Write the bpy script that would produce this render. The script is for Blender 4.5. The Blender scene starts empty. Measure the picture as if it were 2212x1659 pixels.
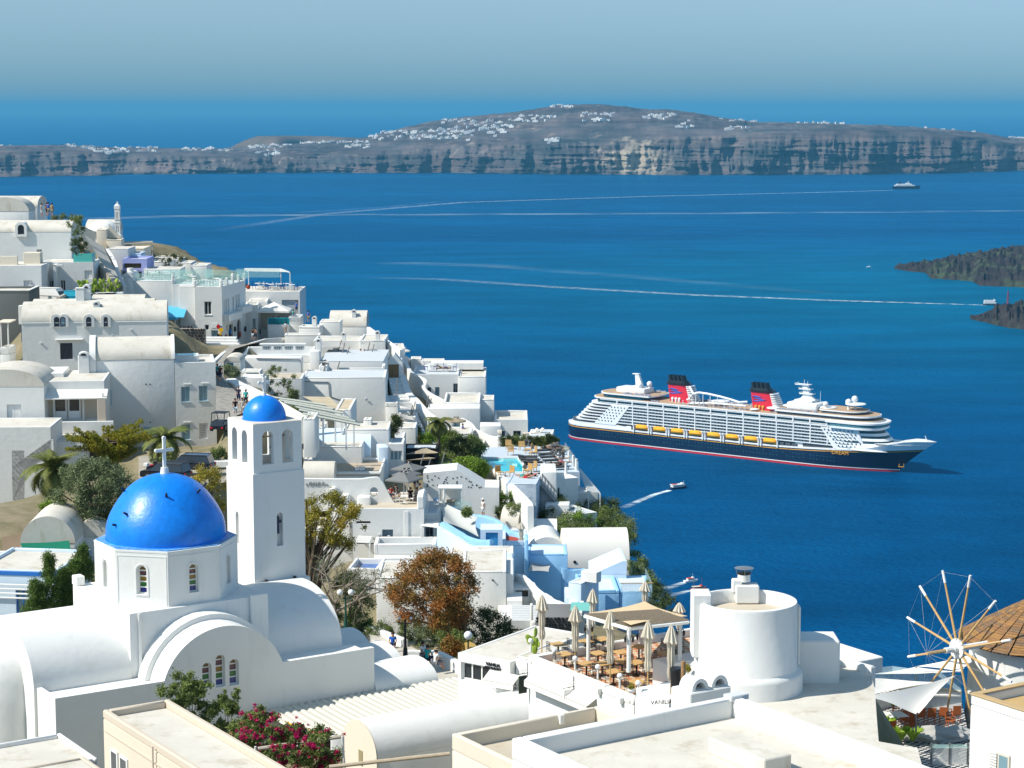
import bpy,bmesh,math,random
from math import sin,cos,pi,radians,sqrt,atan2,exp
from mathutils import Vector,Matrix,noise
from mathutils.geometry import tessellate_polygon
NB_=bmesh.new
MT_=Matrix.Translation
BO_=bmesh.ops
NO_=bpy.data.objects.new
Vc=Vector
random.seed(7)
R=random.Random(11)
sc=bpy.context.scene
col=sc.collection
# camera
H=290.0;F=4500.0;VH=232.0
PITCH=math.atan((829.5-VH)/F)
cam_d=bpy.data.cameras.new('camera');cam=NO_('camera',cam_d);col.objects.link(cam)
cam.location=(0,0,H);cam.rotation_euler=(pi/2-PITCH,0,0)
cam_d.sensor_width=36.0;cam_d.lens=F/2212*36.0;cam_d.clip_start=1.0;cam_d.clip_end=150000
sc.camera=cam
# light
SUN=Vc((-0.66,-0.215,0.72)).normalized()
world=bpy.data.worlds.new('World');sc.world=world;world.use_nodes=True
wn=world.node_tree;wn.nodes.clear()
sky=wn.nodes.new('ShaderNodeTexSky');sky.sky_type='NISHITA';sky.sun_disc=False
sky.sun_elevation=math.asin(SUN.z);sky.sun_rotation=atan2(SUN.x,SUN.y)
sky.altitude=200;sky.air_density=1.0;sky.dust_density=0.6;sky.ozone_density=2.5
tint=wn.nodes.new('ShaderNodeMixRGB');tint.blend_type='MULTIPLY';tint.inputs[0].default_value=1.0
# hazier and bluer towards the horizon all round, as in a dusty Aegean noon
wtc=wn.nodes.new('ShaderNodeTexCoord');wsp=wn.nodes.new('ShaderNodeSeparateXYZ');wmr=wn.nodes.new('ShaderNodeMapRange');wmr.inputs['From Min'].default_value=0.0;wmr.inputs['From Max'].default_value=.45
wn.links.new(wtc.outputs['Generated'],wsp.inputs[0]);wn.links.new(wsp.outputs['Z'],wmr.inputs['Value'])
wmx=wn.nodes.new('ShaderNodeMixRGB');wmx.inputs[1].default_value=(.40,.51,.71,1);wmx.inputs[2].default_value=(.92,1.0,.86,1)
wn.links.new(wmr.outputs[0],wmx.inputs[0])
wm2=wn.nodes.new('ShaderNodeMapRange');wm2.inputs['From Max'].default_value=.06;wn.links.new(wsp.outputs['Z'],wm2.inputs['Value']);wmy=wn.nodes.new('ShaderNodeMixRGB');wmy.inputs[1].default_value=(.24,.465,.75,1)
wn.links.new(wm2.outputs[0],wmy.inputs[0]);wn.links.new(wmx.outputs[0],wmy.inputs[2]);wn.links.new(wmy.outputs[0],tint.inputs[2])
bgn=wn.nodes.new('ShaderNodeBackground');bgn.inputs[1].default_value=0.138
wo=wn.nodes.new('ShaderNodeOutputWorld')
wn.links.new(sky.outputs[0],tint.inputs[1]);wn.links.new(tint.outputs[0],bgn.inputs[0]);wn.links.new(bgn.outputs[0],wo.inputs[0])
sl=bpy.data.lights.new('sun','SUN');sl.energy=4.4;sl.angle=radians(0.5);sl.color=(1.0,0.945,0.855)
so=NO_('sun',sl);col.objects.link(so);so.location=(0,0,600)
so.rotation_euler=SUN.to_track_quat('Z','Y').to_euler()
sc.view_settings.view_transform='Standard';sc.view_settings.look='None'
sc.view_settings.exposure=0.36;sc.view_settings.gamma=1.0;sc.view_settings.use_curve_mapping=False
sc.render.engine='CYCLES'
sc.cycles.max_bounces=8;sc.cycles.diffuse_bounces=4;sc.cycles.transparent_max_bounces=12
sc.cycles.volume_bounces=0;sc.cycles.volume_max_steps=64
# projection helpers (u, v in a 2212 x 1659 frame)
def ray(p):
 cx=(p[0]-1106.0)/F;cy=(829.5-p[1])/F
 return Vc((cx,cos(PITCH)+cy*sin(PITCH),-sin(PITCH)+cy*cos(PITCH)))
CAM=Vc((0,0,H))
def at(p,Y):
 d=ray(p);return CAM+d*(Y/d.y)
def Oz(p,z):
 d=ray(p);return CAM+d*((z-H)/d.z)
def proj(w):
 d=Vc(w)-CAM;f=d.y*cos(PITCH)-d.z*sin(PITCH);up=d.y*sin(PITCH)+d.z*cos(PITCH)
 return(1106+F*d.x/f,829.5-F*up/f)
def _reg(x0,y0,s):
 return lambda x,y:((x0+x/s)*0.576042,(y0+y/s)*0.576042)
Ra=_reg(0,700,2.212);Rb=_reg(0,1400,2.212);Rc=_reg(0,2130,2.212);Rd=_reg(700,1000,2.765)
Re=_reg(800,1500,2.765);Rf=_reg(1400,1300,2.765);Rg=_reg(1100,1600,2.765);Rh=_reg(1600,1850,2.458)
Ri=_reg(900,2130,2.212);Rj=_reg(1700,2180,2.212);Rk=_reg(2600,2050,1.784);Rl=_reg(2050,1350,1.4747)
Rm=_reg(2100,1380,2.949);Rn=_reg(2800,1400,2.949);Ro=_reg(0,350,1.152);Rp=_reg(1920,350,1.152)
Rq=_reg(3240,880,3.687);Rs=_reg(2300,1700,2.764);Rt=_reg(3300,2300,2.861);Rw=_reg(300,750,4.74)
Rx=_reg(1850,1700,4.148);Ry=_reg(0,950,3.686)
# object helpers
def link(o,parent=None):
 col.objects.link(o)
 if parent is not None:o.parent=parent
 return o
def tag(o,label=None,cat=None,group=None,kind=None):
 if label:o['label']=label
 if cat:o['category']=cat
 if group:o['group']=group
 if kind:o['kind']=kind
 return o
def empty(name,loc=(0,0,0),rz=0.0,label=None,cat=None,group=None):
 o=NO_(name,None);o.location=loc;o.rotation_euler=(0,0,rz);o.empty_display_size=0.2
 link(o);return tag(o,label,cat,group)
def smooth(me,ang=35):
 me.polygons.foreach_set('use_smooth',[True]*len(me.polygons))
 try:me.set_sharp_from_angle(angle=radians(ang))
 except Exception:pass
def Fn(name,bm,mat,parent=None,ang=35,recalc=True):
 if recalc:BO_.recalc_face_normals(bm,faces=bm.faces)
 me=bpy.data.meshes.new(name);bm.to_mesh(me);bm.free()
 for m in(mat if isinstance(mat,(list,tuple))else[mat]):me.materials.append(m)
 smooth(me,ang)
 return link(NO_(name,me),parent)
def copy_tree(o,parent=None):
 kids=list(o.children)
 c=o.copy();col.objects.link(c);c.parent=parent
 for k in kids:copy_tree(k,c)
 return c
def pydata(name,vs,fs,mat,parent=None,ang=35,smooth_=True):
 me=bpy.data.meshes.new(name);me.from_pydata(vs,[],fs);me.update()
 for m in(mat if isinstance(mat,(list,tuple))else[mat]):me.materials.append(m)
 if smooth_:smooth(me,ang)
 return link(NO_(name,me),parent)
 # bmesh shape adders
def Bx(bm,x0,y0,z0,x1,y1,z1,bev=0.0,M=None,seg=1):
 if x1<x0:x0,x1=x1,x0
 if y1<y0:y0,y1=y1,y0
 if z1<z0:z0,z1=z1,z0
 r=BO_.create_cube(bm,size=1.0)
 vs=r['verts']
 for v in vs:
  v.co=Vc((x0+(v.co.x+.5)*(x1-x0),y0+(v.co.y+.5)*(y1-y0),z0+(v.co.z+.5)*(z1-z0)))
  if M is not None:v.co=M@v.co
 if bev>0:
  b=min(bev,.45*min(x1-x0,y1-y0,z1-z0))
  es=list({e for v in vs for e in v.link_edges})
  BO_.bevel(bm,geom=es,offset=b,segments=seg,affect='EDGES',profile=.5)
 return vs
def Tb(bm,a,b,r0,r1=None,n=6):
 a=Vc(a);b=Vc(b);r1=r0 if r1 is None else r1
 d=b-a;L=d.length
 if L<1e-6:return
 M=MT_((a+b)/2)@d.to_track_quat('Z','Y').to_matrix().to_4x4()
 BO_.create_cone(bm,cap_ends=True,segments=n,radius1=r0,radius2=max(r1,1e-4),depth=L,matrix=M)
def Ptb(bm,pts,r,n=6):
 for i in range(len(pts)-1):
  ra=r[i]if isinstance(r,(list,tuple))else r;rb=r[i+1]if isinstance(r,(list,tuple))else r
  Tb(bm,pts[i],pts[i+1],ra,rb,n)
def Lz(bm,prof,n=24,c=(0,0,0),a0=0.0,a1=2*pi):
 full=abs(a1-a0-2*pi)<1e-6
 k=n if full else n+1
 rings=[]
 for(r,z)in prof:
  if r<1e-5:rings.append([bm.verts.new((c[0],c[1],c[2]+z))]);continue
  rings.append([bm.verts.new((c[0]+r*cos(a0+(a1-a0)*i/n),c[1]+r*sin(a0+(a1-a0)*i/n),c[2]+z))for i in range(k)])
 for A,B in zip(rings[:-1],rings[1:]):
  for i in range(n):
   j=(i+1)%k
   if len(A)==1 and len(B)==1:continue
   if len(A)==1:bm.faces.new((A[0],B[i],B[j]))
   elif len(B)==1:bm.faces.new((A[i],A[j],B[0]))
   else:bm.faces.new((A[i],A[j],B[j],B[i]))
def Pz(bm,prof,f,closed=True):
 """prof: list of 2-D points; f(p, t) -> 3-D for t = 0, 1"""
 A=[bm.verts.new(f(p,0))for p in prof];B=[bm.verts.new(f(p,1))for p in prof]
 n=len(prof)
 for i in range(n if closed else n-1):
  j=(i+1)%n;bm.faces.new((A[i],A[j],B[j],B[i]))
 tri=tessellate_polygon([[Vc((p[0],p[1],0))for p in prof]])
 for t in tri:
  try:bm.faces.new([A[k]for k in t]);bm.faces.new([B[k]for k in reversed(t)])
  except ValueError:pass
def Pl(bm,outline,holes,y0,y1,M=None):
 """wall slab in the x-z plane with real openings, y0 front .. y1 back"""
 loops=[outline]+list(holes)
 flat=[p for L in loops for p in L]
 tri=tessellate_polygon([[Vc((p[0],p[1],0))for p in L]for L in loops])
 def mk(y):
  o=[]
  for p in flat:
   c=Vc((p[0],y,p[1]))
   o.append(bm.verts.new(M@c if M is not None else c))
  return o
 A=mk(y0);B=mk(y1)
 for t in tri:
  try:bm.faces.new([A[k]for k in t])
  except ValueError:pass
  try:bm.faces.new([B[k]for k in reversed(t)])
  except ValueError:pass
 k=0
 for L in loops:
  n=len(L)
  for i in range(n):
   j=(i+1)%n
   bm.faces.new((A[k+i],A[k+j],B[k+j],B[k+i]))
  k+=n
def arch(x0,x1,z0,z1,n=10,rise=None):
 """arched opening outline, top semi-ellipse"""
 r=(x1-x0)/2;rise=min(r,z1-z0)if rise is None else rise
 pts=[(x0,z0),(x1,z0)]
 for i in range(n+1):
  a=pi*i/n;pts.append(((x0+x1)/2+r*cos(a),z1-rise+rise*sin(a)))
 return pts
def rect(x0,x1,z0,z1):return[(x0,z0),(x1,z0),(x1,z1),(x0,z1)]
def He(x0,x1,z0,rise,n=18,pw=1.0):
 r=(x1-x0)/2
 return[((x0+x1)/2+r*cos(pi*i/n),z0+rise*sin(pi*i/n)**pw)for i in range(n+1)]
# materials
_mats={}
def nodes_of(m):return m.node_tree.nodes,m.node_tree.links
def mat(name,c,rough=.8,spec=.25,metal=0.0,var=.0,vs=3.0,bump=0.0,bs=20.0,c2=None,emit=None,coat=0.0,trans=0.0,attr=False,alpha=None,stain=None):
 """procedural principled material: colour noise (var / c2), stains, fine relief"""
 if name in _mats:return _mats[name]
 m=bpy.data.materials.new(name);m.use_nodes=True;N,L=nodes_of(m)
 b=N['Principled BSDF'];b.inputs['Roughness'].default_value=rough;b.inputs['Metallic'].default_value=metal
 b.inputs['Specular IOR Level'].default_value=spec
 b.inputs['Base Color'].default_value=(*c,1)
 tc=N.new('ShaderNodeTexCoord');geo=N.new('ShaderNodeNewGeometry')
 if attr:
  at_=N.new('ShaderNodeAttribute');at_.attribute_name='rnd'
  rp=N.new('ShaderNodeValToRGB');L.new(at_.outputs['Fac'],rp.inputs[0])
  rp.color_ramp.elements[0].color=(*c,1);rp.color_ramp.elements[1].color=(*(c2 or c),1)
  L.new(rp.outputs[0],b.inputs['Base Color'])
 elif var>0 or c2 or stain:
  nz=N.new('ShaderNodeTexNoise');nz.inputs['Scale'].default_value=vs;nz.inputs['Detail'].default_value=6;nz.inputs['Roughness'].default_value=.6
  L.new(geo.outputs['Position'],nz.inputs['Vector'])
  rp=N.new('ShaderNodeValToRGB');L.new(nz.outputs['Fac'],rp.inputs[0])
  rp.color_ramp.elements[0].position=.3;rp.color_ramp.elements[1].position=.7
  lo=c2 if c2 else tuple(x*(1-var)for x in c)
  rp.color_ramp.elements[0].color=(*lo,1);rp.color_ramp.elements[1].color=(*c,1)
  out=rp.outputs[0]
  if stain:
   sc_,scale,lo_,hi_=stain
   n2=N.new('ShaderNodeTexNoise');n2.inputs['Scale'].default_value=scale;n2.inputs['Detail'].default_value=9;n2.inputs['Roughness'].default_value=.68
   mp=N.new('ShaderNodeMapping');mp.inputs['Scale'].default_value=(1,1,.25)
   L.new(geo.outputs['Position'],mp.inputs[0]);L.new(mp.outputs[0],n2.inputs['Vector'])
   r2=N.new('ShaderNodeMapRange');r2.inputs['From Min'].default_value=lo_;r2.inputs['From Max'].default_value=hi_
   L.new(n2.outputs['Fac'],r2.inputs['Value'])
   mx=N.new('ShaderNodeMixRGB');L.new(r2.outputs[0],mx.inputs[0]);L.new(out,mx.inputs[1]);mx.inputs[2].default_value=(*sc_,1)
   out=mx.outputs[0]
  L.new(out,b.inputs['Base Color'])
 if bump>0:
  n3=N.new('ShaderNodeTexNoise');n3.inputs['Scale'].default_value=bs;n3.inputs['Detail'].default_value=5
  L.new(geo.outputs['Position'],n3.inputs['Vector'])
  bp=N.new('ShaderNodeBump');bp.inputs['Strength'].default_value=.6;bp.inputs['Distance'].default_value=bump
  L.new(n3.outputs['Fac'],bp.inputs['Height']);L.new(bp.outputs[0],b.inputs['Normal'])
 if emit:b.inputs['Emission Color'].default_value=(*emit[0],1);b.inputs['Emission Strength'].default_value=emit[1]
 if coat:b.inputs['Coat Weight'].default_value=coat
 if trans:b.inputs['Transmission Weight'].default_value=trans
 if alpha is not None:b.inputs['Alpha'].default_value=alpha
 _mats[name]=m;return m
WHITE=mat('white_plaster',(.77,.77,.74),.85,.15,var=.05,vs=.35,bump=.03,bs=2.2,stain=((.64,.64,.61),1.1,.55,.80))
WHITE2=mat('old_white_plaster',(.74,.74,.72),.9,.1,var=.08,vs=.5,bump=.03,bs=3,stain=((.55,.54,.50),.9,.54,.74))
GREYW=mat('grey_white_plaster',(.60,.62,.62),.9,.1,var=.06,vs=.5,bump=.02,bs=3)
BLUEW=mat('pale_blue_plaster',(.40,.60,.84),.85,.15,var=.06,vs=.5,bump=.03,bs=2.5)
BLUEL=mat('faint_blue_plaster',(.62,.74,.85),.85,.15,var=.05,vs=.5,bump=.03,bs=2.5)
CREAM=mat('cream_plaster',(.70,.64,.53),.88,.12,var=.05,vs=.5,bump=.02,bs=3)
ROOF=mat('cream_roof_screed',(.56,.50,.40),.92,.1,vs=.5,c2=(.48,.42,.33),bump=.02,bs=5,stain=((.40,.32,.20),.9,.57,.74))
ROOFW=mat('white_roof_coating',(.66,.63,.56),.9,.1,vs=.6,c2=(.57,.54,.47),bump=.02,bs=4,stain=((.42,.36,.26),.9,.53,.76))
ROOFG=mat('pale_grey_roof',(.56,.60,.63),.9,.1,var=.06,vs=.6)
BEIGE=mat('beige_plaster',(.60,.52,.42),.88,.12,var=.05,vs=.6,bump=.02,bs=4)
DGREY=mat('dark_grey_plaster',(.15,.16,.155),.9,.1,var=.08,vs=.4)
BLUE=mat('blue_dome_paint',(.002,.235,.86),.38,.5,var=.22,vs=2.6,bump=.03,bs=4,coat=.1)
BLUETRIM=mat('blue_trim_paint',(.02,.16,.52),.45,.4,var=.05)
SKYB=mat('sky_blue_paint',(.06,.32,.60),.5,.3,var=.05)
TEAL=mat('teal_paint',(.02,.36,.50),.5,.3)
GLASS=mat('dark_window_glass',(.035,.045,.055),.12,.6,var=.3,vs=.8)
GLASSL=mat('pale_window_glass',(.22,.36,.42),.15,.6,var=.2,vs=.8)
DBLUE=mat('dark_blue_joinery',(.04,.055,.11),.5,.3)
GREYJ=mat('grey_blue_joinery',(.13,.21,.27),.55,.3)
WOODW=mat('white_painted_wood',(.80,.80,.77),.55,.3,var=.04,vs=2)
WOOD=mat('weathered_wood',(.36,.22,.11),.75,.2,vs=4,c2=(.24,.14,.07))
OAK=mat('honey_wood',(.58,.38,.16),.6,.25,vs=5,c2=(.50,.31,.12))
PALEWOOD=mat('pale_driftwood',(.50,.42,.32),.8,.2,vs=4,c2=(.40,.33,.24))
STONE=mat('dark_lava_stone',(.075,.065,.06),.95,.15,vs=2.5,c2=(.03,.03,.033),bump=.03,bs=6)
MORTAR=mat('pale_mortar',(.42,.38,.32),.95,.1,vs=3,c2=(.30,.27,.23))
CONC=mat('worn_concrete',(.48,.44,.37),.92,.12,vs=.8,c2=(.38,.345,.285),bump=.02,bs=8)
PATH=mat('stone_paving',(.38,.36,.32),.9,.15,vs=1.6,c2=(.20,.19,.17),bump=.05,bs=2.5)
METAL=mat('dark_iron',(.02,.02,.022),.5,.4)
STEEL=mat('grey_steel',(.32,.33,.33),.4,.5,metal=.6)
def glassy(name,c,a,rough=.05):
 m=mat(name,c,rough,.5,alpha=a);return m
GLAZE=glassy('green_tinted_glass',(.50,.78,.70),.22)
GLAZE2=glassy('clear_balustrade_glass',(.55,.72,.74),.28)
CANVAS=mat('cream_canvas',(.66,.60,.49),.9,.1,var=.06,vs=3)
SAILW=mat('white_sailcloth',(.78,.76,.70),.9,.1,var=.03,vs=1)
SAILT=mat('sand_sailcloth',(.72,.55,.34),.9,.1,var=.03,vs=1)
SAILG=mat('grey_sailcloth',(.42,.42,.40),.9,.1,var=.03,vs=1)
TAUPE=mat('taupe_sailcloth',(.33,.28,.20),.9,.1,var=.04,vs=1)
DCANVAS=mat('dark_grey_canvas',(.13,.13,.125),.9,.1,var=.1,vs=3)
GCANVAS=mat('mid_grey_canvas',(.20,.205,.205),.9,.1,var=.08,vs=2)
TERRA=mat('terracotta',(.42,.07,.035),.7,.25,var=.15,vs=3)
RED=mat('red_paint',(.55,.012,.02),.4,.4)
BLACK=mat('black_paint',(.012,.013,.016),.4,.4)
YEL=mat('yellow_paint',(.85,.48,.02),.4,.4)
SOIL=mat('dry_scrub_earth',(.30,.25,.17),.95,.1,vs=.5,c2=(.16,.15,.08),bump=.15,bs=1.2)
BARK=mat('grey_brown_bark',(.20,.155,.11),.95,.1,vs=4,c2=(.10,.075,.05),bump=.04,bs=8)
# sea
def sea_material():
 m=bpy.data.materials.new('sea_water');m.use_nodes=True;N,L=nodes_of(m);b=N['Principled BSDF']
 geo=N.new('ShaderNodeNewGeometry')
 def noise_(scale,det,vscale=(1,1,1)):
  mp=N.new('ShaderNodeMapping');mp.inputs['Scale'].default_value=vscale;L.new(geo.outputs['Position'],mp.inputs[0])
  n=N.new('ShaderNodeTexNoise');n.inputs['Scale'].default_value=scale;n.inputs['Detail'].default_value=det;L.new(mp.outputs[0],n.inputs['Vector']);return n
 big=noise_(.0011,5,(.35,1.6,1));mid=noise_(.0065,6,(.6,1.6,1))
 rp=N.new('ShaderNodeValToRGB');L.new(big.outputs['Fac'],rp.inputs[0])
 rp.color_ramp.elements[0].position=.38;rp.color_ramp.elements[0].color=(.0002,.046,.140,1)
 rp.color_ramp.elements[1].position=.68;rp.color_ramp.elements[1].color=(.0004,.074,.205,1)
 # shallower, greener water round the lava islands
 v=N.new('ShaderNodeVectorMath');v.operation='DISTANCE';v.inputs[1].default_value=(760,3350,0);L.new(geo.outputs['Position'],v.inputs[0])
 mr=N.new('ShaderNodeMapRange');mr.inputs['From Min'].default_value=350;mr.inputs['From Max'].default_value=1500
 mr.inputs['To Min'].default_value=1;mr.inputs['To Max'].default_value=0;L.new(v.outputs['Value'],mr.inputs['Value'])
 mu=N.new('ShaderNodeMath');mu.operation='MULTIPLY';mu.inputs[1].default_value=.55;L.new(mr.outputs[0],mu.inputs[0])
 mx=N.new('ShaderNodeMixRGB');L.new(mu.outputs[0],mx.inputs[0]);L.new(rp.outputs[0],mx.inputs[1]);mx.inputs[2].default_value=(.001,.150,.235,1)
 r2=N.new('ShaderNodeMapRange');r2.inputs['From Min'].default_value=.3;r2.inputs['From Max'].default_value=.7
 r2.inputs['To Min'].default_value=.76;r2.inputs['To Max'].default_value=1.24;L.new(mid.outputs['Fac'],r2.inputs['Value'])
 m2=N.new('ShaderNodeMixRGB');m2.blend_type='MULTIPLY';m2.inputs[0].default_value=1;L.new(mx.outputs[0],m2.inputs[1]);L.new(r2.outputs[0],m2.inputs[2])
 L.new(m2.outputs[0],b.inputs['Base Color'])
 b.inputs['Roughness'].default_value=.6;b.inputs['Specular IOR Level'].default_value=0
 gl_=N.new('ShaderNodeBsdfGlossy');gl_.inputs['Roughness'].default_value=.22;gl_.inputs['Color'].default_value=(.12,.62,.95,1);fr=N.new('ShaderNodeFresnel');fr.inputs[0].default_value=1.33;fm_=N.new('ShaderNodeMath');fm_.operation='MULTIPLY';fm_.inputs[1].default_value=.42;L.new(fr.outputs[0],fm_.inputs[0]);sh_=N.new('ShaderNodeMixShader');L.new(fm_.outputs[0],sh_.inputs[0]);L.new(b.outputs[0],sh_.inputs[1]);L.new(gl_.outputs[0],sh_.inputs[2]);L.new(sh_.outputs[0],[n for n in N if n.type=='OUTPUT_MATERIAL'][0].inputs[0])
 w1=noise_(.22,4,(1,1.8,1));w2=noise_(.03,5,(.8,1.8,1))
 ad=N.new('ShaderNodeMath');ad.operation='MULTIPLY_ADD';ad.inputs[1].default_value=2.2;L.new(w2.outputs['Fac'],ad.inputs[0]);L.new(w1.outputs['Fac'],ad.inputs[2])
 bp=N.new('ShaderNodeBump');bp.inputs['Strength'].default_value=1;bp.inputs['Distance'].default_value=2.4;L.new(ad.outputs[0],bp.inputs['Height']);L.new(bp.outputs[0],b.inputs['Normal']);L.new(bp.outputs[0],gl_.inputs['Normal'])
 return m
SEA=sea_material()
bm=NB_()
vs=[bm.verts.new(c)for c in((-60000,-2000,0),(60000,-2000,0),(60000,100000,0),(-60000,100000,0))];bm.faces.new(vs)
sea=Fn('sea',bm,SEA);tag(sea,'deep blue open sea filling the caldera',None,None,'structure')
# haze
bm=NB_();Bx(bm,-61000,-2500,-300,61000,101000,430)
hm=bpy.data.materials.new('sea_haze');hm.use_nodes=True;N,L=nodes_of(hm)
for n in list(N):
 if n.type=='BSDF_PRINCIPLED':N.remove(n)
pv=N.new('ShaderNodeVolumePrincipled');pv.inputs['Color'].default_value=(.125,.50,.81,1);pv.inputs['Density'].default_value=3.7e-5
pv.inputs['Anisotropy'].default_value=0.0
L.new(pv.outputs[0],[n for n in N if n.type=='OUTPUT_MATERIAL'][0].inputs['Volume'])
hz=Fn('haze',bm,hm);tag(hz,'thin blue sea haze over the whole caldera',None,None,'stuff')
hz.display_type='WIRE'
# far island (ridge with cliffs)
def Itp(tab,x):
 if x<=tab[0][0]:return tab[0][1]
 for(a,b),(c,d)in zip(tab[:-1],tab[1:]):
  if x<=c:
   t=(x-a)/(c-a);return b+(d-b)*t
 return tab[-1][1]
SKYL=[(-400,318),(0,313),(150,311),(250,317),(330,318),(480,319),(560,314),(700,306),(800,294),(860,278),(930,262),(1000,252),(1100,243),(1150,236),(1200,228),(1260,225),(1310,226),(1400,236),(1440,236),(1500,243),(1560,254),(1640,263),(1750,264),(1850,268),(1960,272),(2040,278),(2110,284),(2170,295),(2200,297),(2260,293),(2600,305)]
SHORE=[(-400,384),(0,382),(250,378),(600,373),(1000,374),(1400,378),(1700,378),(2000,375),(2212,369),(2600,366)]
RIMF=[(-400,.98),(300,.96),(560,.86),(800,.62),(950,.55),(1150,.50),(1300,.52),(1480,.62),(1640,.84),(1900,.93),(2600,.95)]
def rock_mat(name,a,b,c,pale):
 m=bpy.data.materials.new(name);m.use_nodes=True;N,L=nodes_of(m);p=N['Principled BSDF'];p.inputs['Roughness'].default_value=.95
 p.inputs['Specular IOR Level'].default_value=.1
 geo=N.new('ShaderNodeNewGeometry')
 def nz(scale,vscale,det=8):
  mp=N.new('ShaderNodeMapping');mp.inputs['Scale'].default_value=vscale;L.new(geo.outputs['Position'],mp.inputs[0])
  n=N.new('ShaderNodeTexNoise');n.inputs['Scale'].default_value=scale;n.inputs['Detail'].default_value=det;n.inputs['Roughness'].default_value=.65;L.new(mp.outputs[0],n.inputs['Vector']);return n
 n1=nz(.004,(1,1,2.5));rp=N.new('ShaderNodeValToRGB');L.new(n1.outputs['Fac'],rp.inputs[0])
 e=rp.color_ramp.elements;e[0].position=.32;e[0].color=(*a,1);e[1].position=.70;e[1].color=(*c,1)
 k=e.new(.5);k.color=(*b,1)
 # strata: bands in z
 n2=nz(.0016,(1,1,30),4);r2=N.new('ShaderNodeMapRange');r2.inputs['From Min'].default_value=.40;r2.inputs['From Max'].default_value=.62
 r2.inputs['To Min'].default_value=.62;r2.inputs['To Max'].default_value=1.28;L.new(n2.outputs['Fac'],r2.inputs['Value'])
 mu=N.new('ShaderNodeMixRGB');mu.blend_type='MULTIPLY';mu.inputs[0].default_value=1;L.new(rp.outputs[0],mu.inputs[1]);L.new(r2.outputs[0],mu.inputs[2])
 # pale vertical streaks
 n3=nz(.012,(1,1,.22),8);r3=N.new('ShaderNodeMapRange');r3.inputs['From Min'].default_value=.56;r3.inputs['From Max'].default_value=.70;L.new(n3.outputs['Fac'],r3.inputs['Value'])
 n4=nz(.0011,(1,1,1),2);r4=N.new('ShaderNodeMapRange');r4.inputs['From Min'].default_value=.45;r4.inputs['From Max'].default_value=.6;L.new(n4.outputs['Fac'],r4.inputs['Value'])
 m3=N.new('ShaderNodeMath');m3.operation='MULTIPLY';L.new(r3.outputs[0],m3.inputs[0]);L.new(r4.outputs[0],m3.inputs[1])
 m4=N.new('ShaderNodeMath');m4.operation='MULTIPLY';m4.inputs[1].default_value=.7;L.new(m3.outputs[0],m4.inputs[0])
 mx=N.new('ShaderNodeMixRGB');L.new(m4.outputs[0],mx.inputs[0]);L.new(mu.outputs[0],mx.inputs[1]);mx.inputs[2].default_value=(*pale,1)
 out=mx.outputs[0]
 return m,N,L,p,geo,out
m,N,L,p,geo,out=rock_mat('island_cliff_rock',(.045,.055,.055),(.10,.09,.09),(.155,.115,.105),(.42,.34,.27))
# one bright tuff scar in the middle of the cliff
sp=Oz((1415,362),60);v=N.new('ShaderNodeMapping');v.vector_type='POINT';v.inputs['Location'].default_value=tuple(-c for c in sp)
L.new(geo.outputs['Position'],v.inputs[0]);v2=N.new('ShaderNodeMapping');v2.inputs['Scale'].default_value=(1/210,1/4000,1/130);L.new(v.outputs[0],v2.inputs[0])
ln=N.new('ShaderNodeVectorMath');ln.operation='LENGTH';L.new(v2.outputs[0],ln.inputs[0])
nn=N.new('ShaderNodeTexNoise');nn.inputs['Scale'].default_value=.008;nn.inputs['Detail'].default_value=7;nn.inputs['Roughness'].default_value=.7;L.new(geo.outputs['Position'],nn.inputs['Vector'])
ma=N.new('ShaderNodeMath');ma.operation='MULTIPLY_ADD';ma.inputs[1].default_value=2.6;L.new(nn.outputs['Fac'],ma.inputs[0]);L.new(ln.outputs['Value'],ma.inputs[2])
rr=N.new('ShaderNodeMapRange');rr.inputs['From Min'].default_value=1.75;rr.inputs['From Max'].default_value=2.1;rr.inputs['To Min'].default_value=.6;rr.inputs['To Max'].default_value=0;L.new(ma.outputs[0],rr.inputs['Value'])
mm=N.new('ShaderNodeMixRGB');L.new(rr.outputs[0],mm.inputs[0]);L.new(out,mm.inputs[1]);mm.inputs[2].default_value=(.50,.42,.30,1)
L.new(mm.outputs[0],p.inputs['Base Color'])
ISLROCK=m
def ridge(x,k=1.0):return 1-abs(noise.noise(Vc((x,k,0))))*2
isl={}
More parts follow.
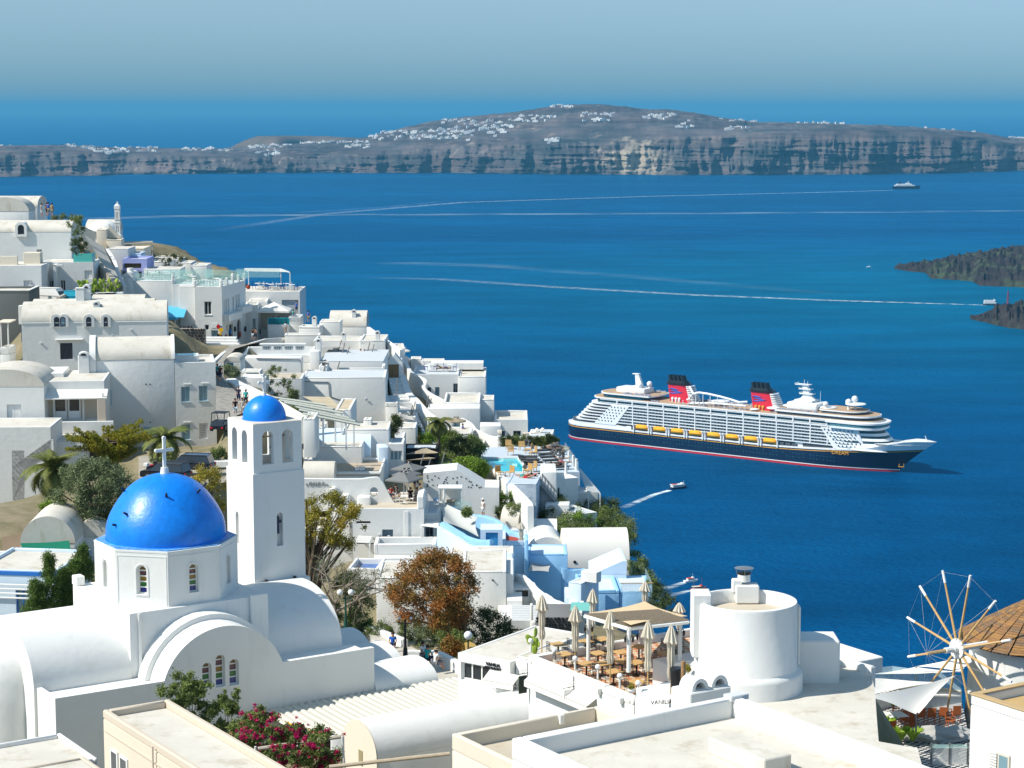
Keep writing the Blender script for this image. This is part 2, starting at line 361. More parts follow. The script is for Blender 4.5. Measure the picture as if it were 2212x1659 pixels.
def island_point(u,t):
 """t 0..1 up the cliff and slope to the ridge, 1..1.3 down the back"""
 vs_=Itp(SHORE,u)+noise.noise(Vc((u*.02,3,0)))*1.0
 base=Oz((u,vs_),0);Yb=base.y
 ztop=H-(Itp(SKYL,u)-VH)/F*(Yb+1500);rim=Itp(RIMF,u)*ztop
 x0=base.x/Yb
 if t<.6:
  k=t/.6;z=rim*k;dy=330*k**1.4
  # gullies and buttresses
  g=noise.fractal(Vc((u*.035,k*.9+u*.004,1.5)),.9,2.1,5)
  g2=abs(noise.noise(Vc((u*.016+3*noise.noise(Vc((u*.003,0,0))),k*1.1,7.7))))
  st=(noise.noise(Vc((u*.003,z*.05,4.2)))+.6*noise.noise(Vc((u*.02,z*.11,9))))*55
  dy+=sin(pi*min(1,k*1.05))**.6*(g*115+g2*150*(.4+abs(noise.noise(Vc((u*.004,2,2))))*2)-20+st*.9)
  dy+=120*noise.noise(Vc((u*.012,0,2)))
  Y=Yb+dy
 elif t<=1:
  k=(t-.6)/.4;e=k*(2-k)if Itp(RIMF,u)<.8 else k
  z=rim+(ztop-rim)*e;Y=Yb+330+120*noise.noise(Vc((u*.012,0,2)))*(1-k)+1170*k
  z+=noise.fractal(Vc((u*.03,k*5,3.3)),1,2,4)*16*sin(pi*k)
  z+=noise.noise(Vc((u*.09,k*9,8)))*2.5
 else:
  k=(t-1)/.3;z=ztop*(1-k)-5*k;Y=Yb+1500+2600*k
 return Vc((x0*Y,Y,z-.5 if t>0 else-6))
us=[-420+i*3.0 for i in range(1010)]
ts=[i/36*.6 for i in range(37)]+[.6+.4*i/16 for i in range(1,17)]+[1.08,1.2,1.3]
vv=[];ff=[]
for u in us:
 for t in ts:vv.append(island_point(u,t))
nt=len(ts)
for i in range(len(us)-1):
 for j in range(nt-1):
  a=i*nt+j;ff.append((a,a+nt,a+nt+1,a+1))
o=pydata('far_island_hills',vv,ff,ISLROCK,ang=60);tag(o,'long brown cliff island across the caldera',None,None,'structure')
# the low brown headland behind the island on the left
hd=[];hf=[]
HB=[(500,318),(530,303),(560,293),(620,292),(700,293),(760,296),(830,300),(900,306)]
for i in range(61):
 u=490+i*7;v0=Itp(HB,u);Y=11500+300*sin(i*.3)
 zt=H-(v0-VH)/F*Y+noise.noise(Vc((u*.05,1,1)))*3
 for k in range(5):
  y=Y-500+k*250;z=zt*sin(pi*(k+.4)/4.8)if k<4 else-3
  hd.append(((u-1106)/F*y/cos(PITCH)*.992,y,z if k else-3))
for i in range(60):
 for k in range(4):
  a=i*5+k;hf.append((a,a+5,a+6,a+1))
HEADM=mat('headland_earth',(.15,.11,.085),.95,.1,vs=.004,c2=(.10,.085,.065))
o=pydata('headland',hd,hf,HEADM,ang=60);tag(o,'low brown headland behind the far island',None,None,'structure')
# lava islands at the right
LAVA=mat('black_lava_rubble',(.050,.040,.038),.95,.1,vs=.05,c2=(.014,.014,.014),bump=3.0,bs=.12,stain=((.055,.075,.04),.01,.5,.6))
def lava(name,top,shore,label,back=700):
 vv=[];ff=[];u0=top[0][0];n=150;m_=26
 for i in range(n+1):
  u=u0+(2560-u0)*(i/n)
  vb=Itp(shore,u);vt=Itp(top,u);b=Oz((u,vb+.8*noise.noise(Vc((u*.08,0,5)))),0)
  grow=min(1,(u-u0)/60.0)
  dep=60+back*min(1,(u-u0)/260.0)
  zt=max(1.5,H-(vt-VH)/F*(b.y+dep*.55))
  for k in range(m_+1):
   s=k/m_;y=b.y+dep*s
   env=sin(pi*min(1,s*.92+.02))**.7 if s<.55 else cos((s-.55)/.45*pi/2)**.8
   z=zt*env*(1 if s<.55 else 1)
   z+=(noise.fractal(Vc((u*.11,y*.013,2)),.8,2,5)*7+noise.noise(Vc((u*.5,y*.05,2)))*2.2)*min(1,env*1.6)*(.35+.65*grow)
   if k==0 or k==m_:z=-3
   vv.append((b.x/b.y*y,y,z))
 for i in range(n):
  for k in range(m_):
   a=i*(m_+1)+k;ff.append((a,a+m_+1,a+m_+2,a+1))
 o=pydata(name,vv,ff,LAVA,ang=30);tag(o,label,None,None,'structure')
lava('lava_island_terrain',[(1932,572),(1945,568),(1985,566),(2040,557),(2090,549),(2150,543),(2212,534),(2400,520)],[(1932,581),(1960,586),(2000,590),(2010,602),(2100,608),(2115,618),(2212,622),(2400,630)],'black lava island reaching in from the right',800)
lava('lava_shore_terrain',[(2096,688),(2120,676),(2150,661),(2180,655),(2212,652),(2400,640)],[(2096,690),(2130,697),(2150,703),(2180,709),(2212,712),(2400,720)],'low black lava spit at the right edge',350)
# wakes
def wake_mat(name,dens,c=(.75,.85,.88)):
 m=bpy.data.materials.new(name);m.use_nodes=True;N,L=nodes_of(m);b=N['Principled BSDF'];b.inputs['Base Color'].default_value=(*c,1);b.inputs['Roughness'].default_value=.8
 uv=N.new('ShaderNodeAttribute');uv.attribute_name='foam'
 geo=N.new('ShaderNodeNewGeometry');mp=N.new('ShaderNodeMapping');mp.inputs['Scale'].default_value=(.6,1.2,1);L.new(geo.outputs['Position'],mp.inputs[0])
 n=N.new('ShaderNodeTexNoise');n.inputs['Scale'].default_value=dens;n.inputs['Detail'].default_value=6;L.new(mp.outputs[0],n.inputs['Vector'])
 r=N.new('ShaderNodeMapRange');r.inputs['From Min'].default_value=.35;r.inputs['From Max'].default_value=.65;L.new(n.outputs['Fac'],r.inputs['Value'])
 mu=N.new('ShaderNodeMath');mu.operation='MULTIPLY';L.new(r.outputs[0],mu.inputs[0]);L.new(uv.outputs['Fac'],mu.inputs[1]);L.new(mu.outputs[0],b.inputs['Alpha'])
 return m
WAKE=wake_mat('wake_foam',.12);WAKEF=wake_mat('old_wake_foam',.012,(.55,.72,.80))
def wake(pts,w0,w1,a0,a1,m,label,name='boat_wake',cat='wake'):
 P=[Oz(p,.06)for p in pts];Q=[]
 for a,b in zip(P[:-1],P[1:]):
  for k in range(8):Q.append(a.lerp(b,k/8))
 Q.append(P[-1]);n=len(Q);vs_=[];fs=[];fo=[]
 for i,q in enumerate(Q):
  t=i/(n-1);d=(Q[min(i+1,n-1)]-Q[max(i-1,0)]);d.z=0;d.normalize();s=Vc((-d.y,d.x,0))*((w0+(w1-w0)*t)/2)
  al=a0+(a1-a0)*t
  if t>.9:al*=(1-t)/.1
  for k,f_ in((-1,0),(-.4,1),(.4,1),(1,0)):
   vs_.append(q+s*k);fo.append(al*f_)
 for i in range(n-1):
  for k in range(3):a=i*4+k;fs.append((a,a+4,a+5,a+1))
 o=pydata(name,vs_,fs,m);at_=o.data.attributes.new('foam','FLOAT','POINT');at_.data.foreach_set('value',fo)
 tag(o,label,None,None,'stuff');return o
wake([(1928,411),(1750,416),(1400,424),(1000,437),(700,462),(450,500)],12,60,1.0,.08,WAKE,'long white wake behind the distant ferry')
wake([(2260,455),(1900,458),(1500,461),(1000,463),(700,464),(400,467),(160,471)],90,120,.26,.34,WAKEF,'pale old wake line crossing the whole bay')
wake([(160,474),(420,469),(700,456),(850,446),(980,432)],60,40,.2,.08,WAKEF,'pale wake line curving behind the white campanile')
wake([(2130,659),(2000,655),(1800,649),(1500,637),(1200,620),(950,603),(750,598)],8,50,1.0,.02,WAKE,'white wake behind the excursion boat near the lava spit')
wake([(1850,640),(1700,626),(1400,600),(1050,573),(800,567)],60,90,.0,.16,WAKEF,'faint old wake line in the middle of the bay')
wake([(1447,1059),(1420,1066),(1390,1078),(1362,1090),(1340,1098)],5,9,1.6,.2,WAKE,'short foamy wake behind the white tour boat')
wake([(1478,1258),(1455,1266),(1430,1272)],5,10,1.4,.15,WAKE,'foam wake behind the white cabin boat')
wake([(1492,1275),(1465,1282),(1430,1288)],4,10,1.0,.15,WAKE,'foam wake behind the red wooden boat')
# cruise ship (local frame: x from stern 0 to bow, y- is the side seen, z up from the water)
SW=mat('ship_white_paint',(.80,.81,.80),.4,.4,var=.03,vs=.05)
SNAVY=mat('ship_navy_paint',(.006,.014,.045),.25,.5,var=.2,vs=.03)
SGOLD=mat('ship_gold_stripe',(.70,.34,.03),.4,.4)
SRED=mat('ship_boot_red',(.45,.02,.03),.5,.3)
SFUN=mat('funnel_red',(.62,.01,.03),.4,.4)
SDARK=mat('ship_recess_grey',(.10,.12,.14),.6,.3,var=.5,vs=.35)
SGLASS=mat('ship_teal_glass',(.02,.075,.10),.1,.7,var=.4,vs=.1)
SRAIL=mat('ship_rail_glass',(.13,.20,.24),.2,.6,var=.4,vs=.6)
SDECK=mat('ship_teak_deck',(.50,.34,.20),.8,.2,vs=.3,c2=(.40,.28,.18))
SYEL=mat('lifeboat_yellow',(.90,.42,.005),.4,.4)
SBLUE=mat('funnel_wave_blue',(.05,.12,.5),.5,.3)
_A=Oz(Rl(92,435),0);_B=Oz(Rl(1952,620),0);_d=_B-_A;_n=Vc((-_d.y,_d.x,0)).normalized()
_C=_A+_n*17.5;_X=(_B-_C).normalized()
ship=empty('cruise_ship',(_C.x,_C.y,0),atan2(_X.y,_X.x),'huge cruise ship with navy hull, white decks and two red funnels','cruise ship')
def stemx(z):return 315+max(0,z)**1.25/25**1.25*29
def sheer(x):return 12.2 if x<200 else 12.2+((x-200)/150)**1.6*9.5
def hbreadth(x,z):
 xe=stemx(z);Lf=92-1.2*min(z,26)
 k=1.0 if x<xe-Lf else max(0,1-((x-(xe-Lf))/Lf)**2.5)
 s=1.0 if x>26 else max(0.0,1-((26-x)/31.0)**3)*(.9+.1*min(1,z/8))+0
 return 18.2*k*s
xs=[-4,-2,2,8,16,26,45,80,120,160,200]+[210+i*7 for i in range(20)]
lv=[-2,0,1.7,2.3,6,10]
rowsz=lambda x:lv+[sheer(x)-.6,sheer(x),sheer(x)+.9,sheer(x)+2.2]+([sheer(x)+2.4]if x<0 else[sheer(x)+2.2+7*max(0,min(1,(x-285)/25))*(1-max(0,x-310)*.011)])
def hullpt(f,r,side):
 """f 0..1 along, r row"""
 i=f;x=xs[i];z=rowsz(x)[r]
 if x>200:
  fr=(x-200)/(xs[-1]-200);x=200+(stemx(z)-200)*fr
  z=rowsz(200+(stemx(12)-200)*fr)[r]
  fr2=(x-200);x=200+(stemx(z)-200)*fr
 return Vc((x,side*hbreadth(x,z),z))
bm=NB_();nr=11;G={}
for s in(-1,1):
 for i in range(len(xs)):
  for r in range(nr):G[s,i,r]=bm.verts.new(hullpt(i,r,s))
mi=[3,3,2,1,1,1,0,1,2,2]
order={3:3,2:2,1:0,0:1}
for s in(-1,1):
 for i in range(len(xs)-1):
  for r in range(nr-1):
   q=[G[s,i,r],G[s,i+1,r],G[s,i+1,r+1],G[s,i,r+1]]
   f=bm.faces.new(q);f.material_index=order[mi[r]]
for i in range(len(xs)-1):
 f=bm.faces.new((G[-1,i,nr-1],G[-1,i+1,nr-1],G[1,i+1,nr-1],G[1,i,nr-1]));f.material_index=2
for r in range(nr-1):
 f=bm.faces.new((G[-1,0,r],G[-1,0,r+1],G[1,0,r+1],G[1,0,r]));f.material_index=order[mi[r]]
BO_.remove_doubles(bm,verts=bm.verts,dist=.02)
Fn('hull',bm,[SNAVY,SGOLD,SW,SRED],ship,40)
def plan(xa,xb,w,ra,rb,n=10,inset=0):
 """rounded plan outline, stern rounding length ra, bow rounding rb"""
 P=[]
 for i in range(n+1):
  a=pi/2*i/n;P.append((xa+inset+ra-ra*cos(a),-(w-inset)*sin(a)**.75))
 for i in range(n+1):
  a=pi/2*i/n;P.append((xb-inset-rb+rb*sin(a),-(w-inset)*cos(a)**.75))
 P+=[(x,-y)for x,y in reversed(P)if abs(y)>1e-3]
 out=[]
 for p in P:
  if not out or(abs(p[0]-out[-1][0])+abs(p[1]-out[-1][1]))>1e-3:out.append(p)
 return out
def deck(name,xa,xb,w,ra,rb,z0,z1,m,inset=0):
 bm=NB_();P=plan(xa,xb,w,ra,rb,inset=inset)
 Pz(bm,P,lambda p,t:Vc((p[0],p[1],z0 if t==0 else z1)))
 return Fn(name,bm,m,ship,30)
NB=6;zb0=19.3;dz=2.55
def xst(z):return 3.5+(z-14.5)*1.05+max(0,z-34)*.9
# base block over the hull and promenade recess
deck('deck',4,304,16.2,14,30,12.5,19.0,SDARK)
deck('deck',3,72,17.9,16,.2,14.0,16.8,SW)
bm=NB_();Pz(bm,[(230,14.6),(300,14.6),(300,19.2),(230,19.2)],lambda p,t:Vc((p[0],(-1 if t==0 else 1)*(16.6 if p[0]<280 else 12.6),p[1])));Fn('side_plating',bm,SW,ship)
for i in range(NB+1):
 z=zb0-.4+i*dz
 deck('deck',xst(z),301-(z-19)*.55,18.0,15,26,z,z+(.75 if i<NB else 1.2),SW)
 if i<NB:
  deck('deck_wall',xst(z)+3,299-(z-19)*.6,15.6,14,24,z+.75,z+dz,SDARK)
  # rails in front of the cabins, broken by fins
  for s in(-1,1):
   bm=NB_();Bx(bm,54,s*17.6,z+.75,268-max(0,(i-2))*5,s*17.75,z+1.25,0);Fn('balcony_rail',bm,SRAIL,ship)
   # cabin partitions (tiny, many) and the main fins
bm=NB_()
for k in range(70):
 x=56+k*3.05
 for i in range(NB):
  z=zb0+.35+i*dz
  if R.random()<.93:Bx(bm,x,-17.3,z,x+.25,-15.6,z+1.8)
  if R.random()<.6:Bx(bm,x+.8,-15.62,z,x+2.0,-15.56,z+1.5)
o=Fn('cabin_partition',bm,mat('ship_partition_grey',(.42,.45,.47),.6,.3),ship);o['kind']='stuff'
fin_bm=NB_();Bx(fin_bm,-.45,-18.15,18.9,.45,-15.5,35.2);fm=Fn('side_fin',fin_bm,SW,ship);fm.location.x=73.5
for k in range(1,13):
 c=fm.copy();col.objects.link(c);c.parent=ship;c.location.x=73.5+k*15.55
c=fm.copy();col.objects.link(c);c.parent=ship;c.location.x=58.5
# white plating with round portholes aft and forward
def porthole_plate(x0,x1,x0t,x1t,z0,z1,hole):
 bm=NB_();pts=[(x0,z0),(x1,z0),(x1t,z1),(x0t,z1)]
 n=12;P=pts[:1]+[(x0+(x1-x0)*.9,z0)]+[(x1-.0,z0)]+[pts[2]]+[pts[3]]
 for s in(-1,):
  Pz(bm,pts,lambda p,t:Vc((p[0],(-18.25 if t==0 else-15.7)+max(0,p[0]-270)**1.7*.012,p[1])))
 Fn('side_plating',bm,SW,ship)
 me=hole.data if hole else None
 return me
bm=NB_();BO_.create_cone(bm,cap_ends=True,segments=10,radius1=.62,radius2=.62,depth=.3,matrix=Matrix.Rotation(pi/2,4,'X'));ph=Fn('porthole',bm,SGLASS,ship);ph.location=(43,-18.3,20)
porthole_plate(34,56,52,70,17.0,34.4,ph);porthole_plate(266,294,254,286,17.0,33.5,ph)
for k in range(6):
 for j in range(5):
  z=20.2+k*2.5;x=39+k*2.6+j*3.3
  if k==0 and j==0:ph.location=(x,-18.32,z);continue
  c=ph.copy();col.objects.link(c);c.parent=ship;c.location=(x,-18.32,z)
for k in range(6):
 for j in range(9):
  z=19.6+k*2.45;x=270.5-k*2.6+j*3.5
  if x>292-k*1.8:continue
  c=ph.copy();col.objects.link(c);c.parent=ship;c.location=(x,-18.32+max(0,x-270)**1.7*.012,z)
  # hull portholes, two rows
bm=NB_()
for k in range(74):
 for z in(6.2,9.3):
  if R.random()<.8:Bx(bm,40+k*3.1,-18.35,z,40.9+k*3.1,-18.1,z+.7)
o=Fn('hull_window',bm,mat('hull_window_glass',(.02,.09,.13),.1,.7),ship);o['kind']='stuff'
# dark glazed promenade band
zt=zb0+NB*dz+.3
deck('deck_wall',30,296,16.8,15,26,zt+.3,zt+4.3,SGLASS)
deck('deck',27,300,17.9,16,26,zt+4.3,zt+5.3,SW)
bm=NB_();Bx(bm,0,-18.3,zt+.2,1.1,-16.6,zt+5.0);f0=Fn('window_post',bm,SW,ship);f0.location.x=57
for k in range(1,15):
 c=f0.copy();col.objects.link(c);c.parent=ship;c.location.x=57+k*15.55
bm=NB_();Bx(bm,40,-18.2,zt+1.0,288,-17.9,zt+1.5);Bx(bm,40,-18.2,zt+3.5,288,-17.9,zt+4.0);Fn('window_rail',bm,SW,ship)
ZT=zt+5.3
# upper decks aft and forward
deck('deck_floor',28,300,17.3,16,26,ZT,ZT+.25,SDECK)
deck('deck_wall',36,84,15.6,12,3,ZT,ZT+3.1,SGLASS);deck('deck',34,92,16.8,14,4,ZT+3.1,ZT+4.3,SW);deck('deck_floor',35,91,16.3,13,4,ZT+4.3,ZT+4.5,SDECK)
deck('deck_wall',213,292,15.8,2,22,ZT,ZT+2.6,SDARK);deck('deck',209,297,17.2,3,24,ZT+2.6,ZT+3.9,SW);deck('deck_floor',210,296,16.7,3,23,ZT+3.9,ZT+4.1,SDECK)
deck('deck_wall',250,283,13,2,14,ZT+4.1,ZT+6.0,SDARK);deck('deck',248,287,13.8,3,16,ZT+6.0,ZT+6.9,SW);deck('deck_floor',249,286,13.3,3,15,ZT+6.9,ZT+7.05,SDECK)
# bridge wings and wide window band
deck('bridge_window',262,303,19.6,1,20,zt+.6,zt+3.2,mat('bridge_glass',(.10,.24,.27),.08,.7,var=.5,vs=.4));deck('bridge_roof',258,304.5,20.4,1,21,zt+3.2,zt+4.4,SW);deck('bridge_floor',262,303.5,19.9,1,20,zt-1.0,zt+.6,SW)
# sloping front with four dark window bands
def front(z0,z1,xf0,xf1,w,m,name):
 bm=NB_();A=plan(200,xf0,w,1,34);B=plan(200,xf1,w*.985,1,34)
 va=[bm.verts.new((p[0],p[1],z0))for p in A if p[0]>255];vb=[bm.verts.new((p[0],p[1],z1))for p in B if p[0]>255]
 k=min(len(va),len(vb))
 for i in range(k-1):bm.faces.new((va[i],va[i+1],vb[i+1],vb[i]))
 bm.faces.new(vb[:k]);Fn(name,bm,m,ship,30)
for k in range(9):
 z0=17+k*1.95;dark=k in(3,5,7);xf=316-k*1.9
 front(z0,z0+1.95,xf-(.5 if dark else 0),xf-1.9-(.5 if dark else 0),17.6-k*.08,SGLASS if dark else SW,'front_window' if dark else 'front_plating')
 # foredeck
bm=NB_()
Px=[(300,14.5),(308,14.8),(318,13.2),(328,9.5),(336,5),(341.5,.8)]
T=[bm.verts.new((x,-w,23.6))for x,w in Px];U=[bm.verts.new((x,w,23.6))for x,w in Px]
for i in range(len(Px)-1):bm.faces.new((T[i],T[i+1],U[i+1],U[i]))
Fn('foredeck',bm,SW,ship)
bm=NB_();Bx(bm,326,-5.5,23.7,333,-3.2,24.4);Bx(bm,319,-8,23.7,325,-5.4,24.3);Fn('mooring_winch',bm,mat('winch_orange_red',(.5,.06,.02),.6,.3),ship)
bm=NB_();Tb(bm,(340,0,24),(337.2,0,31.5),.45,.25);Bx(bm,337.4,-1.6,27,339.6,1.6,27.5);Bx(bm,338,-2.2,25,340.5,2.2,25.4);Fn('bow_mast',bm,SW,ship)
# lifeboats and davits
def lifeboat():
 bm=NB_();n=10
 for(z0,z1,w0,w1,mi_)in((0,.9,.7,1.7,0),(.9,1.5,1.75,1.75,1),(1.5,2.6,1.65,1.3,0),(2.6,3.2,1.3,.4,0)):
  A=[];B=[]
  for i in range(24):
   a=2*pi*i/24;A.append(bm.verts.new((5.9*cos(a)*(.93 if z0==0 else 1)*(abs(cos(a))**.0),w0*sin(a),z0)));B.append(bm.verts.new((5.9*cos(a)*(1 if z1<2.6 else .9 if z1<3 else .6),w1*sin(a),z1)))
  for i in range(24):
   f=bm.faces.new((A[i],A[(i+1)%24],B[(i+1)%24],B[i]));f.material_index=mi_
  if z1>3:bm.faces.new(B)
  if z0==0:bm.faces.new(A)
 return bm
lb=Fn('lifeboat',lifeboat(),[SYEL,mat('lifeboat_amber_band',(.62,.28,.01),.5,.3)],ship);lb.location=(83,-17.9,15.6);lb.scale=(1.08,1.25,1.3)
bm=NB_();Bx(bm,-.45,-19.2,12.6,.45,-16.4,19.4);Bx(bm,-.4,-20.3,18.8,.4,-16.4,19.6);dv=Fn('davit',bm,SW,ship);dv.location.x=75.2
for k in range(8):
 if k:
  c=lb.copy();col.objects.link(c);c.parent=ship;c.location.x=83+17.8*k
 for q in(-7.8,7.4):
  if k or q>0:
   c=dv.copy();col.objects.link(c);c.parent=ship;c.location.x=83+17.8*k+q
for x in(55,62,67,216,222,228):
 bm=NB_();Bx(bm,x,-17.7,13.4,x+4.4,-16.3,17.2,.2);Bx(bm,x+.5,-17.76,14.2,x+1.8,-17.69,16.4);Bx(bm,x+2.4,-17.76,14.2,x+3.7,-17.69,16.4);Fn('tender_door',bm,SW if x%2 else SDARK,ship)
 # funnels
def funnel(x0):
 fz=ZT
 def loft(secs,m,name,nn=24):
  bm=NB_();rings=[]
  for(xa,xb,w,z)in secs:
   rings.append([bm.verts.new(((xa+xb)/2+(xb-xa)/2*math.copysign(abs(cos(2*pi*i/nn))**.7,cos(2*pi*i/nn)),w*math.copysign(abs(sin(2*pi*i/nn))**.6,sin(2*pi*i/nn)),z))for i in range(nn)])
  for A,B in zip(rings[:-1],rings[1:]):
   for i in range(nn):bm.faces.new((A[i],A[(i+1)%nn],B[(i+1)%nn],B[i]))
  bm.faces.new(rings[-1]);bm.faces.new(list(reversed(rings[0])))
  return Fn(name,bm,m,ship,40)
 loft([(x0-2,x0+22,6.4,fz),(x0-3.0,x0+19.5,5.9,fz+6),(x0-4.0,x0+16.5,5.4,fz+12),(x0-4.6,x0+14.8,5.1,fz+15.2)],SFUN,'funnel')
 loft([(x0-6,x0+17,6.2,fz+15.2),(x0-6.2,x0+16.8,6.3,fz+16.2)],BLACK,'funnel_platform');loft([(x0-5,x0+15,5.3,fz+16.2),(x0-4.6,x0+14.0,5.0,fz+18.3)],BLACK,'funnel_cap')
 bm=NB_()
 for i in range(4):
  for s in(-1.7,1.7):Tb(bm,(x0-1.5+i*4,s,fz+17.8),(x0-3.0+i*4,s,fz+22.5),1.75,1.55,12)
 Fn('exhaust_pipe',bm,BLACK,ship)
 for k in range(9):
  z=fz+1.5+k*1.5;t=k*1.5/15.2
  loft([(x0+18-4.6*t,x0+25.3-7.4*t,6.5-1.2*t,z),(x0+17.8-4.6*t,x0+25.1-7.4*t,6.45-1.2*t,z+.8)],SW,'funnel_louvre',20)
  # two blue wave bands, and three round vents low down
 for(zz,a,b,am)in((9.3,1.0,13.5,.9),(7.9,.2,12.0,-.7),(11.2,-.4,9.2,.6)):
  bm=NB_();P=[]
  for i in range(15):
   t=i/14;P.append((x0+a+(b-a)*t-1.2,fz+zz+am*.5*sin(t*5.5)+.55*sin(pi*t)))
  for i in reversed(range(15)):
   t=i/14;P.append((x0+a+(b-a)*t-1.2,fz+zz+am*.5*sin(t*5.5)-.5*sin(pi*t)+.05))
  Pz(bm,P,lambda p,t:Vc((p[0],(-6.25 if t==0 else-5.2)+(p[1]-fz)*.022,p[1])));Fn('painted_wave',bm,SBLUE,ship)
 for i in range(3):
  bm=NB_();Tb(bm,(x0+3+i*3.4,-7.0,fz+3.3),(x0+3+i*3.4,-5.9,fz+3.3),1.15,1.15,12);Tb(bm,(x0+3+i*3.4,-6.6,fz),(x0+3+i*3.4,-6.6,fz+3.4),.8,.8,8);Fn('vent',bm,SW if x0<150 else SGOLD,ship)
funnel(103.5);funnel(184.5)
# waterslide tube between the funnels
def slide(pts,r,m,name):
 bm=NB_();Ptb(bm,pts,r,8)
 for p in pts[1:-1]:BO_.create_uvsphere(bm,u_segments=8,v_segments=6,radius=r,matrix=MT_(p))
 Fn(name,bm,m,ship)
slide([(122,-4,ZT+14),(127,-9,ZT+11.5),(131,-13,ZT+9.6),(137,-14,ZT+11.4),(146,-14,ZT+11.0),(158,-14,ZT+9.6),(168,-14,ZT+8.0),(176,-14,ZT+6.3),(182,-11,ZT+6.8)],.95,SW,'slide_tube')
slide([(122,-8,ZT+3.5),(128,-12,ZT+5.5),(129,-14,ZT+8)],.9,SW,'slide_tube');slide([(128,-15,ZT+1.6),(150,-15,ZT+3.6),(183,-15,ZT+4.0)],.8,SW,'slide_tube')
sp_=NB_();Tb(sp_,(0,0,0),(0,0,9.5),.3);s0=Fn('slide_post',sp_,SW,ship);s0.location=(134,-14,ZT)
for x,h in((141,1.1),(148,1.1),(155,1),(162,.9),(169,.8),(175,.65)):
 c=s0.copy();col.objects.link(c);c.parent=ship;c.location=(x,-14,ZT);c.scale.z=h
 # deck clutter: light masts, canopies, loungers
bm=NB_()
for i in range(420):
 x=R.choice([R.uniform(60,98),R.uniform(118,184),R.uniform(120,184),R.uniform(205,248)]);y=R.choice([-1,1])*R.uniform(11,16.5);z0=ZT+.25
 if x<88:z0=ZT+4.5
 if x>211:z0=ZT+4.1
 Bx(bm,x,y,z0,x+1.5,y+.6,z0+R.uniform(.4,1.3))
o=Fn('deck_furniture',bm,mat('deck_furniture_mix',(.62,.56,.48),.7,.3,vs=.9,c2=(.06,.14,.34)),ship);o['kind']='stuff'
for(x,y,r,z)in((206,-7,7,3.2),(216,5,8.5,4.8),(190,-13,4,1.5),(276,0,8.5,11.5),(253,-3,7,7.2),(150,0,8,3.5)):
 bm=NB_();Lz(bm,[(r,0),(r*.96,.5),(r*.5,1.0),(0,1.15)],22,(x,y,ZT+z));Lz(bm,[(0,-.02),(r,0)],22,(x,y,ZT+z));Tb(bm,(x,y,ZT),(x,y,ZT+z),.7)
 Fn('canopy',bm,SW,ship)
for k in range(15):
 x=118+k*5.0
 bm=NB_();Tb(bm,(x,-16.6,ZT),(x,-16.6,ZT+3.6),.16);Bx(bm,x-.3,-16.9,ZT+3.4,x+.3,-16.2,ZT+3.9);Fn('deck_lamp',bm,SW,ship)
for(x,y,z,r)in((72,-4,11.4,2.3),(78,2,12.4,2.5),(271,-3,13.2,2.6),(273,4,15.0,2.7),(253,-8,10.5,2.3),(63,-3,9,1.0)):
 bm=NB_();BO_.create_uvsphere(bm,u_segments=16,v_segments=10,radius=r,matrix=MT_((x,y,ZT+z)));Tb(bm,(x,y,ZT+4),(x,y,ZT+z-r*.6),r*.45,r*.35,8)
 Fn('radar_dome',bm,SW,ship)
bm=NB_();Bx(bm,50,-8,ZT+4.3,79,8,ZT+9,.8,seg=2);Bx(bm,60,-5,ZT+9,74,5,ZT+9.8,.3)
Fn('deck_house',bm,SW,ship);bm=NB_();Pz(bm,[(66,9),(73,9),(68.5,21),(65,21)],lambda p,t:Vc((p[0],(-1.4 if t==0 else 1.4),ZT+p[1])));Bx(bm,62.5,-2,ZT+20.2,69,2,ZT+20.9,.2);Fn('aft_mast',bm,SW,ship)
bm=NB_();Bx(bm,218,-10,ZT+3.8,246,10,ZT+10,1.5,seg=3);Bx(bm,223,-7,ZT+10,240,7,ZT+12,.9,seg=2);Fn('deck_house',bm,SW,ship)
bm=NB_();Pz(bm,[(226,12),(240,12),(235,15.5),(232,24),(228,24),(229,15.5)],lambda p,t:Vc((p[0],(-1.8 if t==0 else 1.8),ZT+p[1])))
for(x0,x1,z)in((226,238,16.2),(225.5,236,20),(222,234.5,23.6)):Bx(bm,x0,-3.2,ZT+z,x1,3.2,ZT+z+.7,.15);Bx(bm,x0,-3.3,ZT+z+.7,x0+.3,3.3,ZT+z+1.6);Bx(bm,x0+2,-3.3,ZT+z+.7,x1,-3.1,ZT+z+1.3)
Tb(bm,(229,0,ZT+24),(229,0,ZT+28),.18);Tb(bm,(232,0,ZT+24),(232,0,ZT+27),.15);Tb(bm,(246,-4,ZT+4),(246,-4,ZT+20),.15)
Fn('forward_mast',bm,SW,ship)
# name and anchor mark
def text_mesh(name,body,size,m,M,parent=None,ext=.02,font=None):
 cu=bpy.data.curves.new(name,'FONT');cu.body=body;cu.size=size;cu.extrude=ext;cu.align_x='CENTER';cu.align_y='CENTER'
 t=NO_(name,cu);col.objects.link(t);dg=bpy.context.evaluated_depsgraph_get();me=bpy.data.meshes.new_from_object(t.evaluated_get(dg));bpy.data.objects.remove(t)
 me.materials.clear();me.materials.append(m);me.transform(M);me.name=name
 return link(NO_(name,me),parent)
MX=Matrix.Rotation(pi/2,4,'X')
text_mesh('ship_name','Disney',2.0,SGOLD,MT_((262,-18.4,14.6))@MX,ship,.1)
text_mesh('ship_name','DREAM',4.4,SGOLD,MT_((272,-18.2,13.8))@Matrix.Rotation(.10,4,'Z')@MX,ship,.1)
bm=NB_();Bx(bm,305,-10.6,16.2,308,-8.5,20,.2);Fn('anchor_recess',bm,SDARK,ship)
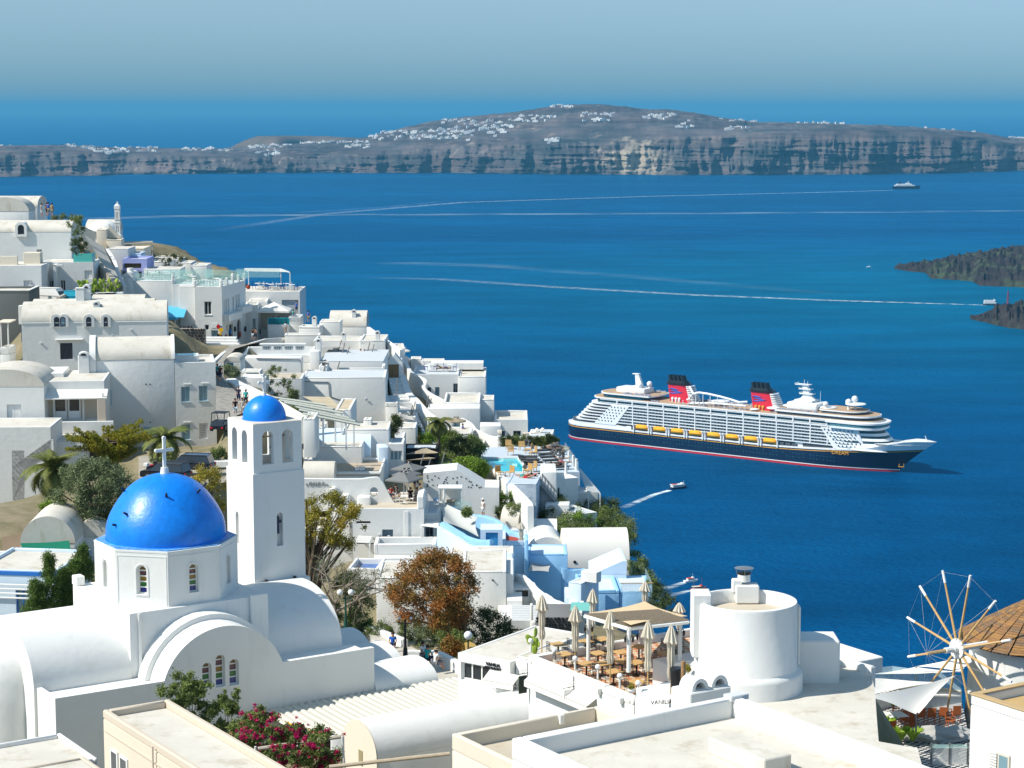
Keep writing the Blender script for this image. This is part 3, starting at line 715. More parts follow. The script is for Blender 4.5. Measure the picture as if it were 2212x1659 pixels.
bm=NB_();Tb(bm,(318,-5.3,7.5),(317.4,-4.5,5.2),.3);Tb(bm,(321.5,-4.6,7.8),(321,-3.4,5.2),.3);Tb(bm,(317,-4.9,5.2),(321.4,-3.3,5.2),.3);Fn('anchor',bm,SGOLD,ship)
# small boats
def Boat(name,label,cat,pos,L,W,h,head,hullm,decks,extras=(),hull2=None,group=None):
 t=empty(name,(pos.x,pos.y,0),head,label,cat,group)
 bm=NB_();n=12;rings=[]
 for i in range(n+1):
  x=-L/2+L*i/n;k=1.0 if i<n*.55 else max(.02,1-((i/n-.55)/.45)**2);s=h*(1+.35*(i/n)**2)
  rings.append([(x,-W/2*k,s),(x-(0 if i<n else L*.04),-W/2*k*.75,-.3),(x-(0 if i<n else L*.04),W/2*k*.75,-.3),(x,W/2*k,s)])
 V=[[bm.verts.new(p)for p in r]for r in rings]
 for a,b in zip(V[:-1],V[1:]):
  for i in range(4):bm.faces.new((a[i],b[i],b[(i+1)%4],a[(i+1)%4]))
 bm.faces.new(V[0]);bm.faces.new(V[-1]);Fn('hull',bm,hullm,t)
 for(nm,x0,x1,w,z0,z1,m_)in decks:
  bm=NB_();Bx(bm,x0*L,-w*W/2,z0,x1*L,w*W/2,z1,min(.25,(z1-z0)*.2));Fn(nm,bm,m_,t)
 for f in extras:f(t)
 return t
def mastf(x,z0,z1,m=SW,r=.06):
 def f(t):
  bm=NB_();Tb(bm,(x,0,z0),(x,0,z1),r);Tb(bm,(x-.6,0,z1-.8),(x+.6,0,z1-.8),r*.7);Fn('mast',bm,m,t)
 return f
BN=mat('boat_navy',(.01,.02,.05),.4,.4);BW=mat('boat_white',(.78,.78,.76),.5,.3,var=.04);BOR=mat('boat_orange_red',(.55,.07,.02),.6,.3);BBR=mat('boat_varnished_brown',(.25,.07,.03),.6,.3);BG=mat('boat_window_grey',(.09,.11,.13),.3,.5)
p=Oz((1958,408),0)
Boat('ferry','distant dark hulled ferry with white upper decks and a long wake','ferry',p,100,17,9,radians(0),BN,[('lower_deck',-.42,.28,.95,9.5,14,BW),('upper_deck',-.36,.18,.85,14,18,BW),('bridge',-.02,.12,.7,18,21,BW),('window_band',-.40,.26,.96,11,12.3,BG),('funnel',-.28,-.2,.3,18,25,BN),('radar_mast',.05,.07,.08,21,28,BW)])
p=Oz((2141,659),0)
Boat('excursion_boat','white two decked excursion boat nearing the black lava spit','boat',p,24,6,1.6,radians(-8),BN,[('lower_deck',-.45,.3,.9,1.8,4.2,BW),('upper_deck',-.45,.22,.9,4.4,6.6,BW),('window_band',-.43,.28,.92,2.6,3.5,BG),('canopy',-.42,.2,.95,7,7.25,BW),('cabin',.12,.26,.7,6.6,7.8,BW)],[mastf(4,7,10,SW,.12)])
p=Oz((1466,1055),0)
Boat('tour_boat','white roofed tour boat with dark hull below the cruise ship','boat',p,15,4.6,1.2,radians(28),BN,[('cabin',-.42,.26,.86,1.3,3.0,BW),('window_band',-.40,.25,.88,1.9,2.5,BG),('roof',-.46,.3,.98,3.1,3.4,BW),('roof_cover',-.38,-.12,.5,3.4,3.75,BOR),('wheelhouse',.14,.27,.6,3.4,4.2,BW)],[mastf(4.5,3,6)])
p=Oz((1493,1257),0)
Boat('cabin_boat','small white boat with orange roof sailing beside a red one','boat',p,9.5,3.2,1.1,radians(22),BW,[('cabin',-.3,.2,.8,1.1,2.3,BW),('roof_cover',-.3,.1,.8,2.4,2.6,BOR),('window_band',-.28,.19,.82,1.5,2.0,BG),('wheelhouse',.04,.18,.6,2.3,3.1,BW)],[mastf(1,2.5,5.5)])
p=Oz((1510,1275),0)
Boat('wooden_boat','small red brown wooden boat with mast just above the white wall','boat',p,10.5,3.3,1.3,radians(20),BBR,[('cabin',-.32,.12,.75,1.2,2.3,BOR),('awning',-.42,.1,.9,2.4,2.6,CANVAS),('wheelhouse',.05,.2,.6,2.2,3.2,BOR)],[mastf(1.8,2,7.5,BBR,.1),mastf(-3.5,2,5,BBR,.08)])
p=Oz((1877,577.5),0)
Boat('motorboat','tiny white motorboat off the tip of the lava island','boat',p,9,3,1.2,radians(5),BW,[('cabin',-.2,.2,.7,1.2,2.5,BW)])
p=Oz((2177,656),0);t=empty('channel_beacon',(p.x,p.y,0),0,'thin red lattice beacon standing behind the black lava spit','beacon')
bm=NB_()
for a in range(3):Tb(bm,(2.4*cos(a*2.1),2.4*sin(a*2.1),0),(.3*cos(a*2.1),.3*sin(a*2.1),18),.35)
for k in range(7):
 r=2.4-k*.3
 for a in range(3):Tb(bm,(r*cos(a*2.1),r*sin(a*2.1),k*2.5+1),(r*cos(a*2.1+2.1),r*sin(a*2.1+2.1),k*2.5+1),.2)
Fn('lattice',bm,mat('beacon_red',(.35,.03,.03),.7,.2),t);bm=NB_();Bx(bm,-.6,-.6,18,.6,.6,19.5);Fn('lamp',bm,mat('beacon_red',()),t)
# building kit
GROUND_PTS=[]
class Blk:
 """a house block: front-left-top corner at pixel p0 and distance Y, front wall turned by rot (degrees, + = right end farther)"""
 def __init__(s,name,label,cat,p0,u1,Y,vb,rot=0.0,depth=7.0,m=None,roof='flat',rm=None,par=.35,pw=.28,rise=None,down=2.5,group=None,holes=(),kind=None,parent=None,lholes=(),bev=.07,vault=None,w=None,over=0.0,rooft=None,hh=None):
  m=m or WHITE;rm=rm or ROOFW;s.m=m
  vec=isinstance(p0,Vc);O=p0.copy()if vec else at(p0,Y);p0=proj(O)if vec else p0;r=radians(rot);s.r=r;s.ex=Vc((cos(r),sin(r),0));s.ey=Vc((-sin(r),cos(r),0));s.O=O
  s.W=w if w else s.hit((u1,p0[1]))[0]
  s.h=(hh if hh else-s.hit((p0[0],vb))[1])+down
  s.D=depth;s.Y=Y;s.fh=s.h-down
  s.root=parent if parent is not None else empty(name,(O.x,O.y,O.z-s.h),r,label,cat,group)
  if kind:s.root['kind']=kind
  s.z0=s.h
  if O.y<400 and cat:GROUND_PTS.extend([(q.x,q.y,O.z-s.fh)for q in(O,O+s.ex*s.W,O+s.ex*s.W*.5,O+s.ey*depth+s.ex*s.W*.5)])
  W,D,h=s.W,depth,s.h
  # openings (front): (u0,v0,u1,v1,style,...) in pixels
  s.front=[];fh=[]
  for q in holes:fh.append(s._hole(q,0))
  lh=[s._hole(q,1)for q in lholes]
  bm=NB_();T=.26;yb=T if fh else 0;xb=T if lh else 0
  zt=h if roof in('vx','vy')else(h-par if par>0 else h)
  b_=0 if(fh or lh)else bev
  Bx(bm,xb,yb,0,W,D,zt,b_,seg=2)
  if par>0 and roof=='flat':
   pb=.05
   Bx(bm,xb,yb,zt+.001,pw,D,h,pb);Bx(bm,W-pw,yb,zt+.001,W,D,h,pb)
   Bx(bm,pw,D-pw,zt+.001,W-pw,D,h-.002,pb)
   if not fh:Bx(bm,pw,0,zt+.001,W-pw,pw,h-.002,pb)
   else:Bx(bm,pw,T,zt+.001,W-pw,pw+.05,h-.002,0)
  if fh:Pl(bm,rect(0,W,0,h),fh,0,T)
  if lh:
   ML=Matrix(((0,1,0,0),(1,0,0,0),(0,0,1,0),(0,0,0,1)))
   Pl(bm,rect(T if fh else 0,D,0,h),lh,0,T,ML)
  s.wall=Fn('wall',bm,m,s.root,40)
  if roof=='flat' and par>0:
   bm=NB_();Bx(bm,pw+.01,max(pw,yb)+.06 if fh else pw+.01,zt+.004,W-pw-.01,D-pw-.01,zt+.05);Fn('roof',bm,rm,s.root)
  elif roof=='flat':
   bm=NB_();Bx(bm,-over,-over,h+.003,W+over,D+over,h+(rooft or .14),.03);Fn('roof',bm,rm,s.root)
  elif roof in('vx','vy'):
   s.vaultz=h;rs=rise or 1.5
   bm=NB_()
   if roof=='vx':Pz(bm,He(-.03,D+.03,h+.002,rs,20),lambda p,t:Vc((-.03 if t==0 else W+.03,p[0],p[1])))
   else:Pz(bm,He(-.03,W+.03,h+.002,rs,20),lambda p,t:Vc((p[0],-.03 if t==0 else D+.03,p[1])))
   Fn('vault_roof',bm,rm,s.root,50)
 def hit(s,p):
  d=ray(p);t=(s.O-CAM).dot(s.ey)/d.dot(s.ey);q=CAM+d*t-s.O
  return q.dot(s.ex),q.z
 def hitL(s,p):
  d=ray(p);t=(s.O-CAM).dot(s.ex)/d.dot(s.ex);q=CAM+d*t-s.O
  return q.dot(s.ey),q.z
 def loc(s,p,side=0):
  a,z=(s.hit if side==0 else s.hitL)(p);return a,z+s.h
 def _hole(s,q,side):
  (p0,p1,style)=q[:3];o=dict(q[3])if len(q)>3 else{}
  x0,z1=s.loc(p0,side);x1,z0=s.loc(p1,side)
  if x1<x0:x0,x1=x1,x0
  lim=s.W if side==0 else s.D
  x0=max(.12,x0);x1=min(lim-.12,x1);z0=max(.1,z0);z1=min(s.h-.12,z1)
  if x1-x0<.2:x1=x0+.2
  if style.startswith('arch'):shape=arch(x0,x1,z0,z1,8)
  else:shape=rect(x0,x1,z0,z1)
  s.fit(x0,x1,z0,z1,style,side,shape,**o)
  return shape
 def fit(s,x0,x1,z0,z1,style,side,shape,fm=None,gm=None,cols=2,rows=1,name=None,surround=0.0,dep=.16,sill=False):
  """the joinery in an opening: frame and bars, with the pane as its child"""
  fm=fm or WOODW;gm=gm or GLASS
  M=Matrix.Identity(4)if side==0 else Matrix(((0,1,0,0),(1,0,0,0),(0,0,1,0),(0,0,0,1)))
  base=style.replace('arch_','')
  if base=='open':
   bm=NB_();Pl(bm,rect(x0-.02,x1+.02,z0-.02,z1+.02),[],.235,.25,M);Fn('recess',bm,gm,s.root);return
  nm=name or('door' if base in('door','shut_door')else 'window')
  bm=NB_();f=min(.09,(x1-x0)*.12)
  if style.startswith('arch'):
   inner=arch(x0+f,x1-f,z0+f,z1-f,8)
  else:inner=rect(x0+f,x1-f,z0+f,z1-f)
  Pl(bm,shape,[inner],dep,dep+.06,M)
  if base in('win','door','bars'):
   nb=cols-1
   for i in range(nb):
    x=x0+(x1-x0)*(i+1)/cols;Bx(bm,x-.035,dep+.005,z0+f,x+.035,dep+.055,z1-f,M=M)
   for j in range(rows-1):
    z=z0+(z1-z0)*(j+1)/rows;Bx(bm,x0+f,dep+.01,z-.03,x1-f,dep+.05,z+.03,M=M)
  if base in('shut','shut_door'):
   for i in range(2):
    a=x0+f+(x1-x0-2*f)*i/2+.01;b=x0+f+(x1-x0-2*f)*(i+1)/2-.01;Bx(bm,a,dep-.02,z0+f+.01,b,dep+.03,z1-f-.01,M=M)
  if sill:Bx(bm,x0-.08,-.07,z0-.09,x1+.08,.02,z0-.015,M=M)
  w=Fn(nm,bm,fm,s.root,30)
  bm=NB_();Pl(bm,inner,[],dep+.07,dep+.08,M);Fn('pane',bm,gm,w)
 def local(s,x,y,z):return s.O+s.ex*x+s.ey*y+Vc((0,0,z-s.h))
 def part(s,name,bm,m,ang=35):return Fn(name,bm,m,s.root,ang)
 def box(s,name,x0,y0,z0,x1,y1,z1,m=None,bev=.03):
  bm=NB_();Bx(bm,x0,y0,z0,x1,y1,z1,bev);return s.part(name,bm,m or s.m)
 def chimney(s,x,y,hgt=1.0,w=.5,top='round',m=None,z=None):
  z=s.h-.3 if z is None else z;bm=NB_();Bx(bm,x,y,z,x+w,y+w,z+hgt,.04)
  c=s.part('chimney',bm,m or s.m)
  bm=NB_()
  if top=='round':
   Pz(bm,He(x-.04,x+w+.04,z+hgt+.02,w*.5,8),lambda p,t:Vc((p[0],y-.03+t*(w+.06),p[1])));k=Fn('cowl',bm,m or s.m,c)
   bm=NB_();Pz(bm,He(x+w*.22,x+w*.78,z+hgt+.04,w*.26,6),lambda p,t:Vc((p[0],y-.04+t*.02,p[1])));Fn('flue',bm,BLACK,c)
  else:
   Bx(bm,x-.05,y-.05,z+hgt+.02,x+w+.05,y+w+.05,z+hgt+.1);Fn('cap',bm,m or s.m,c)
  return c
def Wst(name,label,cat,pts,th,mt,drop=3.0,parent=None,cap=None,kind=None,group=None,bev=.05,side=1):
 """free-standing wall following 3-D top points, dropping by drop metres"""
 pts=[Vc(p)for p in pts];n=len(pts)
 base=pts[0].copy()
 t=parent if parent is not None else empty(name,base,0,label,cat,group)
 if kind:t['kind']=kind
 if parent is not None:base=Vc((0,0,0))
 bm=NB_();A=[];B=[];C=[];D_=[]
 for i,p in enumerate(pts):
  d=pts[min(i+1,n-1)]-pts[max(i-1,0)];d.z=0;d.normalize();s=Vc((-d.y,d.x,0))*th*side
  q=p-base;dr=drop[i]if isinstance(drop,(list,tuple))else drop
  A.append(bm.verts.new(q));B.append(bm.verts.new(q+s));C.append(bm.verts.new(q+s-Vc((0,0,dr))));D_.append(bm.verts.new(q-Vc((0,0,dr))))
 for i in range(n-1):
  bm.faces.new((A[i],A[i+1],B[i+1],B[i]));bm.faces.new((D_[i],D_[i+1],A[i+1],A[i]));bm.faces.new((B[i],B[i+1],C[i+1],C[i]));bm.faces.new((C[i],C[i+1],D_[i+1],D_[i]))
 bm.faces.new((A[0],B[0],C[0],D_[0]));bm.faces.new((A[-1],D_[-1],C[-1],B[-1]))
 es=[e for e in bm.edges if e.verts[0]in A+B and e.verts[1]in A+B]
 if bev:BO_.bevel(bm,geom=es,offset=min(bev,th*.3),segments=2,affect='EDGES')
 Fn('wall',bm,mt,t,40);return t
def Cpt(ps,k=6):
 """Catmull-Rom through 3-D points"""
 P=[Vc(p)for p in ps];P=[P[0]*2-P[1]]+P+[P[-1]*2-P[-2]];out=[]
 for i in range(1,len(P)-2):
  for j in range(k):
   t=j/k;a,b,c,d=P[i-1:i+3]
   out.append(.5*((2*b)+(c-a)*t+(2*a-5*b+4*c-d)*t*t+(3*b-a-3*c+d)*t**3))
 out.append(P[-2]);return out
def slab(name,label,cat,pix,z=None,Y=None,th=.15,mt=None,parent=None,kind=None,z_each=None,base=None):
 """horizontal plate whose corners are seen at pixels pix, on height z"""
 P=[Oz(p,z)for p in pix]
 c=sum(P,Vc())/len(P)
 if parent is None:t=empty(name,(c.x,c.y,z),0,label,cat);nm='slab'
 else:t=parent;nm=name
 off=c.copy()if parent is None else Vc((0,0,0));off.z=z if parent is None else 0
 bm=NB_();Pz(bm,[(p.x-off.x,p.y-off.y)for p in P],lambda p,t_:Vc((p[0],p[1],(0 if parent is None else z)-(th if t_ else 0))))
 o=Fn(nm,bm,mt or ROOFW,t)
 if kind:t['kind']=kind
 return t
# leaves and trees
def Lmat(name,a,b,rough=.6,trans=True):
 if name in _mats:return _mats[name]
 m=mat(name,a,rough,.25,attr=True,c2=b);N,L=nodes_of(m);p=N['Principled BSDF']
 p.inputs['Subsurface Weight'].default_value=0.0
 tr=N.new('ShaderNodeBsdfTranslucent');mx=N.new('ShaderNodeMixShader');mx.inputs[0].default_value=.28
 rp=[n for n in N if n.type=='VALTORGB'][0];L.new(rp.outputs[0],tr.inputs[0]);L.new(p.outputs[0],mx.inputs[1]);L.new(tr.outputs[0],mx.inputs[2])
 L.new(mx.outputs[0],[n for n in N if n.type=='OUTPUT_MATERIAL'][0].inputs[0]);return m
def leaves(name,clumps,n,size,m,parent=None,rng=None,elong=1.6,droop=0.0):
 """clumps: (centre, radius); n leaf quads spread over the clump volumes, outer ones denser"""
 rng=rng or R;vs_=[];fs=[];rn=[]
 tot=sum(c[1]**2 for c in clumps)
 for(c,r)in clumps:
  c=Vc(c);k=max(6,int(n*r*r/tot));tone=rng.random()
  for _ in range(k):
   d=Vc((rng.gauss(0,1),rng.gauss(0,1),rng.gauss(0,1)));d.normalize();q=c+d*r*(rng.random()**.5)*rng.uniform(.6,1.55)
   a=Vc((rng.gauss(0,1),rng.gauss(0,1),rng.gauss(0,1)*.7-droop)).normalized();b=a.cross(Vc((rng.gauss(0,1),rng.gauss(0,1),rng.gauss(0,1)))).normalized()
   s=size*rng.uniform(.6,1.4);a*=s*elong*.5;b*=s*.5;i=len(vs_)
   vs_+=[q-a,q+b*.8,q+a,q-b*.8];fs.append((i,i+1,i+2,i+3))
   v=min(1,max(0,tone*.55+rng.random()*.45));rn+=[v]*4
 me=bpy.data.meshes.new(name);me.from_pydata(vs_,[],fs);me.materials.append(m)
 at_=me.attributes.new('rnd','FLOAT','POINT');at_.data.foreach_set('value',rn);me.update()
 return link(NO_(name,me),parent)
def branches(bm,p,d,L,r,depth,tips,rng,spread=.6,n=6,up=.15):
 q=p+d*L;Tb(bm,p,q,r,r*.68,n)
 if depth==0:tips.append(q);return
 for k in range(rng.choice((2,3))):
  nd=(d+Vc((rng.gauss(0,spread),rng.gauss(0,spread),rng.gauss(0,spread*.6)+up))).normalized()
  branches(bm,q,nd,L*rng.uniform(.62,.85),r*.64,depth-1,tips,rng,spread,max(4,n-1),up)
 tips.append(q)
def tree(name,label,base,H_,cr,m,seed=1,n=5000,size=.16,lean=(0,0,1),trunk=.18,depth=4,spread=.55,extra=(),elong=1.8,droop=0,cat='tree',clump=.5,split=.33,keep=1.0):
 rng=random.Random(seed);t=empty(name,base,0,label,cat)
 bm=NB_();tips=[];d=Vc(lean).normalized()
 branches(bm,Vc((0,0,-.3)),d,H_*split,trunk,depth,tips,rng,spread)
 Fn('trunk',bm,BARK,t,60)
 cl=[]
 for q in tips:
  if q.z>H_*.35 and rng.random()<keep:cl.append((q,clump*rng.uniform(.6,1.3)))
 for _ in range(int(cr[3])):
  a=rng.uniform(0,2*pi);e=rng.random()**.5;z=rng.uniform(-1,1)
  k=sqrt(max(0,1-z*z*.8))*e
  cl.append(((cr[0]*k*cos(a)+extra[0]if extra else cr[0]*k*cos(a),cr[1]*k*sin(a),H_*.7+cr[2]*z+(extra[1]if extra else 0)),clump*rng.uniform(.5,1.2)))
 leaves('crown',cl,n,size,m,t,rng,elong,droop);return t
def bush(name,label,base,rx,ry,rz,m,n=900,size=.14,seed=3,cat='bush',group=None,k=14,elong=1.8,parent=None):
 rng=random.Random(seed);t=parent if parent is not None else None;cl=[]
 for _ in range(k):
  a=rng.uniform(0,2*pi);e=rng.random()**.5;cl.append((Vc((rx*.8*e*cos(a),ry*.8*e*sin(a),rz*rng.uniform(.2,.85)*(1-.4*e))),min(rx,ry,rz)*rng.uniform(.3,.5)))
 o=leaves(name,cl,n,size,m,parent,rng,elong);o.location=base;tag(o,label,cat,group);return o
def palm(name,label,base,H_,fl,n,seed,m,cat='palm tree',trunk=.22,leafw=.05,group=None,dead=0,up=.6):
 rng=random.Random(seed);t=empty(name,base,0,label,cat,group)
 bm=NB_();k=9
 for i in range(k):
  z0=-.3+(H_+.3)*i/k;z1=-.3+(H_+.3)*(i+1)/k;Tb(bm,(0,0,z0),(0,0,z1+.02),trunk*(1.12 if i%2 else .98),trunk*(1.0 if i%2 else 1.12),9)
 Fn('trunk',bm,BARK,t,30)
 fr=[]
 for v in range(4):
  vs_=[];fs=[];rn=[];steps=12;el=(up+.5,up,up-.5,up-1.0)[v];pts=[];p=Vc((0,0,0));ang=el
  for i in range(steps+1):
   pts.append(p.copy());p=p+Vc((cos(ang),0,sin(ang)))*fl/steps;ang-=(.12+.035*v)*1.1
  for i in range(1,steps+1):
   q=pts[i];dd=(pts[i]-pts[i-1]).normalized();ll=fl*.30*sin(pi*(i/steps)**.7*.93+.12)
   for j in range(3):
    q2=q-dd*fl/steps*j/3
    for s in(-1,1):
     tip=q2+Vc((0,s,0))*ll*.85+dd*ll*.55+Vc((0,0,-.30*ll+rng.uniform(-.05,.05)));w=dd*leafw;i0=len(vs_)
     vs_+=[q2-w,q2+w,tip];fs.append((i0,i0+1,i0+2));c=rng.random()*.7+(0 if v<2 else .25);rn+=[c]*3
  for i in range(steps):
   a,b=pts[i],pts[i+1];w=Vc((0,.03,0));i0=len(vs_);vs_+=[a-w,a+w,b+w,b-w];fs.append((i0,i0+1,i0+2,i0+3));rn+=[.8]*4
  me=bpy.data.meshes.new('frond');me.from_pydata(vs_,[],fs);me.materials.append(m);me.attributes.new('rnd','FLOAT','POINT').data.foreach_set('value',rn);fr.append(me)
 for i in range(n):
  f=link(NO_('frond',fr[min(3,int(4*i/n))]),t);f.location=(0,0,H_);f.rotation_euler=(rng.uniform(-.2,.2),0,i*2.399+rng.uniform(-.2,.2));s=rng.uniform(.85,1.1);f.scale=(s,s,s)
 return t
PINE=Lmat('cypress_foliage',(.36,.30,.015),(.13,.16,.015));TAM=Lmat('tamarisk_foliage',(0.264,0.310,0.155),(0.109,0.147,0.062))
OLV=Lmat('olive_green_foliage',(0.248,0.310,0.078),(0.078,0.116,0.039));GRN=Lmat('bright_green_foliage',(0.295,0.434,0.046),(0.078,0.155,0.023))
DGRN=Lmat('dark_green_foliage',(0.116,0.155,0.046),(0.031,0.054,0.019));REDF=Lmat('russet_foliage',(0.500,0.178,0.046),(0.155,0.155,0.039))
YOL=Lmat('yellowing_foliage',(0.500,0.372,0.046),(0.155,0.186,0.031));PALMF=Lmat('palm_foliage',(.12,.18,.035),(.26,.24,.08))
HEDGE=Lmat('juniper_foliage',(0.155,0.248,0.046),(0.046,0.085,0.019));PINK=Lmat('magenta_bracts',(0.500,0.012,0.155),(0.500,0.016,0.078));CACT=Lmat('cactus_green',(0.388,0.500,0.078),(0.217,0.341,0.046))
# blue-domed church (local frame turned 33 degrees)
PHI=radians(33);GX=Vc((cos(PHI),sin(PHI),0));GY=Vc((-sin(PHI),cos(PHI),0))
CO=at(Rc(1072,380),106)
church=empty('church',(CO.x,CO.y,CO.z),PHI,'white church with a large blue dome and arched gable in the foreground','church')
def cpart(name,bm,m,ang=35,parent=None):return Fn(name,bm,m,parent or church,ang)
DC=(3.8,3.8);RA=3.55;RCC=RA/cos(pi/8)
# base cube
bm=NB_();Bx(bm,0,0,-9,7.9,8.0,0,.06,seg=2);Bx(bm,-.02,7.4,0.0,.5,8.05,.55,.05);cpart('base',bm,WHITE)
bm=NB_();Bx(bm,.45,-.12,-4.6,.62,-.002,-.05,.03);cpart('pilaster',bm,WHITE);bm=NB_();Bx(bm,6.9,-.22,-4,7.92,-.002,.12,.04);cpart('pilaster',bm,WHITE)
# octagonal drum with recessed windows
drum_h=2.86;DZ=0.0
def oct_pts(r):return[(DC[0]+r*cos(pi/8+pi/4*i),DC[1]+r*sin(pi/8+pi/4*i))for i in range(8)]
bm=NB_();Pz(bm,oct_pts(RCC-.35),lambda p,t:Vc((p[0],p[1],-.2 if t==0 else drum_h-.02)));cpart('drum_core',bm,WHITE)
side=2*RA*math.tan(pi/8)
PANES=[mat('stained_amber',(.20,.13,.04),.2,.5),mat('stained_plum',(.13,.05,.06),.2,.5),mat('stained_ochre',(.26,.15,.015),.2,.5),mat('stained_green',(.02,.16,.03),.2,.5),mat('stained_blue',(.01,.03,.22),.2,.5)]
def stained(parent,M,x,z0,z1,w,rows,cols=(0,1,2,3,4)):
 """arched window: white frame bars and one pane per row"""
 bm=NB_();f=.06;Pl(bm,arch(x-w/2,x+w/2,z0,z1,8),[arch(x-w/2+f,x+w/2-f,z0+f,z1-f,8)],.2,.26,M)
 top=z1-w/2-f*.3;hgt=(top-z0-f)/rows
 for k in range(rows+1):
  if k:Bx(bm,x-w/2+f,.195,z0+f+hgt*k-.04,x+w/2-f,.255,z0+f+hgt*k+.02,M=M)
 Bx(bm,x-w/2-.04,-.05,z0-.06,x+w/2+.04,.2,z0-.005,M=M)
 fr=Fn('window',bm,WOODW,parent,30);order=cols[::-1]
 for k in range(rows):
  bm=NB_();Bx(bm,x-w/2+f,.262,z0+f+hgt*k,x+w/2-f,.28,z0+f+hgt*(k+1),M=M);Fn('pane',bm,PANES[order[k%len(order)]],fr)
 bm=NB_();Pl(bm,arch(x-w/2+f,x+w/2-f,top,z1-f,8,w/2-f),[],.262,.28,M);Fn('pane',bm,PANES[0],fr)
for i in range(8):
 a=pi/4*i;nx,ny=cos(a),sin(a)
 c=Vc((DC[0]+nx*RA,DC[1]+ny*RA,0));tx=Vc((-ny,nx,0))
 # plate frame: x along the face, y inward, z up
 M=Matrix(((tx.x,-nx,0,c.x),(tx.y,-ny,0,c.y),(0,0,1,0),(0,0,0,1)))
 bm=NB_();ho=arch(-.26,.26,.62,2.15,10)
 s2=side/2-.001
 Pl(bm,rect(-s2,s2,-.2,drum_h),[ho],.0,.30,M)
 # raised moulding round the panel and the window
 Pl(bm,rect(-s2+.08,s2-.08,-.1,drum_h-.16),[rect(-s2+.13,s2-.13,-.05,drum_h-.21)],-.02,.003,M)
 Pl(bm,arch(-.38,.38,.5,2.28,10),[arch(-.31,.31,.57,2.21,10)],-.03,.003,M)
 w=cpart('drum_wall',bm,WHITE,30)
 if i in(3,4,5,6,7,0):stained(w,M,0,.62,2.15,.52,4,(1,2,3,4))
bm=NB_();P=oct_pts(RCC+.02);Pz(bm,P,lambda p,t:Vc((p[0],p[1],drum_h+.002 if t==0 else drum_h+.10)));cpart('drum_cornice',bm,WHITE)
LEDGE=mat('worn_blue_ledge',(.03,.22,.55),.6,.3,vs=2.5,c2=(.20,.42,.66),stain=((.005,.06,.16),1.5,.55,.7))
bm=NB_();Pz(bm,oct_pts(RCC-.10),lambda p,t:Vc((p[0],p[1],drum_h+.103 if t==0 else drum_h+.15)));cpart('blue_ledge',bm,LEDGE)
dome_r=3.22;dome_h=3.5
prof=[(dome_r*cos(a)*(1+.015*sin(a*7)),dome_h*sin(a))for a in[pi/2*i/24 for i in range(25)]];prof[-1]=(0,dome_h)
bm=NB_();Lz(bm,[(dome_r+.06,-.02),(dome_r+.03,.05)]+prof,64,(DC[0],DC[1],drum_h+.15));dome=cpart('dome',bm,BLUE,80)
for(a,e)in((-1.95,.84),(-1.05,.84),(-.15,.84),(2.8,.84),(3.5,.5),(3.3,.3)):
 d=Vc((cos(a)*cos(e),sin(a)*cos(e),sin(e)));b=Vc((DC[0]+dome_r*d.x,DC[1]+dome_r*d.y,drum_h+.15+dome_h*d.z))
 bm=NB_();Tb(bm,b-d*.05,b+d*.25,.07,.06,8);cpart('dome_peg',bm,mat('dark_blue_peg',(.01,.02,.06),.6,.3),parent=dome)
zt=drum_h+.15+dome_h
def cross(parent,x,y,z,k=1.0,m=WOODW,trefoil=False):
 bm=NB_();Tb(bm,(x,y,z-.08),(x,y,z+.36*k),.26*k,.20*k,14);Fn('cross_base',bm,m,parent)
 bm=NB_();Bx(bm,x-.09*k,y-.07*k,z+.3*k,x+.09*k,y+.07*k,z+1.95*k,.02);Bx(bm,x-.42*k,y-.065*k,z+1.22*k,x+.42*k,y+.065*k,z+1.40*k,.02)
 for(dx,dz_)in((-.45,1.31),(.45,1.31),(0,1.98)):
  rr=.16 if trefoil else .1
  Tb(bm,(x+dx*k,y-.08*k,z+dz_*k),(x+dx*k,y+.08*k,z+dz_*k),rr*k,rr*k,10)
 Fn('cross',bm,m,parent)
cross(church,DC[0],DC[1],zt-.05,1.0)
# facade wall with round gable, three stained windows
FY=-2.7;FXL=-5.15;FXR=13.05;zw=-3.08;R0=3.58;gx=4.1;gz=-4.23
FB=Blk('church_facade_tmp',None,None,CO+GX*FXL+GY*FY+Vc((0,0,zw)),None,100,None,33,1,hh=8,w=.5,down=0)
for c in list(FB.root.children):bpy.data.objects.remove(c)
bpy.data.objects.remove(FB.root)
def fac(p):x,z=FB.hit(p);return x+FXL,z+zw
a0=math.asin((zw-gz)/R0)
out=[(FXL,-12),(FXR,-12),(FXR,zw)]+[(gx+R0*cos(a0+(pi-2*a0)*i/30),gz+R0*sin(a0+(pi-2*a0)*i/30))for i in range(31)]+[(FXL,zw)]
wins=[]
for(pa,pb)in((Rc(1685,790),Rc(1750,990)),(Rc(1797,725),Rc(1860,980)),(Rc(1911,760),Rc(1974,965))):
 (xa,z1),(xb,z0)=fac(pa),fac(pb);wins.append(((xa+xb)/2,z0,z1))
MF=MT_((0,FY,0));bm=NB_()
Pl(bm,out,[arch(x-.27,x+.27,z0,z1,10)for x,z0,z1 in wins],0,.32,MF);w=cpart('facade_wall',bm,WHITE,30)
for k,(x,z0,z1)in enumerate(wins):stained(w,MF,x,z0,z1,.52,(3,4,3)[k],((1,3,4),(1,2,3,4),(1,3,4))[k])
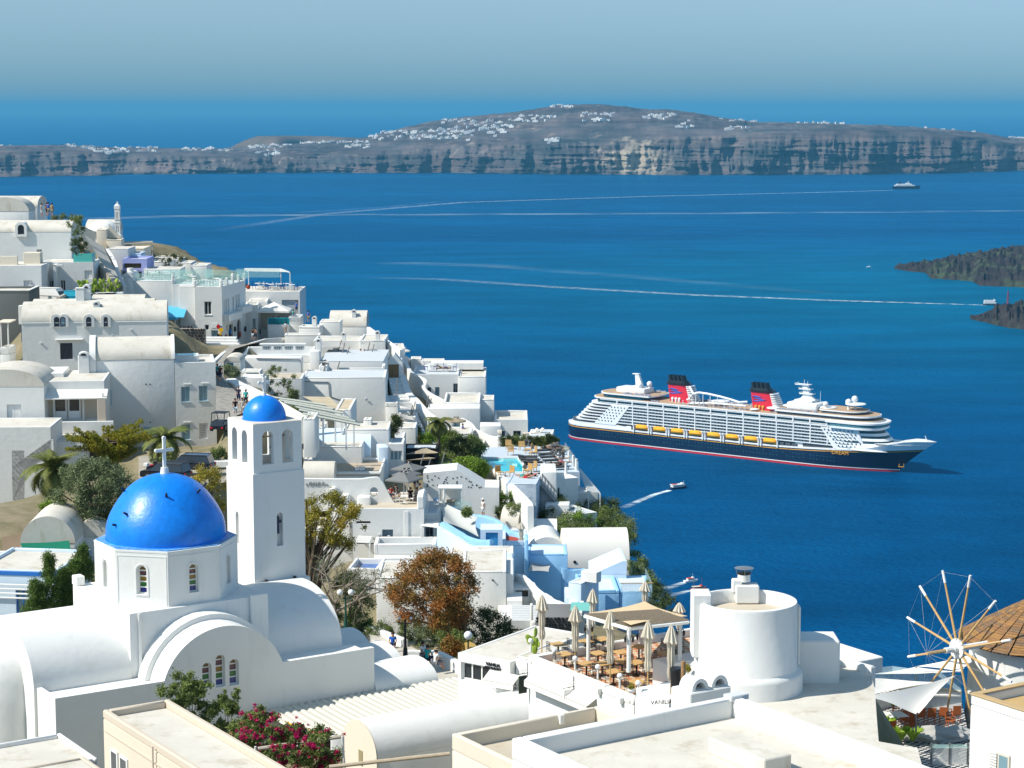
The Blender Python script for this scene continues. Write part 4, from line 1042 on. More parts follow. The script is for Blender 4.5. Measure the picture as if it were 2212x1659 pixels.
# barrel behind the gable, joined to the base, with a wider ring against it
def segarch(cx,cz,r,zlow,n=26):
 a=math.asin((zlow-cz)/r);return[(cx+r*cos(a+(pi-2*a)*i/n),cz+r*sin(a+(pi-2*a)*i/n))for i in range(n+1)]
bm=NB_();Pz(bm,segarch(gx,gz,R0-.01,-5.5),lambda p,t:Vc((p[0],FY+.321 if t==0 else 0.01,p[1])));cpart('gable_vault',bm,WHITE,50)
bm=NB_();Pz(bm,segarch(gx,gz,R0+.28,-5.5),lambda p,t:Vc((p[0],-1.0 if t==0 else 0.02,p[1])));cpart('vault_ring',bm,WHITE,50)
# side vaults of the nave
for(xa,xb,rs)in((-5.3,-.002,2.9),(7.902,12.45,2.75)):
 bm=NB_();Pz(bm,He(-.1,8.1,-3.25,rs,30),lambda p,t:Vc((xa if t==0 else xb,p[0],p[1])));cpart('nave_vault',bm,WHITE,50)
 bm=NB_();Bx(bm,xa,-.1,-12,xb,8.1,-3.252);cpart('nave_wall',bm,WHITE)
 # gutter floor and left parapet
bm=NB_();Bx(bm,FXL+.3,FY+.33,-12,FXR-.002,-.105,-3.45);cpart('gutter',bm,WHITE)
bm=NB_();Bx(bm,FXL,FY+.322,-12,FXL+.3,.55,zw-.06,.04);cpart('parapet',bm,WHITE)
# apse
bm=NB_();n=20
pr=[(2.75,-9),(2.75,-4.3),(2.7,-4.05),(2.6,-3.2),(2.3,-2.4),(1.7,-1.75),(.9,-1.4),(0,-1.3)]
Lz(bm,pr,40,(-5.5,4,0));cpart('apse',bm,WHITE,60)
# sitting lamp on the facade
bm=NB_();lx,lz=fac(Rc(1858,1085));Bx(bm,lx-.09,FY-.30,lz,lx+.09,FY-.12,lz+.24,.02);Tb(bm,(lx,FY,lz+.45),(lx,FY-.21,lz+.42),.02);Tb(bm,(lx,FY-.21,lz+.24),(lx,FY-.21,lz+.44),.02);cpart('wall_lantern',bm,METAL)
# three small vaults of the annexe
for k,(ya,yb)in enumerate(((-2.9,1.05),(1.07,4.8),(4.82,8.5))):
 bm=NB_();Pz(bm,He(ya,yb,-5.5,.95,18),lambda p,t:Vc((13.06 if t==0 else 17.0,p[0],p[1])));cpart('annexe_vault',bm,WHITE,60)
 bm=NB_();Bx(bm,13.06,ya,-12,17.0,yb,-5.502);cpart('annexe_wall',bm,WHITE)
# bell tower
TB=at(Re(410,262),116);tloc=TB-CO;TX,TY,TZ=tloc.dot(GX),tloc.dot(GY),tloc.z
TW,TD,BH=3.06,3.3,2.8
tower=empty('bell_tower',(TB.x,TB.y,TB.z-12),PHI,'tall white square bell tower with small blue dome and bells','bell tower')
def tpart(name,bm,m,ang=35,parent=None):return Fn(name,bm,m,parent or tower,ang)
z2=12.0;z1=z2-BH;T=.34
def tfit(p):
 d=ray(p);t=(TB-CAM).dot(GY)/d.dot(GY);q=CAM+d*t-TB;return q.dot(GX),q.z+z2
def tfitL(p):
 d=ray(p);t=(TB-CAM).dot(GX)/d.dot(GX);q=CAM+d*t-TB;return q.dot(GY),q.z+z2
fa=[]
for(pa,pb)in((Re(505,326),Re(628,686)),(Re(711,308),Re(830,668))):
 (xa,za),(xb,zb)=tfit(pa),tfit(pb);fa.append((xa,xb,z1+.48,z2-.42))
la=[]
for(pa,pb)in((Re(192,290),Re(250,635)),(Re(293,320),Re(354,665))):
 (xa,za),(xb,zb)=tfitL(pa),tfitL(pb);la.append((min(xa,xb),max(xa,xb),z1+.48,z2-.42))
bm=NB_()
H1=[arch(a,b,c,d,12)for a,b,c,d in fa];H2=[arch(a,b,c,d,12)for a,b,c,d in la]
Pl(bm,rect(0,TW,z1,z2),H1,0,T);Pl(bm,rect(0,TW,z1,z2),H1,TD-T,TD)
ML=Matrix(((0,1,0,0),(1,0,0,0),(0,0,1,0),(0,0,0,1)))
Pl(bm,rect(T,TD-T,z1,z2),H2,0,T,ML);Pl(bm,rect(T,TD-T,z1,z2),H2,TW-T,TW,ML)
tpart('belfry',bm,WHITE,30)
bm=NB_();Bx(bm,.01,.01,z2-.3,TW-.01,TD-.01,z2+.06,.03);tpart('belfry_roof',bm,ROOFW)
bm=NB_();Bx(bm,T,T,z1-.02,TW-T,TD-T,z1+.05);tpart('belfry_floor',bm,ROOFW)
zs0=z2-9.0
sh_h=[arch(*q)for q in()]
bm=NB_();(xa,za),(xb,zb)=tfit(Re(650,1170)),tfit(Re(718,1505))
nf=arch(xa,xb,zb,za,12);(ya,zc),(yb,zd)=tfitL(Re(245,1148)),tfitL(Re(280,1400));nl=arch(min(ya,yb),max(ya,yb),zc-1.9,zc,12)
g=.09
Pl(bm,rect(-g,TW+g,-3,z1),[nf],-g,.25);Pl(bm,rect(.25,TD+g,-3,z1),[nl],-g,.25,ML)
Bx(bm,.25,.25,-3,TW+g,TD+g,z1-.001);tpart('shaft',bm,WHITE,30)
bm=NB_();Bx(bm,-.30,-.30,-3,TW+.3,TD+.3,zs0-.05,.04);tpart('plinth',bm,WHITE)
bm=NB_();xm=(xa+xb)/2;zc_=za-.5;Bx(bm,xm-.06,.1,zc_-.75,xm+.06,.2,zc_+.25);Bx(bm,xm-.22,.1,zc_-.12,xm+.22,.2,zc_+.02);tpart('dark_cross',bm,DBLUE)
for(a,b,c,d)in fa:
 x=(a+b)/2;bm=NB_();y=TD*.45
 Lz(bm,[(0,.62),(.10,.62),(.16,.5),(.19,.25),(.28,.04),(.30,0)],16,(x-.1,y,d-1.25));bell=tpart('bell',bm,mat('pale_bronze',(.35,.36,.34),.5,.4,metal=.3))
 bm=NB_();Tb(bm,(x-.1,y,d-1.38),(x-.1,y,d-1.0),.04);Lz(bm,[(0,-.12),(.07,-.06),(.05,0)],8,(x-.1,y,d-1.35));Fn('clapper',bm,TERRA,bell)
 bm=NB_();Tb(bm,(x-.55,y,d-.55),(x+.55,y,d-.55),.04);Bx(bm,x-.22,y-.06,d-.68,x+.02,y+.06,d-.5);tpart('bell_beam',bm,WOOD)
rr=1.24;bm=NB_();pr=[(rr*cos(a),1.32*sin(a))for a in[pi/2*i/18 for i in range(19)]];pr[-1]=(0,1.32)
Lz(bm,[(rr+.04,0),(rr+.04,.04)]+[(r_,z_+.04)for r_,z_ in pr],48,(TW/2,TD/2,z2+.05));tpart('tower_dome',bm,BLUE,80)
cross(tower,TW/2,TD/2,z2+1.32,.62,WOODW,True)
for xx in(.5,2.3):
 bm=NB_();Bx(bm,xx,-.30,zs0-.04,xx+.16,-.18,zs0+.08);tpart('floodlight',bm,METAL)
# corrugated roof in front of the facade
def gp(x,y,z):return CO+GX*x+GY*y+Vc((0,0,z))
RT=empty('corrugated_roof',gp(0,0,-5.5),PHI,'long white corrugated awning roof with yellow edge below the church','roof')
SHEET=mat('white_corrugated_sheet',(.60,.58,.50),.7,.2,var=.06,vs=.7,stain=((.5,.46,.36),1.4,.58,.8))
x_a,x_b,y_a,y_b=5.7,18.6,-2.9,-11.6
bm=NB_();P0=[(x_a,y_a),(x_b,y_a),(x_b+.9,y_b),(8.1,y_b),(6.7,-5.6)]
Pz(bm,P0,lambda p,t:Vc((p[0],p[1],(p[1]+2.9)*.04+(0 if t else-.05))));Fn('roof_sheet',bm,SHEET,RT)
n_r=30
for i in range(n_r):
 x=x_a+.15+(x_b-x_a-.3)*i/(n_r-1);ye=y_b
 if x<8.1:ye=y_a-(x-5.7)/2.4*8.7-.5;ye=max(ye,y_b)
 bm=NB_();w=.16
 vs_=[(x-w,y_a,.002),(x-w*.4,y_a,.085),(x+w*.4,y_a,.085),(x+w,y_a,.002)]
 A=[bm.verts.new(p)for p in vs_];B=[bm.verts.new((p[0]+(.9*(x-x_a)/(x_b-x_a)if ye==y_b else .0),ye,p[2]+(ye+2.9)*.04))for p in vs_]
 for q in range(4):bm.faces.new((A[q],B[q],B[(q+1)%4],A[(q+1)%4]))
 bm.faces.new(A);bm.faces.new(B[::-1]);Fn('roof_rib',bm,SHEET,RT)
bm=NB_();e=[(x_a,y_a),(6.7,-5.6),(8.1,y_b),(9.6,y_b)]
for a,b in zip(e[:-1],e[1:]):Tb(bm,(a[0],a[1],(a[1]+2.9)*.04-.06),(b[0],b[1],(b[1]+2.9)*.04-.06),.07)
Fn('yellow_edge',bm,mat('yellow_edging',(.72,.40,.02),.6,.3),RT)
bm=NB_()
for x,y in((7.0,-5.3),(8.5,-7.6),(12,-7.8),(16,-7.8)):Tb(bm,(x,y,-4.5),(x,y,(y+2.9)*.04-.05),.06)
Fn('post',bm,WOODW,RT)
# foreground roofs
def nearblk(name,label,cat,corner,Y,which,W,D,hh,m=None,rm=None,rot=33,par=.4,pw=.3,**k):
 """block given by one roof corner seen at a pixel: bl = back-left, br = back-right"""
 r=radians(rot);ex=Vc((cos(r),sin(r),0));ey=Vc((-sin(r),cos(r),0));P=at(corner,Y)
 O=P-ey*D if which=='bl' else P-ey*D-ex*W
 return Blk(name,label,cat,O,None,Y,None,rot,D,m,'flat',rm,par,pw,hh=hh,w=W,down=0,**k)
def width_to(P,u,d):
 """distance along direction d from P until pixel column u"""
 lo,hi=0.0,60.0
 s=1 if proj(P+d*1)[0]>proj(P)[0]else-1
 for _ in range(50):
  mid=(lo+hi)/2
  if(proj(P+d*mid)[0]-u)*s<0:lo=mid
  else:hi=mid
 return lo
 # beige house
P=at(Rc(850,1175),75);W_=width_to(P,Rc(1400,1100)[0],GX)
b=nearblk('beige_house','beige house with cream flat roof in front of the church','house',Rc(850,1175),75,'bl',W_,19,7,BEIGE,ROOFW,par=.32,pw=.22)
def lwin(b,y0,y1,z0,z1,fm=WOODW,gm=GLASS,nm='window',proud=.06):
 bm=NB_();Bx(bm,-proud,y0,z0,.02,y1,z1,.01);w=b.part(nm,bm,fm)
 n=2 if y1-y0>.9 else 1;st=(y1-y0-.08)/n
 for i in range(n):
  bm=NB_();Bx(bm,-proud-.006,y0+.08+st*i,z0+.09,-proud+.01,y0+st*(i+1),z1-.09);Fn('pane',bm,gm,w)
D_=b.D
for pa,pb in((Rc(925,1490),Rc(985,1655)),(Rc(1000,1545),Rc(1065,1700))):
 (ya,za)=b.loc(pa,1);(yb,zb)=b.loc(pb,1);lwin(b,min(ya,yb),max(ya,yb),za-1.5,za)
bm=NB_();Bx(bm,-.05,.3,b.h-.75,-.002,D_-.2,b.h-.70);Tb(bm,(-.12,D_-4.9,b.h-.1),(-.12,D_-4.9,b.h-3),.035);Bx(bm,-.25,D_-5.0,b.h-3.0,0,D_-4.78,b.h-.95);b.part('drain_pipe',bm,BEIGE)
for k in range(5):
 y,z=D_-1.6-.28*(k%3),b.h
 # lower-left roof
P=at(Rc(505,1365),84)
nearblk('cream_roof_house','low cream roofed house at the bottom left corner','house',Rc(505,1365),84,'br',8,4.1,6,WHITE2,ROOFW,par=.22,pw=.2)
P2=at(Rc(805,1585),80);nearblk('cream_roof_lean_to','grey walled lean-to roof beside the bottom left roof','house',Rc(700,1560),80,'br',5,6,6,BEIGE,ROOFW,par=.12,pw=.2)
# big roof at the bottom right
P=at(Rj(480,1300),70);W_=width_to(P,Rk(275,1060)[0],GX)
big=nearblk('roof_terrace_house','large white house with broad cream roof terrace at bottom right','house',Rj(480,1300),70,'bl',W_,17,8,WHITE,ROOFW,par=.75,pw=.42)
def rooflocal(b,p,z=None):
 q=Oz(p,b.O.z-(.6 if z is None else z))-b.O;return q.dot(b.ex),q.dot(b.ey)
x,y=rooflocal(big,Rk(330,1440));big.box('roof_block',x-.2,y-1.4,big.h-.72,x+1.0,y+1.7,big.h-.12,ROOFW,.04)
bm=NB_();x,y=W_-.3,16.4;Bx(bm,W_-.55,16.5,big.h-.1,W_+.3,17.0,big.h+.12,.03);big.part('cable_box',bm,GREYW)
# chimney block with twin cowls behind the big roof
q=at(Rj(2090,870),82);ch=empty('twin_chimney',(q.x,q.y,q.z-3),PHI,'white chimney block with two little arched cowls beside the round tower','chimney')
bm=NB_();Bx(bm,-1.15,-.5,-1,.95,.8,2.98,.05);Fn('stack',bm,WHITE,ch)
for x0 in(-.95,.05):
 bm=NB_();Pl(bm,He(x0,x0+.85,2.99,.48,12),[He(x0+.17,x0+.68,3.02,.30,10)],-.35,.5);c=Fn('cowl',bm,WHITE,ch);bm=NB_();Bx(bm,x0+.18,.1,3.0,x0+.66,.3,3.28);Fn('flue',bm,BLACK,c)
bm=NB_();Bx(bm,-6,-.4,-1,-1.16,.2,1.1,.05);Bx(bm,.96,-.3,-1,3.1,.3,.9,.05);Fn('low_wall',bm,WHITE,ch)
# middle roof between the vault and the big roof
P=at(Ri(1755,1372),84);W_=width_to(P,Rj(1195,1120)[0],GX)
mid=nearblk('tan_roof_house','white walled house with tan roof below the long barrel vault','house',Ri(1755,1372),84,'bl',W_,14,6,CREAM,ROOF,par=.7,pw=.25)
mid.box('parapet_pier',5.2,13.6,mid.h-.4,5.45,13.95,mid.h+.03,WHITE)
# long barrel vault
P=at(Ri(1145,1590),95);W_=width_to(P,Rj(1062,1130)[0],GX);D_=width_to(P,Ri(864,1400)[0],GY)
v=Blk('barrel_vault_house','long white barrel vaulted house with cream end wall in front','house',Ri(1145,1590),None,95,None,33,D_,WHITE,'vx',WHITE,hh=4,w=W_,rise=1.5,down=0)
bm=NB_();Pz(bm,He(-.03,D_+.03,v.h-.0,1.5,20),lambda p,t:Vc((-.06-.03*t,p[0],p[1])));v.part('end_wall',bm,CREAM,50)
bm=NB_();Bx(bm,-.09,-.03,0,-.035,D_+.03,v.h-.003);v.part('end_wall',bm,CREAM)
(ya,za)=v.loc(Ri(990,1495),1);bm=NB_();Bx(bm,-.12,ya-.5,za-.75,-.07,ya-.12,za,.01);v.part('slit_window',bm,mat('tan_slit',(.30,.26,.15),.8,.1))
# white wall and beams between
bm=NB_()
# round tower
RC_=at((1609,1530),90.3);rb=2.50;z0=H-25.6
rt=empty('round_tower',(RC_.x,RC_.y,z0),0,'squat white round tower with chimney above the restaurant terrace','tower')
cx_,cy_=0,0
ht=3.95
bm=NB_();Lz(bm,[(2.56,-1.5),(2.54,.72),(2.48,.86),(2.36,.92),(2.28,1.0),(2.25,ht-.1),(2.22,ht),(2.05,ht+.02),(2.0,ht-.05),(1.98,ht-.62),(0,ht-.62)],72);Fn('wall',bm,WHITE,rt,50)
bm=NB_();Lz(bm,[(0,.02),(1.95,.02),(1.95,-.02)],60,(0,0,ht-.6));Fn('roof',bm,ROOF,rt)
bm=NB_();Bx(bm,-2.45,-.75,1.5,-1.6,.45,ht+.42,.06);Fn('stair_head',bm,WHITE,rt)
bm=NB_();Bx(bm,-.3,1.55,ht-.55,.75,2.3,ht+.28,.05);Bx(bm,-.45,1.75,ht-.1,-.0,2.2,ht+.5,.05);ch_=Fn('chimney',bm,WHITE,rt)
bm=NB_();Tb(bm,(.1,2.0,ht+.4),(.1,2.0,ht+.72),.3,.28,16);Fn('pipe',bm,WHITE,ch_);bm=NB_();Tb(bm,(.1,2.0,ht+.72),(.1,2.0,ht+.82),.29,.29,16);Fn('flue',bm,BLACK,ch_)
bm=NB_();Lz(bm,[(.44,0),(.25,.04),(0,.05)],20,(.1,2.0,ht+1.0));[Tb(bm,(.1+.3*cos(a),2.0+.3*sin(a),ht+.7),(.1+.38*cos(a),2.0+.38*sin(a),ht+1.0),.015,n=4)for a in(0,1.57,3.14,4.71)];Fn('cowl',bm,STEEL,ch_)
bm=NB_();Bx(bm,2.26,-.2,1.0,2.40,.4,3.7,.06);Fn('buttress',bm,WHITE,rt)
bm=NB_();Bx(bm,2.3,.6,-.3,4.3,2.3,1.95,.08);Fn('side_block',bm,WHITE,rt)
# roof deck that carries tower and reaches the mill
pts=[Rj(1990,860),Rk(720,722),Rk(1190,848),Rk(1215,960),Rk(1228,1150),Rk(1240,1300),Rk(1500,1345),Rk(1540,1500),Rk(1500,1700),Rk(300,1120)]
P=[Oz(p,z0)for p in pts];t=empty('cream_roof_deck',(P[0].x,P[0].y,z0-6),0,'curving cream roof deck between the round tower and the windmill','roof');o_=Vc((P[0].x,P[0].y,0))
bm=NB_();Pz(bm,[(p.x-o_.x,p.y-o_.y)for p in P],lambda p,t_:Vc((p[0],p[1],5.98 if t_ else 0)));Fn('deck',bm,ROOFW,t)
Wst('deck_parapet','','',[P[1]-Vc((o_.x,o_.y,z0-6.3)),P[2]-Vc((o_.x,o_.y,z0-6.3))],.3,WHITE,1.0,parent=t)
# house at the bottom right with tan roof
P=at(Rk(1855,990),84)
br=nearblk('white_corner_house','bright white house with ochre parapet roof at the right edge','house',Rk(1855,990),84,'bl',12,14,9,WHITE,mat('ochre_roof',(.52,.36,.17),.9,.1,var=.08,vs=2),par=.42,pw=.32)
bm=NB_();bh=br.h
for q in((-.03,-.03,12.03,.33),(-.03,13.69,12.03,14.03),(-.03,.33,.33,13.69)):Bx(bm,q[0],q[1],bh+.002,q[2],q[3],bh+.07,.01)
br.part('coping',bm,mat('ochre_coping',(.50,.36,.19),.9,.1,var=.06,vs=3))
(ya,za)=br.loc(Rk(2045,1372),1);(yb,zb)=br.loc(Rk(2120,1480),1);lwin(br,min(ya,yb),max(ya,yb),za-1.5,za,CREAM,GLASSL,proud=.08)
bm=NB_();y_=max(ya,yb)+.05
for k in range(12):Bx(bm,-.10,y_,za-1.45+k*.12,-.04,y_+.45,za-1.37+k*.12)
br.part('shutter',bm,WOODW)
(ya,za)=br.loc(Rk(1825,1060),1)
# windmill
MC=at((2236,1560),114.5);mr=3.8;mt=empty('windmill',(MC.x,MC.y,MC.z),0,'white windmill with brown boarded cone roof and bare wooden sail spokes','windmill')
zeave=H-(1398-VH)/F*114.5-MC.z
bm=NB_();Lz(bm,[(mr+.35,-6),(mr+.15,0),(mr,zeave*.6),(mr-.05,zeave),(0,zeave)],64);Fn('body',bm,WHITE,mt,50)
shm=[mat('shingle_%s'%n_,c,.8,.2,vs=4,c2=c2)for n_,c,c2 in(('brown',(.30,.165,.075),(.22,.12,.055)),('grey_brown',(.23,.15,.09),(.17,.11,.065)),('amber',(.36,.20,.075),(.27,.15,.06)))]
er=mr+.62;ch2=2.6;rows=26;secs=26;k_=0
roofp=Fn('roof_core',(lambda b_:(Lz(b_,[(er-.1,-.05),(.05,ch2-.1)],40,(0,0,zeave)),b_)[1])(NB_()),mat('roof_dark_gap',(.05,.03,.02),.9,.1),mt)
for s_ in range(secs):
 a0_=2*pi*s_/secs;a1_=2*pi*(s_+1)/secs
 vis=proj(MC+Vc((er*.6*cos((a0_+a1_)/2),er*.6*sin((a0_+a1_)/2),zeave+1)))[0]<2230
 for q in range(rows if vis else 0):
  t0_,t1_=q/rows,(q+1.12)/rows
  if q>20 and s_%2:continue
  sp_=1 if q<=20 else 2;aa=a0_+.012;ab=2*pi*(s_+sp_)/secs-.012
  r0_,r1_=er*(1-t0_)+.02,er*(1-t1_)+.0;r1_=max(r1_,.02);zz0=zeave+ch2*t0_+.05;zz1=zeave+ch2*min(1,t1_)+.02;jit=R.uniform(0,.02)
  vs_=[(r0_*cos(aa),r0_*sin(aa),zz0+jit),(r0_*cos(ab),r0_*sin(ab),zz0+jit),(r1_*cos(ab),r1_*sin(ab),zz1),(r1_*cos(aa),r1_*sin(aa),zz1)]
  vs_+=[(x,y,z-.035)for x,y,z in vs_]
  if k_<300:pydata('shingle',vs_,[(0,1,2,3),(4,7,6,5),(0,4,5,1),(1,5,6,2),(2,6,7,3),(3,7,4,0)],R.choice(shm),mt,smooth_=False);k_+=1
  else:pydata('shingle_course',vs_,[(0,1,2,3),(0,4,5,1)],R.choice(shm),mt,smooth_=False)['kind']='stuff'
HB_=at(Rt(835,378),111.5);hl=HB_-MC;axis=Vc((.87,.49,0)).normalized()
bm=NB_();Tb(bm,hl-axis*.9,hl+axis*6.5,.17,.2,10);Fn('axle',bm,WOODW,mt)
right=Vc((-axis.y,axis.x,0));
def spokes():
 ends=[Rk(1495,460),Rk(1572,218),Rk(1705,98),Rk(1846,120),Rk(1998,318),Rk(2075,588),Rk(2092,890),Rk(1945,1050),Rk(1768,1120),Rk(1596,1000),Rk(1504,742),Rk(1548,700)]
 out=[]
 for e in ends:
  d=ray(e);t=(HB_-CAM).dot(axis)/d.dot(axis);q=CAM+d*t-MC
  v=q-hl
  if v.length<2.2 or v.length>5.6:v=v.normalized()*4.7
  out.append(hl+v)
 return out
 # twelve spokes in the plane square to the axle
AX2=Vc((0,0,1));ends=[]
for i in range(12):
 a=radians(11+30*i);L_=4.25;ends.append(hl+(right*cos(a)+AX2*sin(a))*L_)
hubp=Fn('hub',(lambda b_:(Tb(b_,hl-axis*.35,hl+axis*.3,.22,.22,12),[Bx(b_,-.10,-.10,.15,.10,.10,.55,.02,MT_(hl)@(e-hl).to_track_quat('Z','Y').to_matrix().to_4x4())for e in ends],b_)[2])(NB_()),WOODW,mt)
for e in ends:
 d=(e-hl).normalized();bm=NB_();Tb(bm,hl+d*.45,e,.075,.05,8);s_=Fn('sail_spoke',bm,OAK,mt)
 bm=NB_();Tb(bm,hl+d*3.65,hl+d*4.35,.075,.07,8);Fn('white_wrap',bm,WOODW,s_)
tipp=hl-axis*2.2
bm=NB_();Tb(bm,hl-axis*.3,tipp,.12,.09,8);Fn('bowsprit',bm,OAK,mt)
bm=NB_()
for i in range(12):
 Tb(bm,ends[i],ends[(i+1)%12],.0025,n=3);Tb(bm,ends[i],tipp,.005,n=3)
Fn('rigging',bm,mat('rigging_rope',(.6,.58,.52),.8,.2),mt)
# village houses (u, v read off the photograph, distance in metres)
def V(name,label,p0,p1,Y,vb,cat='house',**k):
 return Blk(name,label,cat,p0,p1[0],Y,vb[1]if isinstance(vb,tuple)else vb,**k)
FJ=dict(fm=DBLUE);GJ=dict(fm=GREYJ,cols=2,rows=3)
L_=Ra(0,0)[0]-40
# -- upper left
A1=V('barrel_roof_house','white barrel roofed house topmost at the left edge',(L_,Ra(0,166)[1]),Ra(310,0),285,Ra(0,312),depth=6,roof='vx',rise=1.35)
A1b=V('arched_annexe','low white annexe with arched front below the topmost house',(L_,Ra(0,205)[1]),Ra(238,0),279,Ra(0,312),depth=4,roof='vy',rise=1.9)
A2=V('barrel_roof_house','white barrel roofed house with small arched dormer, second from the top left',(L_,Ra(0,376)[1]),Ra(588,0),270,Ra(0,622),depth=6.5,roof='vx',rise=1.35,rot=2,holes=[(Ra(302,520),Ra(350,615),'win',dict(gm=GLASSL,fm=CREAM))])
x,z=A2.loc(Ra(178,388));bm=NB_();Pl(bm,arch(x-.75,x+.75,z-.4,z+1.5,10),[arch(x-.42,x+.42,z-.1,z+1.15,10)],-.35,2.4);d_=A2.part('dormer',bm,WHITE);bm=NB_();Pl(bm,arch(x-.42,x+.42,z-.1,z+1.15,10),[],-.1,.0);Fn('pane',bm,GLASS,d_)
A3=V('terrace_house','white house with three dark doors and green glass rail below the dormer house',Ra(342,628),Ra(772,0),264,Ra(0,890),depth=6,rot=3,par=.1,rm=ROOFW,holes=[(Ra(344,778),Ra(368,868),'win'),(Ra(402,778),Ra(452,860),'win',dict(cols=2)),(Ra(500,775),Ra(545,862),'win',dict(cols=2)),(Ra(700,695),Ra(765,765),'shut',dict(gm=WHITE2))])
x,z=A3.loc(Ra(458,640));A3.box('fin_wall',x,-1.6,0,x+.35,-.01,z,WHITE);A3.box('fin_wall',x,-1.6,z-.25,x+1.2,-1.3,z+.02,WHITE)
x0,z=A3.loc(Ra(607,605));x1,_=A3.loc(Ra(762,605));bm=NB_();Bx(bm,x0,.1,A3.h+.02,x1,.16,A3.h+1.1);Bx(bm,x1-.05,.17,A3.h+.02,x1,3,A3.h+1.1);A3.part('glass_balustrade',bm,mat('turquoise_glass',(.10,.55,.48),.15,.5))
A4=V('flat_roof_house','pale blue shaded flat roofed house at the left edge above the grey block',(L_,Ra(0,656)[1]),Ra(341,0),258,Ra(0,970),depth=7,rot=2,par=.12,rm=ROOFW,holes=[(Ra(195,778),Ra(270,884),'shut',dict(fm=WHITE2,gm=WHITE2))])
A4.box('roof_wall',1,2.5,A4.h-.1,A4.W-3.4,3.0,A4.h+1.0,CREAM);A4.box('roof_block',A4.W-3.0,4.2,A4.h-.1,A4.W-.9,6,A4.h+1.3,CREAM)
x,z=A4.loc(Ra(240,882));A4.box('low_wall',x,-2.0,0,x+3.2,-1.7,z,WHITE)
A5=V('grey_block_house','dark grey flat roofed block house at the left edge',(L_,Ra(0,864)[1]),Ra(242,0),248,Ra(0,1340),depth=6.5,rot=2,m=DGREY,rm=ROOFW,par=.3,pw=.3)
bm=NB_();Bx(bm,-.02,-.02,A5.h+.002,A5.W+.02,.34,A5.h+.06);Bx(bm,A5.W-.34,.34,A5.h+.002,A5.W+.02,6.5,A5.h+.06);A5.part('coping',bm,WHITE)
# -- barrel house with arched windows
B1=V('arched_window_house','long white barrel vaulted house with navy arched dormer windows',Ra(178,1122),Ra(1383,0),232,Ra(0,1478),depth=7.5,rot=8,roof='vx',rise=1.9,holes=[(Ra(497,1298),Ra(604,1432),'door',dict(cols=3,fm=DBLUE,gm=GLASS))])
for(a,b,t,n)in((445,548,1075,2),(712,762,1075,1),(857,898,1075,1)):
 x0,z1=B1.loc(Ra(a,t));x1,z0=B1.loc(Ra(b,1162));z1-=.05;w=(x1-x0)/n
 for i in range(n):
  q0,q1=x0+w*i,x0+w*(i+1);bm=NB_();o_=.28
  Pl(bm,arch(q0-(o_ if i==0 else 0),q1+(o_ if i==n-1 else 0),z0-.02,z1+.3,12),[arch(q0+.02,q1-.02,z0+.02,z1,12)],-.16,1.7);d_=B1.part('dormer',bm,WHITE)
  bm=NB_();Pl(bm,arch(q0+.02,q1-.02,z0+.02,z1,12),[arch(q0+.13,q1-.13,z0+.14,z1-.12,12)],-.09,-.03);f_=Fn('window_frame',bm,DBLUE,d_)
  bm=NB_();Pl(bm,arch(q0+.1,q1-.1,z0+.1,z1-.1,12),[],-.05,-.04);Fn('pane',bm,GLASSL if i else GLASS,d_)
B1.box('cornice',-.05,-.06,B1.h-.22,B1.W+.02,-.002,B1.h-.1,WHITE)
x0,z=B1.loc(Ra(460,1265));x1,_=B1.loc(Ra(690,1265));B1.box('canopy',x0,-.5,z-.1,x1,-.002,z+.02,WHITE)
for xx in(843,1140):
 x0,z=B1.loc(Ra(xx,1268));B1.box('lintel',x0,-.12,z,x0+1.7,-.002,z+.08,WHITE)
for(a,t)in((768,1085),):
 x0,z=B1.loc(Ra(a,t));B1.chimney(x0,1.2,1.9,.75,z=B1.h-.2)
for(y0,z0,z1)in((1.2,B1.h-2.3,B1.h-.4),(1.2,B1.h-6.0,B1.h-4.0)):
 bm=NB_();Bx(bm,-.04,y0,z0,.01,y0+1.6,z1);w_=B1.part('window',bm,DBLUE)
 for q in(y0-.65,y0+1.65):
  bm=NB_();Bx(bm,-.12,q,z0,-.05,q+.6,z1);Fn('shutter',bm,DBLUE,w_)
 bm=NB_();Bx(bm,-.05,y0+.1,z0+.1,-.041,y0+1.5,z1-.1);Fn('pane',bm,GLASSL,w_)
B1.box('corner_turret',-.5,2.2,B1.h-.5,.5,3.2,B1.h+1.6,WHITE)
t_=V('wooden_balcony','white balcony pergola on the left side of the arched window house',(Ra(20,0)[0]-6,Ra(0,1335)[1]),Ra(82,0),236,Ra(0,1440),cat='balcony',depth=3,par=.8,pw=.12,down=4)
for q in(.1,t_.W-.25):t_.box('post',q,.05,t_.h,q+.14,.2,t_.h+2.8)
t_.box('canopy',-.2,-.1,t_.h+2.81,t_.W+.1,3,t_.h+2.95,CREAM)
B1c=V('barrel_roof_row','pair of low white barrel roofs behind the arched window house',Ra(265,1040),Ra(1275,0),243,Ra(0,1100),depth=4,rot=4,roof='vx',rise=1.35)
B1d=V('barrel_roof_row','far white barrel roof with round end behind the arched window house',Ra(760,1000),Ra(1195,0),249,Ra(0,1050),depth=4,rot=4,roof='vx',rise=1.35)
for k,(a,w_)in enumerate(((620,1.0),(672,.95))):x0,z=B1c.loc(Ra(a,1000));B1c.chimney(x0,1.0+k*.3,2.4,w_,'round' if k else 'flat',z=B1c.h+.2)
for a in(480,560):x0,z=B1c.loc(Ra(a,1000));B1c.box('skylight',x0,.7,B1c.h+.75,x0+1.3,1.3,B1c.h+1.0,GLASS)
